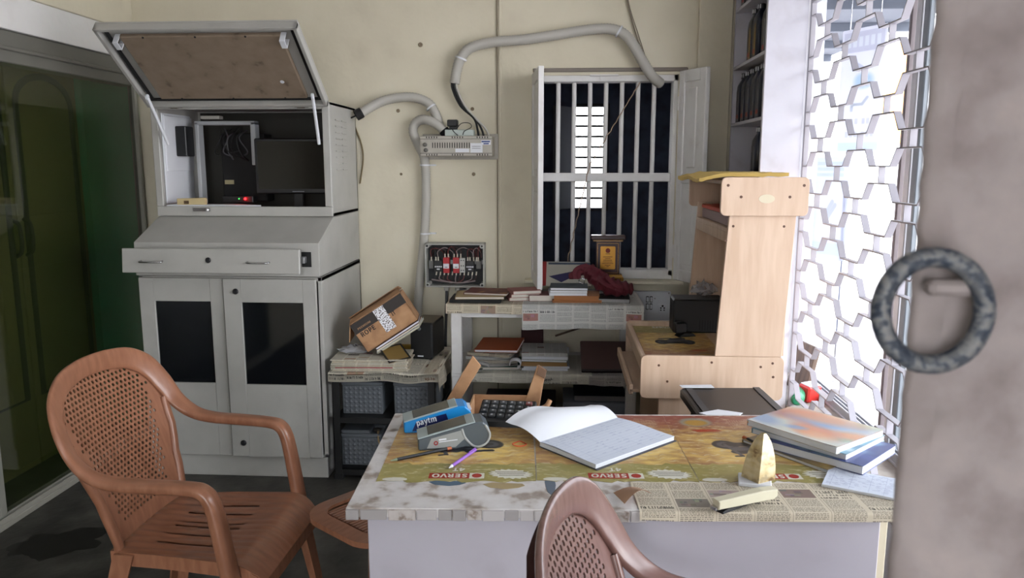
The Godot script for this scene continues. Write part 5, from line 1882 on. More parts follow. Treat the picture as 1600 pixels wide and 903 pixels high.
	tube(s, spline([Vector3(-0.082, 0.075, 0.055), Vector3(-0.07, 0.09, 0.065), Vector3(-0.055, 0.083, 0.065), Vector3(-0.06, 0.062, 0.06)], 6, true), 0.003, 6, true)
	obj("buckle", s, M.chrome, bag)
	# award plaque on the window sill
	build_plaque()
	# --- lower shelf
	Y = 0.4760
	var ot := col(Color(0.60, 0.30, 0.18), 0.5)
	book("green edged folder at the bottom of the messy stack on the lower shelf", Vector3(-0.32, Y, -3.87), Vector3(0.25, 0.016, 0.22), 3, col(Color(0.16, 0.34, 0.29), 0.7), pg, "papers on the lower shelf")
	for k in 4:
		paper_wad(["curled newspaper lowest in the messy stack", "folded newspaper second in the messy stack", "folded newspaper third in the messy stack", "grey magazine near the top of the messy stack"][k], Vector3(-0.34 + 0.012 * (k % 2), Y + 0.018 + k * 0.017, -3.86), Vector3(0.25 - 0.008 * k, 0.015, 0.21), 6 - 7 * k, [M.news2, M.news, M.news2, M.news3][k], k)
	# rolled edge of paper
	s = S()
	var ring := []
	for k in 14:
		var a := TAU * k / 16.0
		ring.append(Vector3(-0.40 + cos(a) * 0.055, Y + 0.035 + sin(a) * 0.020, -3.70))
	sweep(s, path_frames(ring, false, Vector3(0, 0, 1)), rrect(0.003, 0.06, 0.001, 1))
	tag(obj("rolled_paper", s, M.news2), "rolled newspaper loop sticking out of the messy stack", "newspaper")
	s = S()
	ring = []
	for k in 12:
		var a := -1.2 + PI * 1.6 * k / 12.0
		ring.append(Vector3(-0.215 + cos(a) * 0.028, Y + 0.050 + sin(a) * 0.022, -3.71))
	sweep(s, path_frames(ring, false, Vector3(0, 0, 1)), rrect(0.003, 0.06, 0.001, 1))
	tag(obj("rolled_paper", s, M.paper), "small white paper curl at the right of the messy stack", "paper")
	var top := book("orange brown register on top of the messy stack", Vector3(-0.305, Y + 0.098, -3.87), Vector3(0.22, 0.014, 0.20), -8, ot, M.paper, "papers on the lower shelf", Vector3(0.10, 0, 0.03))
	for k in 6:
		var lab: String = ["white folder lowest in the neat stack on the lower shelf", "white pad second in the neat stack on the lower shelf", "tan envelope stack third in the neat stack on the lower shelf", "green edged folder fourth in the neat stack on the lower shelf", "white register fifth in the neat stack on the lower shelf", "grey newspaper on top of the neat stack on the lower shelf"][k]
		book(lab, Vector3(-0.07 + 0.005 * sin(k * 2.1), Y + [0.0, 0.013, 0.024, 0.045, 0.058, 0.074][k], -3.87), Vector3(0.23, [0.012, 0.010, 0.020, 0.012, 0.015, 0.018][k], 0.22), 3.0 * sin(k * 1.4), [M.paper, M.paper, col(Color(0.62, 0.47, 0.28), 0.8), col(Color(0.42, 0.46, 0.36), 0.8), M.paper, M.news2][k], [M.paper, M.paper, col(Color(0.58, 0.45, 0.28), 0.8), M.paper, M.paper, M.news2][k], "neat stack on the lower shelf")
	# brown flat case leaning at the right
	var bc := thing("brown_case", "flat brown board case leaning back at the right of the lower shelf", "case", Vector3(0.235, Y + 0.003, -3.74))
	bc.rotation = Vector3(-0.95, 0.03, 0)
	s = S()
	prism(s, rrect(0.24, 0.20, 0.006), 0.022, at(Vector3(0, 0.10, 0)), 0.003)
	obj("board", s, col(Color(0.33, 0.25, 0.24), 0.7), bc)
	s = S()
	bb(s, Vector3(-0.118, 0.0, -0.012), Vector3(0.118, 0.012, 0.012), 0.002)
	obj("edge_strip", s, col(Color(0.17, 0.15, 0.16), 0.7), bc)
	s = S()
	bb(s, Vector3(-0.06, 0, -0.03), Vector3(0.06, 0.10, 0.03), 0.003)
	var rb := obj("maroon_box", s, col(Color(0.22, 0.07, 0.09), 0.7))
	rb.position = Vector3(-0.145, 0.62, -4.12)
	rb.scale = Vector3(1.0, 1.4, 1.0)
	rb.position.y = 0.477
	tag(rb, "dark maroon box standing at the wall on the lower shelf", "box")
	s = S()
	rod(s, Vector3(-0.02, 0.565, -4.17), Vector3(0.36, 0.70, -4.17), 0.006, 6)
	tag(obj("thin_rod", s, M.plank), "thin brown rod slanting against the wall under the table top", "rod")
	# bottom shelf boxes
	Y = 0.178
	for e in [[Vector3(0.20, Y, -3.90), Vector3(0.34, 0.13, 0.26), col(Color(0.50, 0.53, 0.58), 0.6), "pale grey plastic crate on the bottom shelf of the side table"], [Vector3(-0.20, Y, -3.90), Vector3(0.36, 0.11, 0.3), col(Color(0.22, 0.20, 0.21), 0.8), "dark flat carton on the bottom shelf of the side table"]]:
		var c := thing("storage_crate", e[3], "crate", e[0])
		var z: Vector3 = e[1]
		s = S()
		bb(s, Vector3(-z.x / 2, 0, -z.z / 2), Vector3(z.x / 2, z.y, z.z / 2), 0.006)
		obj("body", s, e[2], c)
		s = S()
		bb(s, Vector3(-z.x / 2 - 0.006, z.y - 0.02, -z.z / 2 - 0.006), Vector3(z.x / 2 + 0.006, z.y + 0.004, z.z / 2 + 0.006), 0.003)
		obj("rim", s, e[2], c)
	book("dark blue file lying on the pale crate under the table", Vector3(0.21, Y + 0.136, -3.88), Vector3(0.26, 0.03, 0.2), 0, col(Color(0.10, 0.15, 0.26), 0.6), col(Color(0.5, 0.5, 0.52), 0.8))

func paper_wad(label: String, p: Vector3, size: Vector3, turn: float, m: Material, seed_: int):
	# folded papers whose corners lift
	var t := thing("folded_paper", label, "newspaper", p, deg_to_rad(turn), "papers on the lower shelf")
	for k in 3:
		var s := S()
		sheet(s, func(u, w):
			var x: float = (u - 0.5) * size.x
			var z: float = (w - 0.5) * size.z
			var lift: float = 0.012 * pow(maxf(0.0, u - 0.55) * 2.0, 2.0) * (k * 0.5 + 0.3) * (1.0 + sin(seed_ * 3.0 + k))
			return Vector3(x, 0.0015 + k * size.y / 3.2 + lift + 0.001 * sin(u * 9.0 + seed_), z), 10, 6, Vector3(0, size.y / 5.0, 0))
		obj("leaf", s, m, t)

func drape(called: String, label: String, x0: float, x1: float, y: float, zedge: float, depth: float, hang: float, m: Material) -> Node3D:
	var t := thing(called, label, "newspaper", Vector3((x0 + x1) / 2, y, zedge))
	var total := depth + hang
	var s := S()
	var seedk := x0 * 31.0
	var n := 40
	for side in 2:
		s.set_smooth_group(side + 5)
		for i in 24:
			for j in n:
				var P := []
				var U := []
				for d in [[0, 0], [1, 0], [1, 1], [0, 1]]:
					var u: float = (i + d[0]) / 24.0
					var w: float = (j + d[1]) / float(n)
					var l := w * total
					var px := lerpf(x0, x1, u) - (x0 + x1) / 2
					var edge := 0.006 * sin(u * 7.0 + seedk) + 0.004 * sin(u * 19.0 + seedk * 2.0)
					var p: Vector3
					var bend := 0.012
					if l < depth: p = Vector3(px, 0.0, l - depth)
					else:
						var a := minf((l - depth) / bend, PI / 2)
						var rest := maxf(0.0, l - depth - bend * PI / 2)
						p = Vector3(px, -bend * 0.64 * (1 - cos(a)) - rest * (1.0 + edge * 6.0), 0.007 * sin(a) + rest * 0.02 + 0.003 * sin(u * 13.0 + seedk) * minf(1.0, rest * 30.0))
					p += Vector3(0, 0.0012 if side == 0 else 0.0, 0.0008 if side == 0 and l > depth else 0.0)
					P.append(p); U.append(Vector2(u * (x1 - x0) * 2.0, w * total * 2.0))
				quad(s, P[0], P[1], P[2], P[3], Vector3(0, 1, 1) * (1 if side == 0 else -1), U[0], U[1], U[2], U[3])
	obj("sheet", s, m, t)
	return t

func build_plaque():
	var t := thing("award_plaque", "maroon and gold award plaque standing on the window sill", "plaque", Vector3(0.258, 0.885, -4.135))
	var wood := mk("plaque_wood", Color(0.20, 0.05, 0.06), 0.35)
	var gold := mk("plaque_gold", Color(0.72, 0.52, 0.20), 0.32, 0.55)
	var s := S()
	bb(s, Vector3(-0.085, 0, -0.03), Vector3(0.085, 0.020, 0.03), 0.002)
	obj("base", s, gold, t)
	s = S()
	bb(s, Vector3(-0.078, 0.020, -0.026), Vector3(0.078, 0.034, 0.026), 0.002)
	obj("base_step", s, gold, t)
	s = S()
	for k in 22: bb(s, Vector3(-0.075 + k * 0.007, 0.022, 0.026), Vector3(-0.0715 + k * 0.007, 0.031, 0.0275))
	obj("beading", s, col(Color(0.86, 0.74, 0.48), 0.4, 0.4), t).set_meta("kind", "stuff")
	s = S()
	bb(s, Vector3(-0.063, 0.034, -0.02), Vector3(0.063, 0.212, 0.014), 0.002)
	obj("body", s, wood, t)
	s = S()
	bb(s, Vector3(-0.08, 0.212, -0.026), Vector3(0.08, 0.222, 0.024), 0.002)
	obj("cornice", s, col(Color(0.70, 0.58, 0.42), 0.5), t)
	s = S()
	bb(s, Vector3(-0.092, 0.222, -0.032), Vector3(0.092, 0.245, 0.032), 0.004)
	obj("cap", s, wood, t)
	s = S()
	for e in [[-0.056, -0.0545, 0.042, 0.202], [0.0545, 0.056, 0.042, 0.202], [-0.056, 0.056, 0.2005, 0.202], [-0.056, 0.056, 0.042, 0.0435]]: bb(s, Vector3(e[0], e[2], 0.014), Vector3(e[1], e[3], 0.0152))
	obj("inlay_line", s, gold, t)
	s = S()
	prism(s, rrect(0.080, 0.124, 0.006, 3), 0.003, at(Vector3(0, 0.124, 0.0155)), 0.0006)
	obj("gold_plate", s, gold, t)
	s = S()
	lathe(s, [Vector2(0.013, 0), Vector2(0.013, 0.001), Vector2(0, 0.001)], 16, at(Vector3(0, 0.163, 0.017), Basis(Vector3.RIGHT, PI / 2)))
	obj("emblem", s, col(Color(0.50, 0.14, 0.06), 0.5), t)
	s = S()
	for e in [[0.144, 0.024], [0.128, 0.05], [0.119, 0.03], [0.110, 0.046], [0.101, 0.05], [0.092, 0.06], [0.083, 0.03], [0.076, 0.012]]: bb(s, Vector3(-e[1] / 2, e[0], 0.0168), Vector3(e[1] / 2, e[0] + 0.003, 0.0176))
	obj("engraving", s, col(Color(0.30, 0.17, 0.05), 0.6), t).set_meta("kind", "stuff")
	text("DIVISIONAL OFFICE", 0.009, at(Vector3(0.015, 0.010, 0.0305)), M.ink, t, "lettering", true, 0.115)

func build_computer_desk():
	var t := thing("computer_desk", "beech laminate computer desk with a tall hutch facing left", "desk", Vector3(0.60, 0, -3.36))
	var bm: Material = M.beech
	var zn := -2.975
	var zf := -3.675
	var toX := Basis(Vector3(1, 0, 0), Vector3(0, 1, 0), Vector3(0, 0, 1))
	var s: SurfaceTool
	for e in [["side_panel", zn - 0.009], ["side_panel", zf + 0.009]]:
		s = S()
		var poly := rrect(0.555, 0.175, 0.022, 4)
		prism(s, poly, 0.018, at(Vector3(0.602, 0.672, e[1])), 0.0015)
		obj(e[0], s, bm, t)
	# hutch uprights, slanted front edge
	for z in [zn - 0.010, zf + 0.010]:
		s = S()
		prism(s, PackedVector2Array([Vector2(0.612, 0.76), Vector2(0.868, 0.76), Vector2(0.895, 1.33), Vector2(0.645, 1.33)]), 0.018, at(Vector3(0, 0, z - 0.002 if z > -3.3 else z + 0.002)), 0.0015)
		obj("upright", s, bm, t)
		s = S()
		prism(s, rrect(0.325, 0.145, 0.020, 4), 0.018, at(Vector3(0.768, 1.383, z + (0.018 if z > -3.3 else -0.018))), 0.0015)
		var ck := obj("cheek", s, bm, t)
		if z > -3.3:
			s = S()
			lathe(s, [Vector2(0.030, 0), Vector2(0.030, 0.0012), Vector2(0, 0.0012)], 20, at(Vector3(0.775, 1.375, z + 0.027), Basis(Vector3.RIGHT, PI / 2)), true, 1.0, 0.55)
			obj("oval_sticker", s, col(Color(0.80, 0.76, 0.66), 0.5), ck)
			for p in [Vector2(0.63, 1.425), Vector2(0.68, 1.382), Vector2(0.86, 1.382), Vector2(0.91, 1.425)]:
				s = S()
				lathe(s, [Vector2(0.0055, 0), Vector2(0.0055, 0.001), Vector2(0, 0.001)], 10, at(Vector3(p.x, p.y, z + 0.027), Basis(Vector3.RIGHT, PI / 2)))
				obj("screw_cap", s, col(Color(0.32, 0.20, 0.13), 0.5), ck)
	for p in [Vector2(0.66, 1.27), Vector2(0.85, 1.27), Vector2(0.635, 1.215), Vector2(0.395, 0.72), Vector2(0.43, 0.655), Vector2(0.60, 0.735), Vector2(0.79, 0.72), Vector2(0.835, 0.735), Vector2(0.84, 0.68)]:
		s = S()
		lathe(s, [Vector2(0.005, 0), Vector2(0.005, 0.001), Vector2(0, 0.001)], 10, at(Vector3(p.x, p.y, -2.9748 if p.y < 1.0 else -2.9778), Basis(Vector3.RIGHT, PI / 2)))
		obj("screw_cap", s, col(Color(0.32, 0.20, 0.13), 0.5), t)
	s = S()
	bb(s, Vector3(0.64, 1.425, zf + 0.02), Vector3(0.915, 1.441, zn - 0.02), 0.002)
	obj("hutch_top", s, bm, t)
	s = S()
	bb(s, Vector3(0.640, 1.245, zf + 0.02), Vector3(0.885, 1.261, zn - 0.02), 0.002)
	bb(s, Vector3(0.640, 1.205, zf + 0.02), Vector3(0.655, 1.245, zn - 0.02), 0.002)
	obj("hutch_shelf", s, bm, t)
	s = S()
	bb(s, Vector3(0.872, 0.76, zf + 0.02), Vector3(0.880, 1.425, zn - 0.02))
	obj("hutch_back", s, bm, t)
	s = S()
	bb(s, Vector3(0.345, 0.715, zf + 0.018), Vector3(0.878, 0.733, zn - 0.018), 0.002)
	obj("desk_top", s, bm, t)
	s = S()
	bb(s, Vector3(0.326, 0.69, zf + 0.018), Vector3(0.346, 0.752, zn - 0.018), 0.004)
	obj("front_rail", s, bm, t)
	s = S()
	bb(s, Vector3(0.285, 0.600, zf + 0.03), Vector3(0.60, 0.612, zn - 0.03), 0.002)
	bb(s, Vector3(0.283, 0.590, zf + 0.03), Vector3(0.300, 0.632, zn - 0.03), 0.003)
	obj("keyboard_tray", s, bm, t)
	for z in [zn - 0.03, zf + 0.03]:
		s = S()
		bb(s, Vector3(0.40, 0, z - 0.009), Vector3(0.84, 0.59, z + 0.009), 0.002)
		obj("leg_panel", s, bm, t)
	s = S()
	bb(s, Vector3(0.83, 0.2, zf + 0.03), Vector3(0.842, 0.715, zn - 0.03))
	obj("back_panel", s, bm, t)
	rebase(t)
	# poster used as a mat on the desk
	t = thing("poster_mat", "engine oil poster lying as a mat on the computer desk", "poster", Vector3(0.51, 0.734, -3.325))
	s = S()
	quad(s, Vector3(-0.155, 0.0012, -0.33), Vector3(0.16, 0.0012, -0.33), Vector3(0.16, 0.0012, 0.33), Vector3(-0.155, 0.0012, 0.33), Vector3.UP)
	bb(s, Vector3(-0.155, 0, -0.33), Vector3(0.16, 0.001, 0.33))
	obj("print", s, M.poster2, t)
	text("SERVO", 0.028, at(Vector3(-0.02, 0.0018, -0.30), flat(0)), M.paper, t, "lettering", true, 0.09)
	# black box unit in the hutch
	t = thing("black_printer", "black printer box with vent slots inside the computer desk hutch", "printer", Vector3(0.63, 0.7355, -3.575))
	s = S()
	bb(s, Vector3(-0.105, 0, -0.06), Vector3(0.13, 0.155, 0.06), 0.006)
	obj("body", s, M.black, t)
	s = S()
	bb(s, Vector3(-0.10, 0.154, -0.065), Vector3(0.125, 0.158, 0.055), 0.002)
	obj("top_panel", s, col(Color(0.30, 0.30, 0.31), 0.7), t)
	for k in 8:
		s = S()
		bb(s, Vector3(0.015 + k * 0.012, 0.012, 0.0595), Vector3(0.020 + k * 0.012, 0.06, 0.0605))
		obj("vent_slot", s, M.black_matt, t)
	s = S()
	var nz := FastNoiseLite.new()
	nz.seed = 31
	nz.frequency = 7.0
	sheet(s, func(u, w):
		var a: float = u * TAU
		var r: float = sin(w * PI) * (0.055 + 0.03 * nz.get_noise_2d(cos(a) * 0.7, sin(a) * 0.7 + w))
		return Vector3(0.67 + cos(a) * r, 0.8955 + 0.075 * (1.0 - w) * (0.9 + 0.6 * nz.get_noise_2d(u * 2.0, w * 2.0)), -3.58 + sin(a) * r), 20, 12)
	tag(obj("plastic_bag", s, M.plastic_bag), "crumpled clear plastic bag on the black printer", "plastic bag")
	# small dark gadget with a cable on the mat
	t = thing("desk_gadget", "small black gadget with a clip lying on the poster mat of the computer desk", "gadget", Vector3(0.545, 0.736, -3.44), 0.3)
	s = S()
	prism(s, rrect(0.06, 0.05, 0.012), 0.035, at(Vector3(0, 0.040, 0)), 0.006)
	obj("body", s, M.black, t)
	s = S()
	prism(s, PackedVector2Array([Vector2(-0.015, 0), Vector2(0.07, 0), Vector2(0.06, 0.012), Vector2(0.01, 0.018)]), 0.05, Transform3D.IDENTITY, 0.002)
	obj("clip", s, M.black_matt, t)
	# box of tissue and orange file in the hutch shelf
	t = thing("orange_file", "orange file lying on the hutch shelf under the yellow envelope", "file", Vector3(0.74, 1.262, -3.38))
	s = S()
	bb(s, Vector3(-0.085, 0.045, -0.24), Vector3(0.1, 0.062, 0.25), 0.003)
	obj("orange_cover", s, col(Color(0.80, 0.30, 0.20), 0.5), t)
	s = S()
	bb(s, Vector3(-0.08, 0, -0.25), Vector3(0.1, 0.045, 0.28), 0.003)
	obj("papers", s, col(Color(0.58, 0.50, 0.50), 0.7), t)
	# yellow envelope on the hutch
	t = thing("yellow_envelope", "crumpled yellow paper envelope lying on top of the hutch", "envelope", Vector3(0.76, 1.462, -3.42))
	s = S()
	nz.frequency = 6.0
	sheet(s, func(u, w):
		var x: float = lerpf(-0.21, 0.13, u)
		var z: float = lerpf(-0.26, 0.30, w) + 0.03 * u
		var y: float = 0.008 + 0.005 * nz.get_noise_2d(u * 1.6, w * 2.2)
		if x < -0.12: y -= (-0.12 - x) * 0.22 * (1.0 + 0.25 * sin(w * 9.0))
		return Vector3(x, y, z), 24, 26, Vector3(0, -0.014, 0))
	obj("paper", s, col(Color(0.80, 0.68, 0.38), 0.75), t)
	# a black document case on a steel box between the desks
	t = thing("steel_box", "dark steel box behind the front desk carrying the document case", "box", Vector3(0.62, 0, -2.65))
	s = S()
	bb(s, Vector3(-0.12, 0, -0.18), Vector3(0.15, 0.635, 0.16), 0.006)
	obj("body", s, col(Color(0.16, 0.16, 0.18), 0.6), t)
	s = S()
	bb(s, Vector3(-0.125, 0.61, -0.185), Vector3(0.155, 0.64, 0.165), 0.004)
	obj("lid", s, col(Color(0.14, 0.14, 0.16), 0.6), t)
	t = thing("document_case", "black flat document case lying behind the front desk", "case", Vector3(0.615, 0.641, -2.66), deg_to_rad(3))
	s = S()
	prism(s, rrect(0.31, 0.34, 0.03, 5), 0.035, at(Vector3(0.0, 0.018, 0), flat(0)), 0.006)
	obj("shell", s, col(Color(0.115, 0.115, 0.125), 0.42), t)
	for e in [-0.135, 0.12]:
		s = S()
		bb(s, Vector3(e, 0.036, -0.165), Vector3(e + 0.025, 0.039, 0.165), 0.001)
		obj("seam_band", s, col(Color(0.24, 0.24, 0.25), 0.5), t)
	s = S()
	prism(s, PackedVector2Array([Vector2(0, 0), Vector2(0.12, 0.006), Vector2(0.115, 0.045), Vector2(-0.005, 0.03)]), 0.002, at(Vector3(0.46, 0.682, -2.80), flat(0)))
	tag(obj("paper_slip", s, M.paper), "torn white paper strip on the far corner of the document case", "paper")
	s = S()
	prism(s, PackedVector2Array([Vector2(0, 0.01), Vector2(0.07, 0.05), Vector2(0.145, 0.018), Vector2(0.12, -0.02), Vector2(0.03, -0.02)]), 0.002, at(Vector3(0.47, 0.683, -2.49), flat(0)))
	tag(obj("paper_slip", s, M.paper), "folded white paper on the near edge of the document case", "paper")
const DX := -0.465
const DZ := -1.566
const DT := 2.7
const DH := 0.755
# a point of the front desk's own frame (x right, z towards the camera, from its front left corner) in the world
func dk(x: float, z: float, y := 0.0) -> Vector3:
	return Vector3(DX, DH + y, DZ) + ry(DT) * Vector3(x, 0, z)

func build_desk():
	var t := thing("front_desk", "white painted wooden office desk with a chipped edge in the foreground", "desk", Vector3(DX, 0, DZ), deg_to_rad(DT))
	var W := 1.215
	var D := 0.655
	var s := S()
	bb(s, Vector3(0, DH - 0.022, -D), Vector3(W, DH, 0), 0.002)
	obj("desk_top", s, M.desk_white, t)
	# edging chips along the front, some missing or proud
	rng.seed = 21
	var x := 0.0
	var mats := [mt("chip_a", tx.white, 0.6, 2.0, Color(0.82, 0.80, 0.80)), mt("chip_b", tx.white, 0.6, 2.0, Color(0.70, 0.68, 0.68)), mt("chip_c", tx.stain, 0.7, 3.0, Color(0.9, 0.88, 0.87))]
	while x < 0.66:
		var w: float = [0.032, 0.034, 0.062, 0.036, 0.048][rng.randi() % 5]
		s = S()
		bb(s, Vector3(x + 0.0008, DH - 0.024 - rng.randf() * 0.003, 0.0), Vector3(x + w - (0.003 if rng.randf() < 0.5 else 0.0012), DH - 0.002, 0.004 + rng.randf() * 0.003), 0.001)
		obj("edge_chip", s, mats[rng.randi() % 3], t)
		x += w
	# front modesty panel, end panels
	s = S()
	bb(s, Vector3(0.042, 0, -0.045), Vector3(W - 0.03, DH - 0.022, -0.027), 0.002)
	obj("front_panel", s, M.paint_lilac, t)
	for e in [0.042, W - 0.048]:
		s = S()
		bb(s, Vector3(e, 0, -0.34 if e < 0.5 else -D + 0.02), Vector3(e + 0.018, DH - 0.022, -0.045), 0.002)
		obj("end_panel", s, M.paint_lilac, t)
	s = S()
	bb(s, Vector3(W - 0.028, 0, -0.09), Vector3(W - 0.002, DH - 0.022, -0.05), 0.002)
	obj("corner_post", s, col(Color(0.80, 0.76, 0.66), 0.7), t)
	# posters, upside down to the viewer
	var red := col(Color(0.62, 0.16, 0.10), 0.5)
	var wht := col(Color(0.80, 0.79, 0.74), 0.6)
	for k in 3:
		var x0: float = [0.04, 0.424, 0.812][k]
		var w: float = [0.382, 0.386, 0.372][k]
		var z0: float = [-0.145, -0.150, -0.152][k]
		var p := thing("desk_poster", ["left engine oil poster glued upside down on the desk, under the card terminals", "middle engine oil poster glued upside down on the desk, under the open ledger", "right engine oil poster glued upside down on the desk, under the books"][k], "poster", dk(x0 + w / 2, z0, 0.0004), deg_to_rad(DT + [0.6, 0.0, 0.2][k]), "oil posters on the desk")
		var L := 0.49
		s = S()
		rng.seed = 40 + k
		# slightly torn outline: a fan of quads with a wavering near edge
		var n := 26
		for i in n:
			var a := float(i) / n
			var b := float(i + 1) / n
			var za := 0.006 * sin(a * 21.0 + k) + (0.012 if i % 9 == 4 else 0.0)
			var zb := 0.006 * sin(b * 21.0 + k) + (0.012 if (i + 1) % 9 == 4 else 0.0)
			quad(s, Vector3((a - 0.5) * w, 0.0008, -za), Vector3((b - 0.5) * w, 0.0008, -zb), Vector3((b - 0.5) * w, 0.0008, -L), Vector3((a - 0.5) * w, 0.0008, -L), Vector3.UP, Vector2(1 - a, 0), Vector2(1 - b, 0), Vector2(1 - b, 1), Vector2(1 - a, 1))
			quad(s, Vector3((a - 0.5) * w, 0.0008, -za), Vector3((b - 0.5) * w, 0.0008, -zb), Vector3((b - 0.5) * w, 0, -zb), Vector3((a - 0.5) * w, 0, -za), Vector3(0, 0, 1), Vector2(1 - a, 0), Vector2(1 - b, 0), Vector2(1 - b, 0.01), Vector2(1 - a, 0.01))
		obj("sheet", s, [M.poster, M.poster2, M.poster3][k], p)
		# brand box: red field with white letters and a round emblem
		var f := flat(180)
		var cx := 0.0
		s = S()
		bb(s, Vector3(cx - 0.068, 0.0008, -0.050), Vector3(cx + 0.030, 0.0011, -0.018))
		obj("brand_field", s, red, p)
		s = S()
		bb(s, Vector3(cx + 0.030, 0.0008, -0.050), Vector3(cx + 0.066, 0.0011, -0.018))
		obj("emblem_field", s, wht, p)
		s = S()
		lathe(s, [Vector2(0.012, 0), Vector2(0.012, 0.0006), Vector2(0, 0.0006)], 16, at(Vector3(cx + 0.048, 0.0011, -0.034)))
		obj("emblem", s, red, p)
		text("SERVO", 0.022, at(Vector3(cx - 0.019, 0.0014, -0.034), f), wht, p, "lettering", true, 0.085)
		text("4T", 0.020, at(Vector3(cx + 0.002, 0.0013, -0.072), f), wht, p, "lettering", true, 0.03)
		# starburst
		var st := PackedVector2Array()
		for i in 36:
			var r := 1.0 if i % 2 == 0 else 0.78
			st.append(Vector2(cos(TAU * i / 36) * 0.056 * r, sin(TAU * i / 36) * 0.030 * r))
		s = S()
		prism(s, st, 0.0006, at(Vector3(0.130, 0.0010, -0.045), flat(172)))
		var sb := obj("starburst", s, wht, p)
		s = S()
		for i in 3: bb(s, Vector3(0.092 + 0.005 * i, 0.0013, -0.058 + i * 0.010), Vector3(0.170 - 0.004 * i, 0.0015, -0.055 + i * 0.010))
		obj("small_print", s, col(Color(0.45, 0.44, 0.36), 0.7), sb).set_meta("kind", "stuff")
		s = S()
		lathe(s, [Vector2(0.030, 0), Vector2(0.030, 0.0005), Vector2(0, 0.0005)], 18, at(Vector3(-0.148, 0.0008, -0.012)), true, 1.0, 0.35)
		obj("oval_mark", s, wht, p)
	# torn scraps showing under the posters
	for e in [[0.21, -0.138, 0.09, 0.03, Color(0.30, 0.38, 0.45), "torn bluish paper scrap at the front edge of the left poster"], [0.345, -0.125, 0.10, 0.035, Color(0.62, 0.55, 0.40), "torn tan paper scrap at the right front of the left poster"], [0.455, -0.128, 0.026, 0.10, Color(0.36, 0.40, 0.45), "grey adhesive tape strip at the seam beside the ledger"]]:
		s = S()
		var pp := PackedVector2Array()
		for i in 9:
			var a := TAU * i / 9
			pp.append(Vector2(cos(a) * e[2] / 2 * (1.0 + 0.2 * sin(i * 2.3)), sin(a) * e[3] / 2 * (1.0 + 0.2 * cos(i * 1.7))))
		prism(s, pp, 0.0005, at(Vector3.ZERO, flat(0)))
		var o := obj("paper_scrap", s, col(e[4], 0.7))
		o.position = dk(e[0], e[1], 0.0004)
		o.rotation.y = deg_to_rad(DT)
		tag(o, e[5], "paper scrap")
	# newspaper along the right front edge
	var nw := drape("newspaper", "yellowed newspaper taped over the right front edge of the desk", DX + 0.645, DX + 1.225, DH + 0.0006, DZ - 0.004, 0.150, 0.032, M.news3)
	nw.position = dk(0.935, 0.003, 0.0006)
	nw.rotation.y = deg_to_rad(DT)
	# its curled torn corner
	s = S()
	sheet(s, func(u, w):
		return Vector3(-0.03 + u * 0.06, 0.002 + 0.03 * sin(u * 2.4) * (1.0 - w * 0.6), -0.06 * w + 0.01 * u), 8, 8, Vector3(0, -0.0008, 0))
	var cc := obj("torn_corner", s, col(Color(0.66, 0.52, 0.42), 0.8))
	cc.position = dk(0.645, -0.035, 0.001)
	cc.rotation.y = deg_to_rad(20)
	tag(cc, "curled torn paper corner at the left end of the yellowed newspaper", "paper scrap")

func card_terminal(label: String, p: Vector3, turn: float, side: Material, accent: Material) -> Node3D:
	var t := thing("card_terminal", label, "card terminal", p, deg_to_rad(turn), "card payment terminals")
	var W := 0.078
	var body := PackedVector2Array([Vector2(0.0, 0.004), Vector2(0.004, 0.0), Vector2(0.10, 0.0), Vector2(0.125, 0.004), Vector2(0.145, 0.001), Vector2(0.165, 0.003), Vector2(0.183, 0.016), Vector2(0.192, 0.036), Vector2(0.188, 0.055), Vector2(0.172, 0.070), Vector2(0.150, 0.070), Vector2(0.0, 0.032)])
	var s := S()
	prism(s, body, W, at(Vector3(0, 0, -W / 2)), 0.003)
	obj("body", s, side, t)
	# top face frame: pale ends, dark screen between
	var dir := Vector3(0.150, 0.038, 0).normalized()
	var nrm := Vector3(-dir.y, dir.x, 0)
	var B := Basis(dir, nrm, Vector3(0, 0, 1))
	s = S()
	box(s, Vector3(0.0775, 0.001, -W / 2), Vector3(0.157, 0.004, W - 0.002), 0.0015, at(Vector3(0, 0.032, 0), B))
	obj("top_frame", s, col(Color(0.62, 0.67, 0.67), 0.35), t)
	s = S()
	box(s, Vector3(0.080, 0.0033, -W / 2), Vector3(0.105, 0.001, W - 0.012), 0.0, at(Vector3(0, 0.032, 0), B))
	obj("screen", s, col(Color(0.20, 0.20, 0.18), 0.15), t)
	s = S()
	prism(s, PackedVector2Array([Vector2(0.022, 0.006), Vector2(0.098, 0.006), Vector2(0.125, 0.030), Vector2(0.118, 0.052), Vector2(0.034, 0.033)]), 0.0016, at(Vector3(0, 0, 0.0004)), 0.0003)
	obj("side_inlay", s, accent, t)
	return t

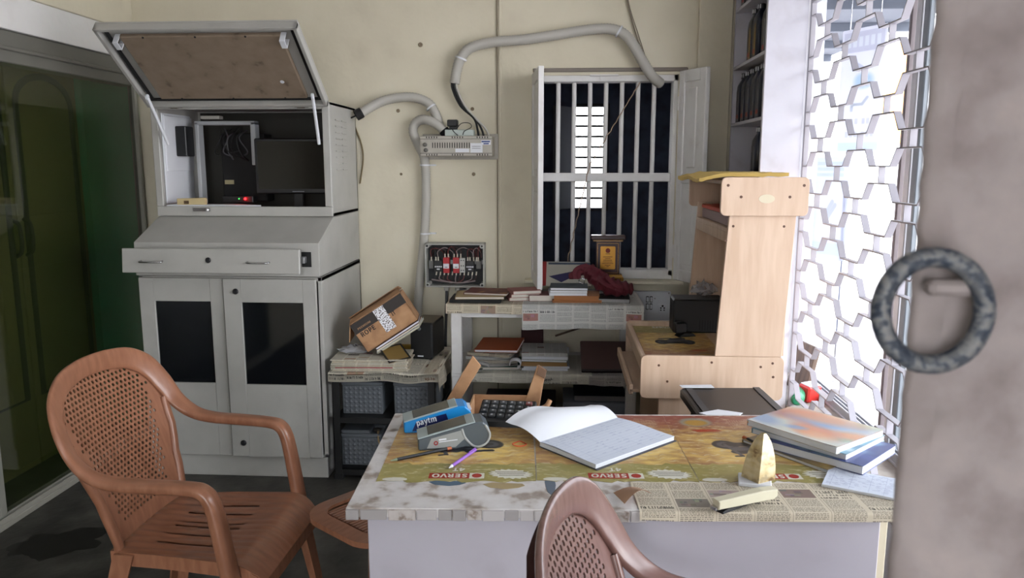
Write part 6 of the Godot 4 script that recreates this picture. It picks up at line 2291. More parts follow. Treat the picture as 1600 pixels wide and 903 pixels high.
func build_desk_items():
	# --- card terminals
	var blue := mk("terminal_blue", Color(0.10, 0.50, 0.76), 0.3)
	var grey := mk("terminal_grey", Color(0.30, 0.33, 0.35), 0.35)
	var t := card_terminal("bright blue card terminal with white lettering behind the grey one", Vector3(-0.430, DH + 0.001, -2.040), 14.0, blue, col(Color(0.05, 0.11, 0.32), 0.3))
	text("paytm", 0.017, at(Vector3(0.062, 0.034, 0.0016), Basis(Vector3(0, 0, 1), 0.2)), M.paper, t, "lettering", true, 0.056)
	var s := S()
	bb(s, Vector3(0.170, 0.055, -0.066), Vector3(0.1915, 0.060, -0.012), 0.001, at(Vector3(0.0, 0.0, 0.0)))
	obj("paper_slot", s, M.paper, t)
	t = card_terminal("grey card terminal in front of the blue one on the desk", Vector3(-0.366, DH + 0.001, -1.910), 13.0, grey, col(Color(0.56, 0.57, 0.56), 0.35))
	s = S()
	sweep(s, path_frames(spline([Vector3(0.115, 0.055, 0.0), Vector3(0.125, 0.028, 0.0), Vector3(0.150, 0.004, 0.0), Vector3(0.178, 0.010, 0.0), Vector3(0.190, 0.035, 0.0), Vector3(0.178, 0.062, 0.0)], 5)), rrect(0.004, 0.006, 0.001, 1))
	obj("bulge_trim", s, col(Color(0.60, 0.61, 0.60), 0.35), t)
	s = S()
	lathe(s, [Vector2(0.006, 0), Vector2(0.006, 0.0006), Vector2(0.003, 0.0006), Vector2(0.003, 0)], 14, at(Vector3(0.046, 0.020, 0.0013), Basis(Vector3.RIGHT, PI / 2)))
	obj("emblem", s, col(Color(0.55, 0.12, 0.10), 0.4), t)
	s = S()
	bb(s, Vector3(0.056, 0.022, 0.0012), Vector3(0.076, 0.026, 0.0018), 0.0, at(Vector3.ZERO, Basis(Vector3(0, 0, 1), 0.08)))
	bb(s, Vector3(0.056, 0.017, 0.0012), Vector3(0.105, 0.019, 0.0018), 0.0, at(Vector3.ZERO, Basis(Vector3(0, 0, 1), 0.08)))
	obj("print", s, M.paper, t).set_meta("kind", "stuff")
	# --- calculator
	t = thing("calculator", "dark desk calculator with raised keys at the back of the desk", "calculator", Vector3(-0.150, DH + 0.001, -2.165), deg_to_rad(-4))
	var B := Basis(Vector3.RIGHT, 0.25)
	s = S()
	prism(s, PackedVector2Array([Vector2(-0.055, 0.0), Vector2(0.055, 0.0), Vector2(0.055, 0.016), Vector2(-0.055, 0.046)]), 0.165, Transform3D(Basis(Vector3(0, 0, 1), Vector3(0, 1, 0), Vector3(-1, 0, 0)), Vector3.ZERO), 0.003)
	obj("body", s, col(Color(0.10, 0.11, 0.12), 0.5), t)
	for i in 6:
		for j in 4:
			s = S()
			var kx := -0.066 + i * 0.0255
			var kz := -0.036 + j * 0.022
			var ky := 0.031 - kz * 0.2727
			box(s, Vector3.ZERO, Vector3(0.019, 0.008, 0.016), 0.002, at(Vector3(kx, ky + 0.003, kz), B))
			obj("key", s, col(Color(0.20, 0.21, 0.22), 0.4) if not (i == 5 and j == 0) else col(Color(0.45, 0.25, 0.24), 0.4), t)
			s = S()
			box(s, Vector3(0, 0.0042, 0), Vector3(0.006, 0.0006, 0.007), 0.0, at(Vector3(kx, ky + 0.003, kz), B))
			obj("key_print", s, col(Color(0.58, 0.59, 0.60), 0.5), t)
	# --- open carton behind the desk with two upright flaps
	t = thing("open_carton", "open cardboard carton behind the desk with two flaps standing up", "carton", Vector3(-0.185, 0, -2.47))
	s = S()
	bb(s, Vector3(-0.115, 0, -0.14), Vector3(0.115, 0.006, 0.14))
	bb(s, Vector3(-0.115, 0, 0.135), Vector3(0.115, 0.70, 0.14))
	bb(s, Vector3(-0.115, 0, -0.14), Vector3(0.115, 0.70, -0.135))
	bb(s, Vector3(-0.115, 0, -0.14), Vector3(-0.11, 0.70, 0.14))
	bb(s, Vector3(0.11, 0, -0.14), Vector3(0.115, 0.70, 0.14))
	obj("carton_body", s, M.card, t)
	s = S()
	prism(s, PackedVector2Array([Vector2(-0.365, 0.745), Vector2(-0.285, 0.690), Vector2(-0.270, 0.690), Vector2(-0.310, 0.765), Vector2(-0.242, 0.880), Vector2(-0.268, 0.912)]), 0.006, at(Vector3(0, 0, -2.326)), 0.001)
	var fl := obj("flap", s, M.card, t)
	fl.position -= t.position
	s = S()
	prism(s, PackedVector2Array([Vector2(-0.108, 0.755), Vector2(-0.105, 0.69), Vector2(-0.072, 0.69), Vector2(-0.060, 0.745), Vector2(-0.040, 0.868), Vector2(-0.066, 0.885)]), 0.006, at(Vector3(0, 0, -2.326)), 0.001)
	fl = obj("flap", s, M.card, t)
	fl.position -= t.position
	s = S()
	prism(s, PackedVector2Array([Vector2(-0.066, 0.885), Vector2(-0.040, 0.868), Vector2(-0.046, 0.840), Vector2(-0.072, 0.855)]), 0.006, at(Vector3(0.004, 0.003, -2.319)), 0.001)
	fl = obj("folded_tip", s, col(Color(0.42, 0.32, 0.25), 0.9), t)
	fl.position -= t.position
	s = S()
	tube(s, spline([Vector3(-0.095, 0.752, -2.262), Vector3(-0.06, 0.762, -2.258), Vector3(-0.035, 0.775, -2.262), Vector3(-0.025, 0.79, -2.27)], 5), 0.008, 7)
	fl = obj("torn_edge", s, M.card, t)
	fl.position -= t.position
	# --- pencil, pen, rubber band
	t = thing("pencil", "black pencil with an orange end lying on the left poster", "pencil", Vector3(-0.423, DH + 0.0055, -1.829), atan2(0.098, 0.141))
	s = S()
	sweep(s, path_frames([Vector3(0.018, 0, 0), Vector3(0.160, 0, 0)]), circle(0.0042, 6), false, true, false)
	obj("shaft", s, M.black, t)
	s = S()
	sweep(s, path_frames([Vector3(0.160, 0, 0), Vector3(0.172, 0, 0)]), circle(0.0043, 8))
	obj("end", s, col(Color(0.72, 0.40, 0.26), 0.6), t)
	s = S()
	lathe(s, [Vector2(0.0042, 0), Vector2(0.0008, 0.018), Vector2(0, 0.018)], 8, at(Vector3(0.018, 0, 0), Basis(Vector3(0, 0, 1), PI / 2)))
	obj("tip", s, col(Color(0.50, 0.55, 0.45), 0.5), t)
	t = thing("pen", "purple ballpoint pen lying below the grey card terminal", "pen", Vector3(-0.267, DH + 0.006, -1.793), atan2(0.133, 0.054))
	s = S()
	sweep(s, path_frames([Vector3(0.012, 0, 0), Vector3(0.135, 0, 0)]), circle(0.0045, 10))
	obj("barrel", s, col(Color(0.55, 0.36, 0.72), 0.25), t)
	s = S()
	lathe(s, [Vector2(0.0045, 0), Vector2(0.001, 0.014), Vector2(0, 0.014)], 10, at(Vector3(0.012, 0, 0), Basis(Vector3(0, 0, 1), PI / 2)))
	obj("tip", s, M.paper, t)
	s = S()
	bb(s, Vector3(0.10, 0.003, -0.0015), Vector3(0.135, 0.0065, 0.0015), 0.001)
	obj("clip", s, col(Color(0.50, 0.32, 0.66), 0.3), t)
	s = S()
	var ring := []
	for k in 20:
		var a := TAU * k / 20
		ring.append(Vector3(cos(a) * 0.018 + 0.003 * sin(a * 2), 0.002 + 0.0008 * sin(a * 3), sin(a) * 0.017))
	tube(s, ring, 0.0014, 6, true)
	var o := obj("rubber_band", s, col(Color(0.80, 0.32, 0.18), 0.6))
	o.position = Vector3(-0.103, DH + 0.0015, -1.976)
	tag(o, "small orange rubber band on the poster beside the ledger", "rubber band")
	# --- open ledger
	t = thing("ledger", "large open ledger with a handwritten table page on the desk", "ledger", Vector3(-0.050, DH + 0.001, -1.960), atan2(0.217, 0.225))
	# local: x along the spine, z to the right page, -z to the curled left leaf
	s = S()
	bb(s, Vector3(0, 0, 0), Vector3(0.315, 0.0025, 0.212), 0.0005)
	obj("cover", s, col(Color(0.22, 0.22, 0.25), 0.6), t)
	s = S()
	for k in 5: bb(s, Vector3(0.003, 0.0025 + k * 0.0022, 0.0), Vector3(0.312, 0.0045 + k * 0.0022, 0.205 - 0.001 * (k % 2)))
	obj("page_block", s, M.paper, t)
	s = S()
	sheet(s, func(u, w):
		return Vector3(0.003 + u * 0.309, 0.0140 + 0.005 * sin(clampf(w * 1.2, 0, 1) * PI) * (1.0 - w), w * 0.206), 10, 12, Vector3(0, -0.0006, 0))
	obj("right_page", s, M.page, t)
	s = S()
	sheet(s, func(u, w):
		var z: float = -w * 0.125
		var bulge: float = 0.050 * sin(minf(w * 1.25, 1.0) * PI * 0.62) * (0.55 + 0.45 * sin(u * PI))
		var curl: float = 0.018 * w * w * sin(u * 5.0 + 0.6)
		return Vector3(0.003 + u * 0.309 + 0.03 * w * (u - 0.5), 0.014 + bulge * (1.0 - 0.35 * w) + curl, z - 0.02 * sin(u * PI) * w), 22, 18, Vector3(0, -0.0007, 0))
	obj("left_page", s, M.paper, t)
	# --- brass ornament
	t = thing("brass_ornament", "worn brass boat-shaped ornament standing on its end on the desk", "ornament", Vector3(0.476, DH + 0.0105, -1.765), deg_to_rad(-12))
	s = S()
	# pointed boat stood on end: keel ridge faces the viewer
	var n := 12
	var prof := []
	for i in n + 1:
		var v_ := float(i) / n
		var r := 1.0 * pow(cos(v_ * PI / 2 * 0.98), 0.55)
		var row := []
		for k in 16:
			var a := TAU * k / 16
			var x := cos(a) * 0.038 * r
			var z := sin(a) * 0.030 * r
			if z > 0: z = (0.036 * r) * (1.0 - absf(x) / (0.0385 * maxf(r, 0.01)))
			row.append(Vector3(x + 0.008 * v_, 0.108 * v_, z - 0.012 * v_))
		prof.append(row)
	for i in n:
		for k in 16:
			var l := (k + 1) % 16
			s.set_smooth_group(1 if k < 4 else 2 if k < 8 else 3)
			var c: Vector3 = (prof[i][k] + prof[i][l]) * 0.5
			quad(s, prof[i][k], prof[i][l], prof[i + 1][l], prof[i + 1][k], Vector3(c.x, 0.01, c.z))
	s.set_smooth_group(-1)
	for k in 16: tri(s, prof[0][k], prof[0][(k + 1) % 16], Vector3.ZERO, Vector3.DOWN)
	var br := ramp_tex(81, 0.02, [[0.0, Color(0.40, 0.30, 0.20)], [0.27, Color(0.52, 0.42, 0.28)], [0.34, Color(0.74, 0.65, 0.46)], [0.6, Color(0.82, 0.76, 0.60)], [1.0, Color(0.87, 0.84, 0.74)]], 256, 4)
	var bmt := mt("worn_brass", br, 0.35, 5.0)
	bmt.metallic = 0.2
	obj("hull", s, bmt, t)
	s = S()
	bb(s, Vector3(-0.045, -0.0095, -0.025), Vector3(0.030, 0, 0.040), 0.002)
	obj("foot_pad", s, M.paper, t)
	# --- stapler
	t = thing("stapler", "cream and black stapler lying open on the newspaper at the desk edge", "stapler", Vector3(0.375, DH + 0.003, -1.612), deg_to_rad(38))
	s = S()
	prism(s, PackedVector2Array([Vector2(-0.035, 0), Vector2(0.10, 0), Vector2(0.10, 0.006), Vector2(-0.02, 0.008), Vector2(-0.035, 0.005)]), 0.030, Transform3D.IDENTITY, 0.001)
	obj("base", s, M.black, t)
	s = S()
	prism(s, PackedVector2Array([Vector2(-0.055, 0.010), Vector2(0.09, 0.012), Vector2(0.10, 0.018), Vector2(0.10, 0.034), Vector2(0.06, 0.036), Vector2(-0.055, 0.030)]), 0.024, at(Vector3(0.012, 0, 0.012), ry(-14)), 0.002)
	obj("arm", s, col(Color(0.78, 0.76, 0.66), 0.4), t)
	s = S()
	bb(s, Vector3(-0.05, 0.008, -0.010), Vector3(0.06, 0.016, 0.006), 0.001)
	obj("magazine", s, M.chrome, t)
	# --- book pile at the right
	var P := Vector3(0.70, 0, -2.005)
	var art1 := art_tex(91, Color(0.74, 0.76, 0.72), [Color(0.80, 0.48, 0.24), Color(0.45, 0.58, 0.75), Color(0.78, 0.82, 0.86), Color(0.55, 0.66, 0.55), Color(0.70, 0.36, 0.24), Color(0.80, 0.78, 0.66)], 256, 320, 16, 1.9)
	var art2 := art_tex(92, Color(0.42, 0.60, 0.68), [Color(0.30, 0.48, 0.60), Color(0.75, 0.80, 0.82), Color(0.20, 0.30, 0.45), Color(0.80, 0.70, 0.45)], 256, 320, 26)
	var art3 := art_tex(93, Color(0.20, 0.26, 0.50), [Color(0.30, 0.36, 0.62), Color(0.12, 0.16, 0.34), Color(0.45, 0.60, 0.70)], 256, 320, 20)
	var dark := art_tex(94, Color(0.50, 0.42, 0.25), [Color(0.70, 0.58, 0.28), Color(0.2, 0.2, 0.22)], 256, 256, 16)
	var turn := -47.0
	desk_book("yellow black booklet at the bottom of the glossy book pile", Vector3(0.655, DH + 0.001, -1.985), Vector3(0.26, 0.008, 0.19), turn - 6, mu("art_d", dark, 0.4))
	desk_book("deep blue glossy book second from the bottom of the pile", Vector3(0.705, DH + 0.0095, -1.965), Vector3(0.265, 0.020, 0.205), turn + 4, mu("art_c", art3, 0.3))
	desk_book("light blue glossy book under the topmost of the pile", Vector3(0.690, DH + 0.030, -2.005), Vector3(0.262, 0.014, 0.21), turn + 1, mu("art_b", art2, 0.3))
	desk_book("glossy orange and blue cover book on top of the pile", Vector3(0.682, DH + 0.0445, -2.01), Vector3(0.265, 0.017, 0.215), turn - 4, mu("art_a", art1, 0.25))
	# --- handwritten pad at the right
	t = thing("writing_pad", "white pad filled with blue handwriting at the right desk corner", "pad", Vector3(0.712, DH + 0.002, -1.765), deg_to_rad(-27))
	s = S()
	bb(s, Vector3(-0.075, 0, -0.062), Vector3(0.085, 0.006, 0.062), 0.0008)
	obj("sheets", s, M.paper, t)
	s = S()
	quad(s, Vector3(-0.0745, 0.0064, -0.0615), Vector3(0.0845, 0.0064, -0.0615), Vector3(0.0845, 0.0064, 0.0615), Vector3(-0.0745, 0.0064, 0.0615), Vector3.UP)
	obj("written_page", s, M.page2, t)
	# marker beside the books
	t = thing("marker_pen", "dark pen with an orange cap lying beside the book pile", "pen", Vector3(0.535, DH + 0.007, -1.99), deg_to_rad(-68))
	s = S()
	sweep(s, path_frames([Vector3(-0.05, 0, 0), Vector3(0.05, 0, 0)]), circle(0.006, 10))
	obj("barrel", s, M.black, t)
	s = S()
	sweep(s, path_frames([Vector3(-0.068, 0, 0), Vector3(-0.05, 0, 0)]), circle(0.0055, 10))
	obj("cap", s, col(Color(0.72, 0.36, 0.16), 0.5), t)

func desk_book(label: String, p: Vector3, z: Vector3, turn: float, m: Material):
	var t := thing("glossy_book", label, "book", p, deg_to_rad(turn), "glossy books on the desk")
	var s := S()
	bb(s, Vector3(-z.x / 2 + 0.002, 0.0008, -z.z / 2 + 0.002), Vector3(z.x / 2 - 0.002, z.y - 0.0008, z.z / 2 - 0.002))
	obj("pages", s, M.paper, t)
	s = S()
	sheet(s, func(u, w): return Vector3((u - 0.5) * z.x, z.y + 0.003 * pow(u, 3.0), (w - 0.5) * z.z), 8, 4, Vector3(0, -0.0010, 0))
	bb(s, Vector3(-z.x / 2, 0, -z.z / 2), Vector3(z.x / 2, 0.0008, z.z / 2))
	bb(s, Vector3(-z.x / 2 - 0.0008, 0, -z.z / 2), Vector3(-z.x / 2 + 0.001, z.y, z.z / 2))
	obj("cover", s, m, t)
var back_curve: Curve
func hw_back(y: float) -> float:
	if back_curve == null:
		back_curve = Curve.new()
		for e in [[0.0, 0.185], [0.26, 0.205], [0.5, 0.235], [0.70, 0.250], [0.84, 0.225], [0.93, 0.17], [1.0, 0.06]]: back_curve.add_point(Vector2(e[0], e[1]))
	return back_curve.sample(y)

func back_point(x: float, y: float) -> Vector3:
	var v_ := clampf((y - 0.42) / 0.50, 0.0, 1.0)
	var z := -0.200 - 0.175 * v_ + 0.02 * sin(v_ * PI)
	z += -0.028 + 0.45 * x * x
	return Vector3(x, y, z)

func back_norm(x: float, y: float) -> Vector3:
	var e := 0.004
	var dx := back_point(x + e, y) - back_point(x - e, y)
	var dy := back_point(x, minf(y + e, 0.919)) - back_point(x, y - e)
	return dx.cross(dy).normalized()

func make_chair(label: String, m: Material, group: String) -> Node3D:
	var t := thing("plastic_chair", label, "chair", Vector3.ZERO, 0.0, group)
	var s: SurfaceTool
	# --- arm and back rim: one flowing band on each side meeting at the top
	var half := [
		[Vector3(0.262, 0.36, 0.150), Vector3(1, 0, 0), 0.064, 0.040],
		[Vector3(0.264, 0.50, 0.130), Vector3(1, 0, 0), 0.062, 0.038],
		[Vector3(0.266, 0.600, 0.112), Vector3(1, 0, 0), 0.058, 0.036],
		[Vector3(0.268, 0.640, 0.090), Vector3(1, 0, 0), 0.056, 0.034],
		[Vector3(0.270, 0.652, 0.050), Vector3(1, 0, 0), 0.054, 0.032],
		[Vector3(0.275, 0.657, -0.05), Vector3(1, 0, 0), 0.054, 0.032],
		[Vector3(0.278, 0.662, -0.15), Vector3(1, 0, 0.1), 0.054, 0.032],
		[Vector3(0.278, 0.680, -0.215), Vector3(1, 0.1, 0.2), 0.056, 0.028],
		[Vector3(0.272, 0.725, -0.268), Vector3(1, 0.2, 0.25), 0.062, 0.022],
		[Vector3(0.258, 0.790, -0.305), Vector3(1, 0.35, 0.2), 0.072, 0.020],
		[Vector3(0.226, 0.850, -0.335), Vector3(0.85, 0.6, 0.1), 0.074, 0.019],
		[Vector3(0.165, 0.890, -0.358), Vector3(0.5, 0.9, 0.0), 0.068, 0.018],
		[Vector3(0.085, 0.906, -0.374), Vector3(0.2, 1.0, -0.05), 0.062, 0.018],
		[Vector3(0.0, 0.910, -0.380), Vector3(0, 1, -0.05), 0.060, 0.018]]
	var ctrl := []
	for e in half: ctrl.append(e)
	for i in range(half.size() - 2, -1, -1):
		var e: Array = half[i]
		ctrl.append([e[0] * Vector3(-1, 1, 1), e[1] * Vector3(-1, 1, 1), e[2], e[3]])
	var P := []
	var Wv := []
	for e in ctrl: P.append(e[0]); Wv.append(e[1])
	var pts := spline(P, 6)
	var wid := spline(Wv, 6)
	var frames := []
	var sc := []
	for i in pts.size():
		var tan_: Vector3 = (pts[mini(i + 1, pts.size() - 1)] - pts[maxi(i - 1, 0)]).normalized()
		var w: Vector3 = wid[i]
		w = (w - tan_ * w.dot(tan_)).normalized()
		var n := tan_.cross(w).normalized()
		frames.append(Transform3D(Basis(w, n, tan_), pts[i]))
		var q := i / 6.0
		var a := mini(int(q), ctrl.size() - 1)
		var b := mini(a + 1, ctrl.size() - 1)
		var f := q - a
		sc.append(Vector2(lerpf(ctrl[a][2], ctrl[b][2], f), lerpf(ctrl[a][3], ctrl[b][3], f)))
	s = S()
	sweep(s, frames, rrect(1.0, 1.0, 0.36, 4), false, true, true, sc)
	obj("arm_frame", s, m, t)
	# --- perforated back
	s = S()
	var th := 0.004
	var y := 0.43
	var cy := 0.0145
	var cx := 0.0185
	var row := 0
	while y < 0.905:
		var y1 := minf(y + cy, 0.905)
		var ym := (y + y1) / 2
		var v_ := (ym - 0.42) / 0.50
		var hw := hw_back(v_)
		# width of the caned zone at this height
		var lat := clampf((ym - 0.475) / 0.33, 0.0, 1.0)
		var lw := lerpf(0.120, 0.205, pow(lat, 0.8))
		if ym > 0.80: lw = 0.205 * sqrt(maxf(0.0, 1.0 - pow((ym - 0.80) / 0.085, 2.0)))
		if ym < 0.475: lw = 0.0
		var nx := int(lw / cx) * 2 + (row % 2)
		var start := -nx * cx / 2
		if nx < 2: nx = 0; start = 0.0
		var hs := hw_back((y - 0.42) / 0.50)
		var he := hw_back((y1 - 0.42) / 0.50)
		# solid margins in four strips each side
		for sd in [-1.0, 1.0]:
			var inner := absf(start)
			for k in 4:
				var f0 := k / 4.0
				var f1 := (k + 1) / 4.0
				var a0: float = sd * lerpf(inner, hs, f0)
				var a1: float = sd * lerpf(inner, hs, f1)
				var b0: float = sd * lerpf(inner, he, f0)
				var b1: float = sd * lerpf(inner, he, f1)
				solid_cell(s, a0, a1, b1, b0, y, y1, th)
		for k in nx:
			var x0 := start + k * cx
			holed_cell(s, x0, x0 + cx, y, y1, th)
		y = y1
		row += 1
	obj("back_panel", s, m, t)
	# raised ribs down the two lower sides of the back
	for sd in [-1.0, 1.0]:
		s = S()
		var pp := []
		for k in 9:
			var yy := lerpf(0.40, 0.74, k / 8.0)
			pp.append(back_point(sd * (hw_back((yy - 0.42) / 0.5) - 0.004), yy))
		sweep(s, path_frames(pp, false, Vector3(0, 0, 1)), rrect(0.030, 0.020, 0.008, 3))
		obj("back_rib", s, m, t)
	# --- seat with slots
	s = S()
	var nxs := 46
	var nzs := 34
	var sp := func(u: float, w: float) -> Vector3:
		var z := lerpf(-0.235, 0.225, w)
		var hwid := lerpf(0.195, 0.235, clampf(w * 1.3, 0, 1))
		if w > 0.9: hwid -= 0.02 * pow((w - 0.9) / 0.1, 2.0)
		var x := lerpf(-hwid, hwid, u)
		var yy := 0.425 - 0.012 * sin(clampf(w, 0, 1) * PI) * (1.0 - pow(2.0 * u - 1.0, 2.0))
		var r := clampf((w - 0.80) / 0.20, 0, 1)
		yy -= 0.060 * r * r
		yy += 0.0013 * cos(x * TAU / 0.036)
		return Vector3(x, yy, z)
	var slot_cols := [9, 15, 21, 24, 30, 36]
	for i in nxs:
		for j in nzs:
			var skip := false
			if i in slot_cols and j > 6 and j < 22: skip = true
			if skip: continue
			var c := [sp.call(float(i) / nxs, float(j) / nzs), sp.call(float(i + 1) / nxs, float(j) / nzs), sp.call(float(i + 1) / nxs, float(j + 1) / nzs), sp.call(float(i) / nxs, float(j + 1) / nzs)]
			s.set_smooth_group(7)
			quad(s, c[0], c[1], c[2], c[3], Vector3.UP)
			s.set_smooth_group(8)
			var d := Vector3(0, -0.005, 0)
			quad(s, c[0] + d, c[1] + d, c[2] + d, c[3] + d, Vector3.DOWN)
	# skirt round the seat
	s.set_smooth_group(-1)
	var rim := []
	for k in 13: rim.append(sp.call(0.0, 1.0 - k / 12.0))
	for k in range(1, 13): rim.append(sp.call(k / 12.0, 0.0))
	for k in range(1, 13): rim.append(sp.call(1.0, k / 12.0))
	for k in range(1, 12): rim.append(sp.call(1.0 - k / 12.0, 1.0))
	for k in rim.size():
		var a: Vector3 = rim[k]
		var b: Vector3 = rim[(k + 1) % rim.size()]
		var drop := Vector3(0, -0.040, 0)
		quad(s, a, b, b + drop, a + drop, Vector3(a.x, 0, a.z))
	obj("seat", s, m, t)
	# --- legs: angle-section, tapering
	for sx in [-1.0, 1.0]:
		for fr in [0, 1]:
			s = S()
			var top := Vector3(sx * 0.215, 0.40, 0.165) if fr == 1 else Vector3(sx * 0.190, 0.42, -0.205)
			var foot := Vector3(sx * 0.245, 0.0, 0.215) if fr == 1 else Vector3(sx * 0.225, 0.0, -0.30)
			var prof := PackedVector2Array([Vector2(0, 0), Vector2(-0.07, 0), Vector2(-0.07, -0.008), Vector2(-0.008, -0.008), Vector2(-0.008, -0.06), Vector2(0, -0.06)])
			var fz := 1.0 if fr == 1 else -1.0
			var pr2 := PackedVector2Array()
			for p in prof: pr2.append(Vector2(p.x * sx, p.y * fz))
			if sx * fz < 0: pr2.reverse()
			var F := []
			var SC := []
			for k in 6:
				var q := k / 5.0
				F.append(Transform3D(Basis(Vector3(1, 0, 0), Vector3(0, 0, 1), Vector3(0, -1, 0)), top.lerp(foot, q) + Vector3(sx * 0.02, 0, fz * 0.015)))
				SC.append(Vector2.ONE * lerpf(1.0, 0.62, q))
			sweep(s, F, pr2, false, true, false, SC)
			obj("leg", s, m, t)
	return t

func solid_cell(s: SurfaceTool, a0: float, a1: float, b1: float, b0: float, y: float, y1: float, th: float):
	var c := [back_point(a0, y), back_point(a1, y), back_point(b1, y1), back_point(b0, y1)]
	var n := back_norm((a0 + a1) / 2, (y + y1) / 2)
	s.set_smooth_group(11)
	quad(s, c[0], c[1], c[2], c[3], n)
	s.set_smooth_group(12)
	var d := -n * th
	quad(s, c[0] + d, c[1] + d, c[2] + d, c[3] + d, -n)

func holed_cell(s: SurfaceTool, x0: float, x1: float, y: float, y1: float, th: float):
	var cxm := (x0 + x1) / 2
	var cym := (y + y1) / 2
	var n := back_norm(cxm, cym)
	var d := -n * th
	var rx := (x1 - x0) * 0.31
	var ryy := (y1 - y) * 0.37
	var outer := []
	var inner := []
	for k in 8:
		var a := TAU * (k + 0.5) / 8
		inner.append(back_point(cxm + cos(a) * rx, cym + sin(a) * ryy))
	var cor := [back_point(x1, y1), back_point(x0, y1), back_point(x0, y), back_point(x1, y)]
	# inner 0,1 belong to the upper right corner, and so on round
	for q in 4:
		var i0: Vector3 = inner[q * 2]
		var i1: Vector3 = inner[q * 2 + 1]
		var i2: Vector3 = inner[(q * 2 + 2) % 8]
		var c0: Vector3 = cor[q]
		var c1: Vector3 = cor[(q + 1) % 4]
		s.set_smooth_group(11)
		tri(s, i0, i1, c0, n)
		quad(s, c0, c1, i2, i1, n)
		s.set_smooth_group(12)
		tri(s, i0 + d, i1 + d, c0 + d, -n)
		quad(s, c0 + d, c1 + d, i2 + d, i1 + d, -n)
	s.set_smooth_group(-1)
	var mid := back_point(cxm, cym)
	for k in 8:
		var l := (k + 1) % 8
		quad(s, inner[k], inner[l], inner[l] + d, inner[k] + d, mid - inner[k])

func build_chairs():
	var a := make_chair("tan marbled plastic armchair with caned back left of the desk", M.chair_tan, "plastic armchairs")
	a.position = Vector3(-1.02, 0, -2.14)
	a.rotation_degrees.y = 89.0
	var b := copy_of(a, "pinkish brown plastic armchair with caned back in the near foreground", Vector3(0.36, 0, -1.14), deg_to_rad(80.0))
	for c in b.get_children(): c.material_override = M.chair_pink
	# low plastic stool half hidden behind the desk
	var t := thing("plastic_stool", "low tan plastic stool with a slatted inset top behind the desk", "stool", Vector3(-0.560, 0, -2.265), deg_to_rad(-38))
	var s := S()
	var w := 0.37
	var d := 0.37
	var outer := rrect(w, d, 0.10, 8)
	var innr := rrect(w - 0.10, d - 0.10, 0.06, 8)
	for k in outer.size():
		var l := (k + 1) % outer.size()
		var A := Vector3(outer[k].x, 0.42, outer[k].y)
		var B := Vector3(outer[l].x, 0.42, outer[l].y)
		var C := Vector3(innr[l].x, 0.424, innr[l].y)
		var D := Vector3(innr[k].x, 0.424, innr[k].y)
		s.set_smooth_group(2)
		quad(s, A, B, C, D, Vector3.UP)
		s.set_smooth_group(3)
		quad(s, A, B, B * Vector3(0.99, 0, 0.99) + Vector3(0, 0.402, 0), A * Vector3(0.99, 0, 0.99) + Vector3(0, 0.402, 0), Vector3(A.x, 0, A.z))
		s.set_smooth_group(4)
		quad(s, C, D, D + Vector3(0, -0.010, 0), C + Vector3(0, -0.010, 0), -Vector3(C.x, 0, C.z))
		quad(s, A + Vector3(0, -0.018, 0), B + Vector3(0, -0.018, 0), C + Vector3(0, -0.018, 0), D + Vector3(0, -0.018, 0), Vector3.DOWN)
	obj("rim", s, M.chair_tan, t)
	for k in 17:
		var x := -0.118 + k * 0.0148
		s = S()
		bb(s, Vector3(x - 0.0052, 0.408, -0.120), Vector3(x + 0.0052, 0.416, 0.120), 0.001)
		obj("slat", s, M.chair_tan, t)
	s = S()
	bb(s, Vector3(-0.13, 0.402, -0.006), Vector3(0.13, 0.409, 0.006), 0.001)
	obj("cross_bar", s, M.chair_tan, t)
	for sx in [-1, 1]:
		for sz in [-1, 1]:
			s = S()
			sweep(s, path_frames([Vector3(sx * 0.05 + 0.05, 0.405, sz * 0.05 - 0.03), Vector3(sx * 0.07 + 0.06, 0.0, sz * 0.07 - 0.04)]), rrect(0.036, 0.036, 0.008, 2))
			obj("leg", s, M.chair_tan, t)

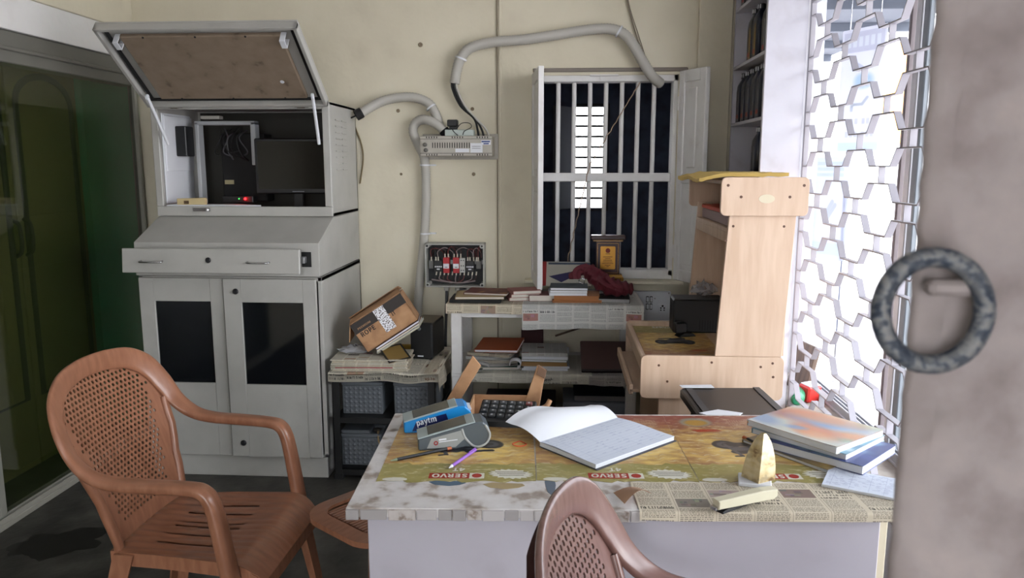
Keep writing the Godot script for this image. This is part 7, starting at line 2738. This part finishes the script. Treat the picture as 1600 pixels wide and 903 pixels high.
func build_post():
	# plastered door post close to the camera, its left edge worn ragged
	var t := thing("door_post", "rough grey plaster door post out of focus at the right edge", "post", Vector3(0.45, 0, -0.55))
	var s := S()
	var nz := FastNoiseLite.new()
	nz.seed = 77
	nz.frequency = 9.0
	nz.fractal_octaves = 4
	var ny := 240
	var prof := func(k: int) -> Array:
		var y := 3.0 * k / ny
		var o := 0.226 + 0.0012 * nz.get_noise_2d(y * 5.0, 0.0) + 0.0014 * nz.get_noise_2d(y * 22.0, 9.0)
		var rr := 0.006 + 0.003 * nz.get_noise_2d(y * 14.0, 4.0)
		return [Vector3(o + 0.062, y, -0.60), Vector3(o + 0.004, y, -0.512), Vector3(o + rr * 0.3, y, -0.507), Vector3(o + rr, y, -0.501), Vector3(o + 0.02, y, -0.5 + 0.0012 * nz.get_noise_2d(y * 8.0, 30.0)), Vector3(0.245 + 0.004 * nz.get_noise_2d(y * 2.0, 50.0), y, -0.5), Vector3(0.27, y, -0.499), Vector3(0.40, y, -0.499), Vector3(1.069, y, -0.5)]
	for k in ny:
		var a: Array = prof.call(k)
		var b: Array = prof.call(k + 1)
		for i in a.size() - 1:
			s.set_smooth_group(1)
			quad(s, a[i], a[i + 1], b[i + 1], b[i], Vector3(-1, 0, 1))
	s.set_smooth_group(-1)
	quad(s, Vector3(0.288, 0, -0.60), Vector3(1.069, 0, -0.60), Vector3(1.069, 3, -0.60), Vector3(0.288, 3, -0.60), Vector3(0, 0, -1))
	quad(s, Vector3(1.069, 0, -0.60), Vector3(1.069, 0, -0.5), Vector3(1.069, 3, -0.5), Vector3(1.069, 3, -0.60), Vector3(1, 0, 0))
	obj("plaster", s, M.concrete, t)
	rebase(t)
	# iron ring and its staple
	t = thing("iron_ring", "painted iron pull ring hanging from a staple on the door post", "ring", Vector3(0.232, 1.41, -0.488))
	s = S()
	var ring := []
	for k in 36:
		var a := TAU * k / 36
		ring.append(Vector3(cos(a) * 0.0285, sin(a) * 0.034, 0.002 + 0.006 * cos(a)))
	sweep(s, path_frames(ring, true, Vector3(0, 0, 1)), circle(0.0063, 12), true)
	obj("ring", s, mt("ring_paint", ramp_tex(85, 0.03, [[0.0, Color(0.09, 0.12, 0.17)], [0.46, Color(0.15, 0.19, 0.25)], [0.55, Color(0.42, 0.43, 0.44)], [1.0, Color(0.52, 0.50, 0.48)]], 256, 4), 0.6, 14.0), t)
	s = S()
	bb(s, Vector3(-0.004, 0.010, -0.006), Vector3(0.032, 0.020, 0.007), 0.003)
	obj("staple", s, M.concrete, t)
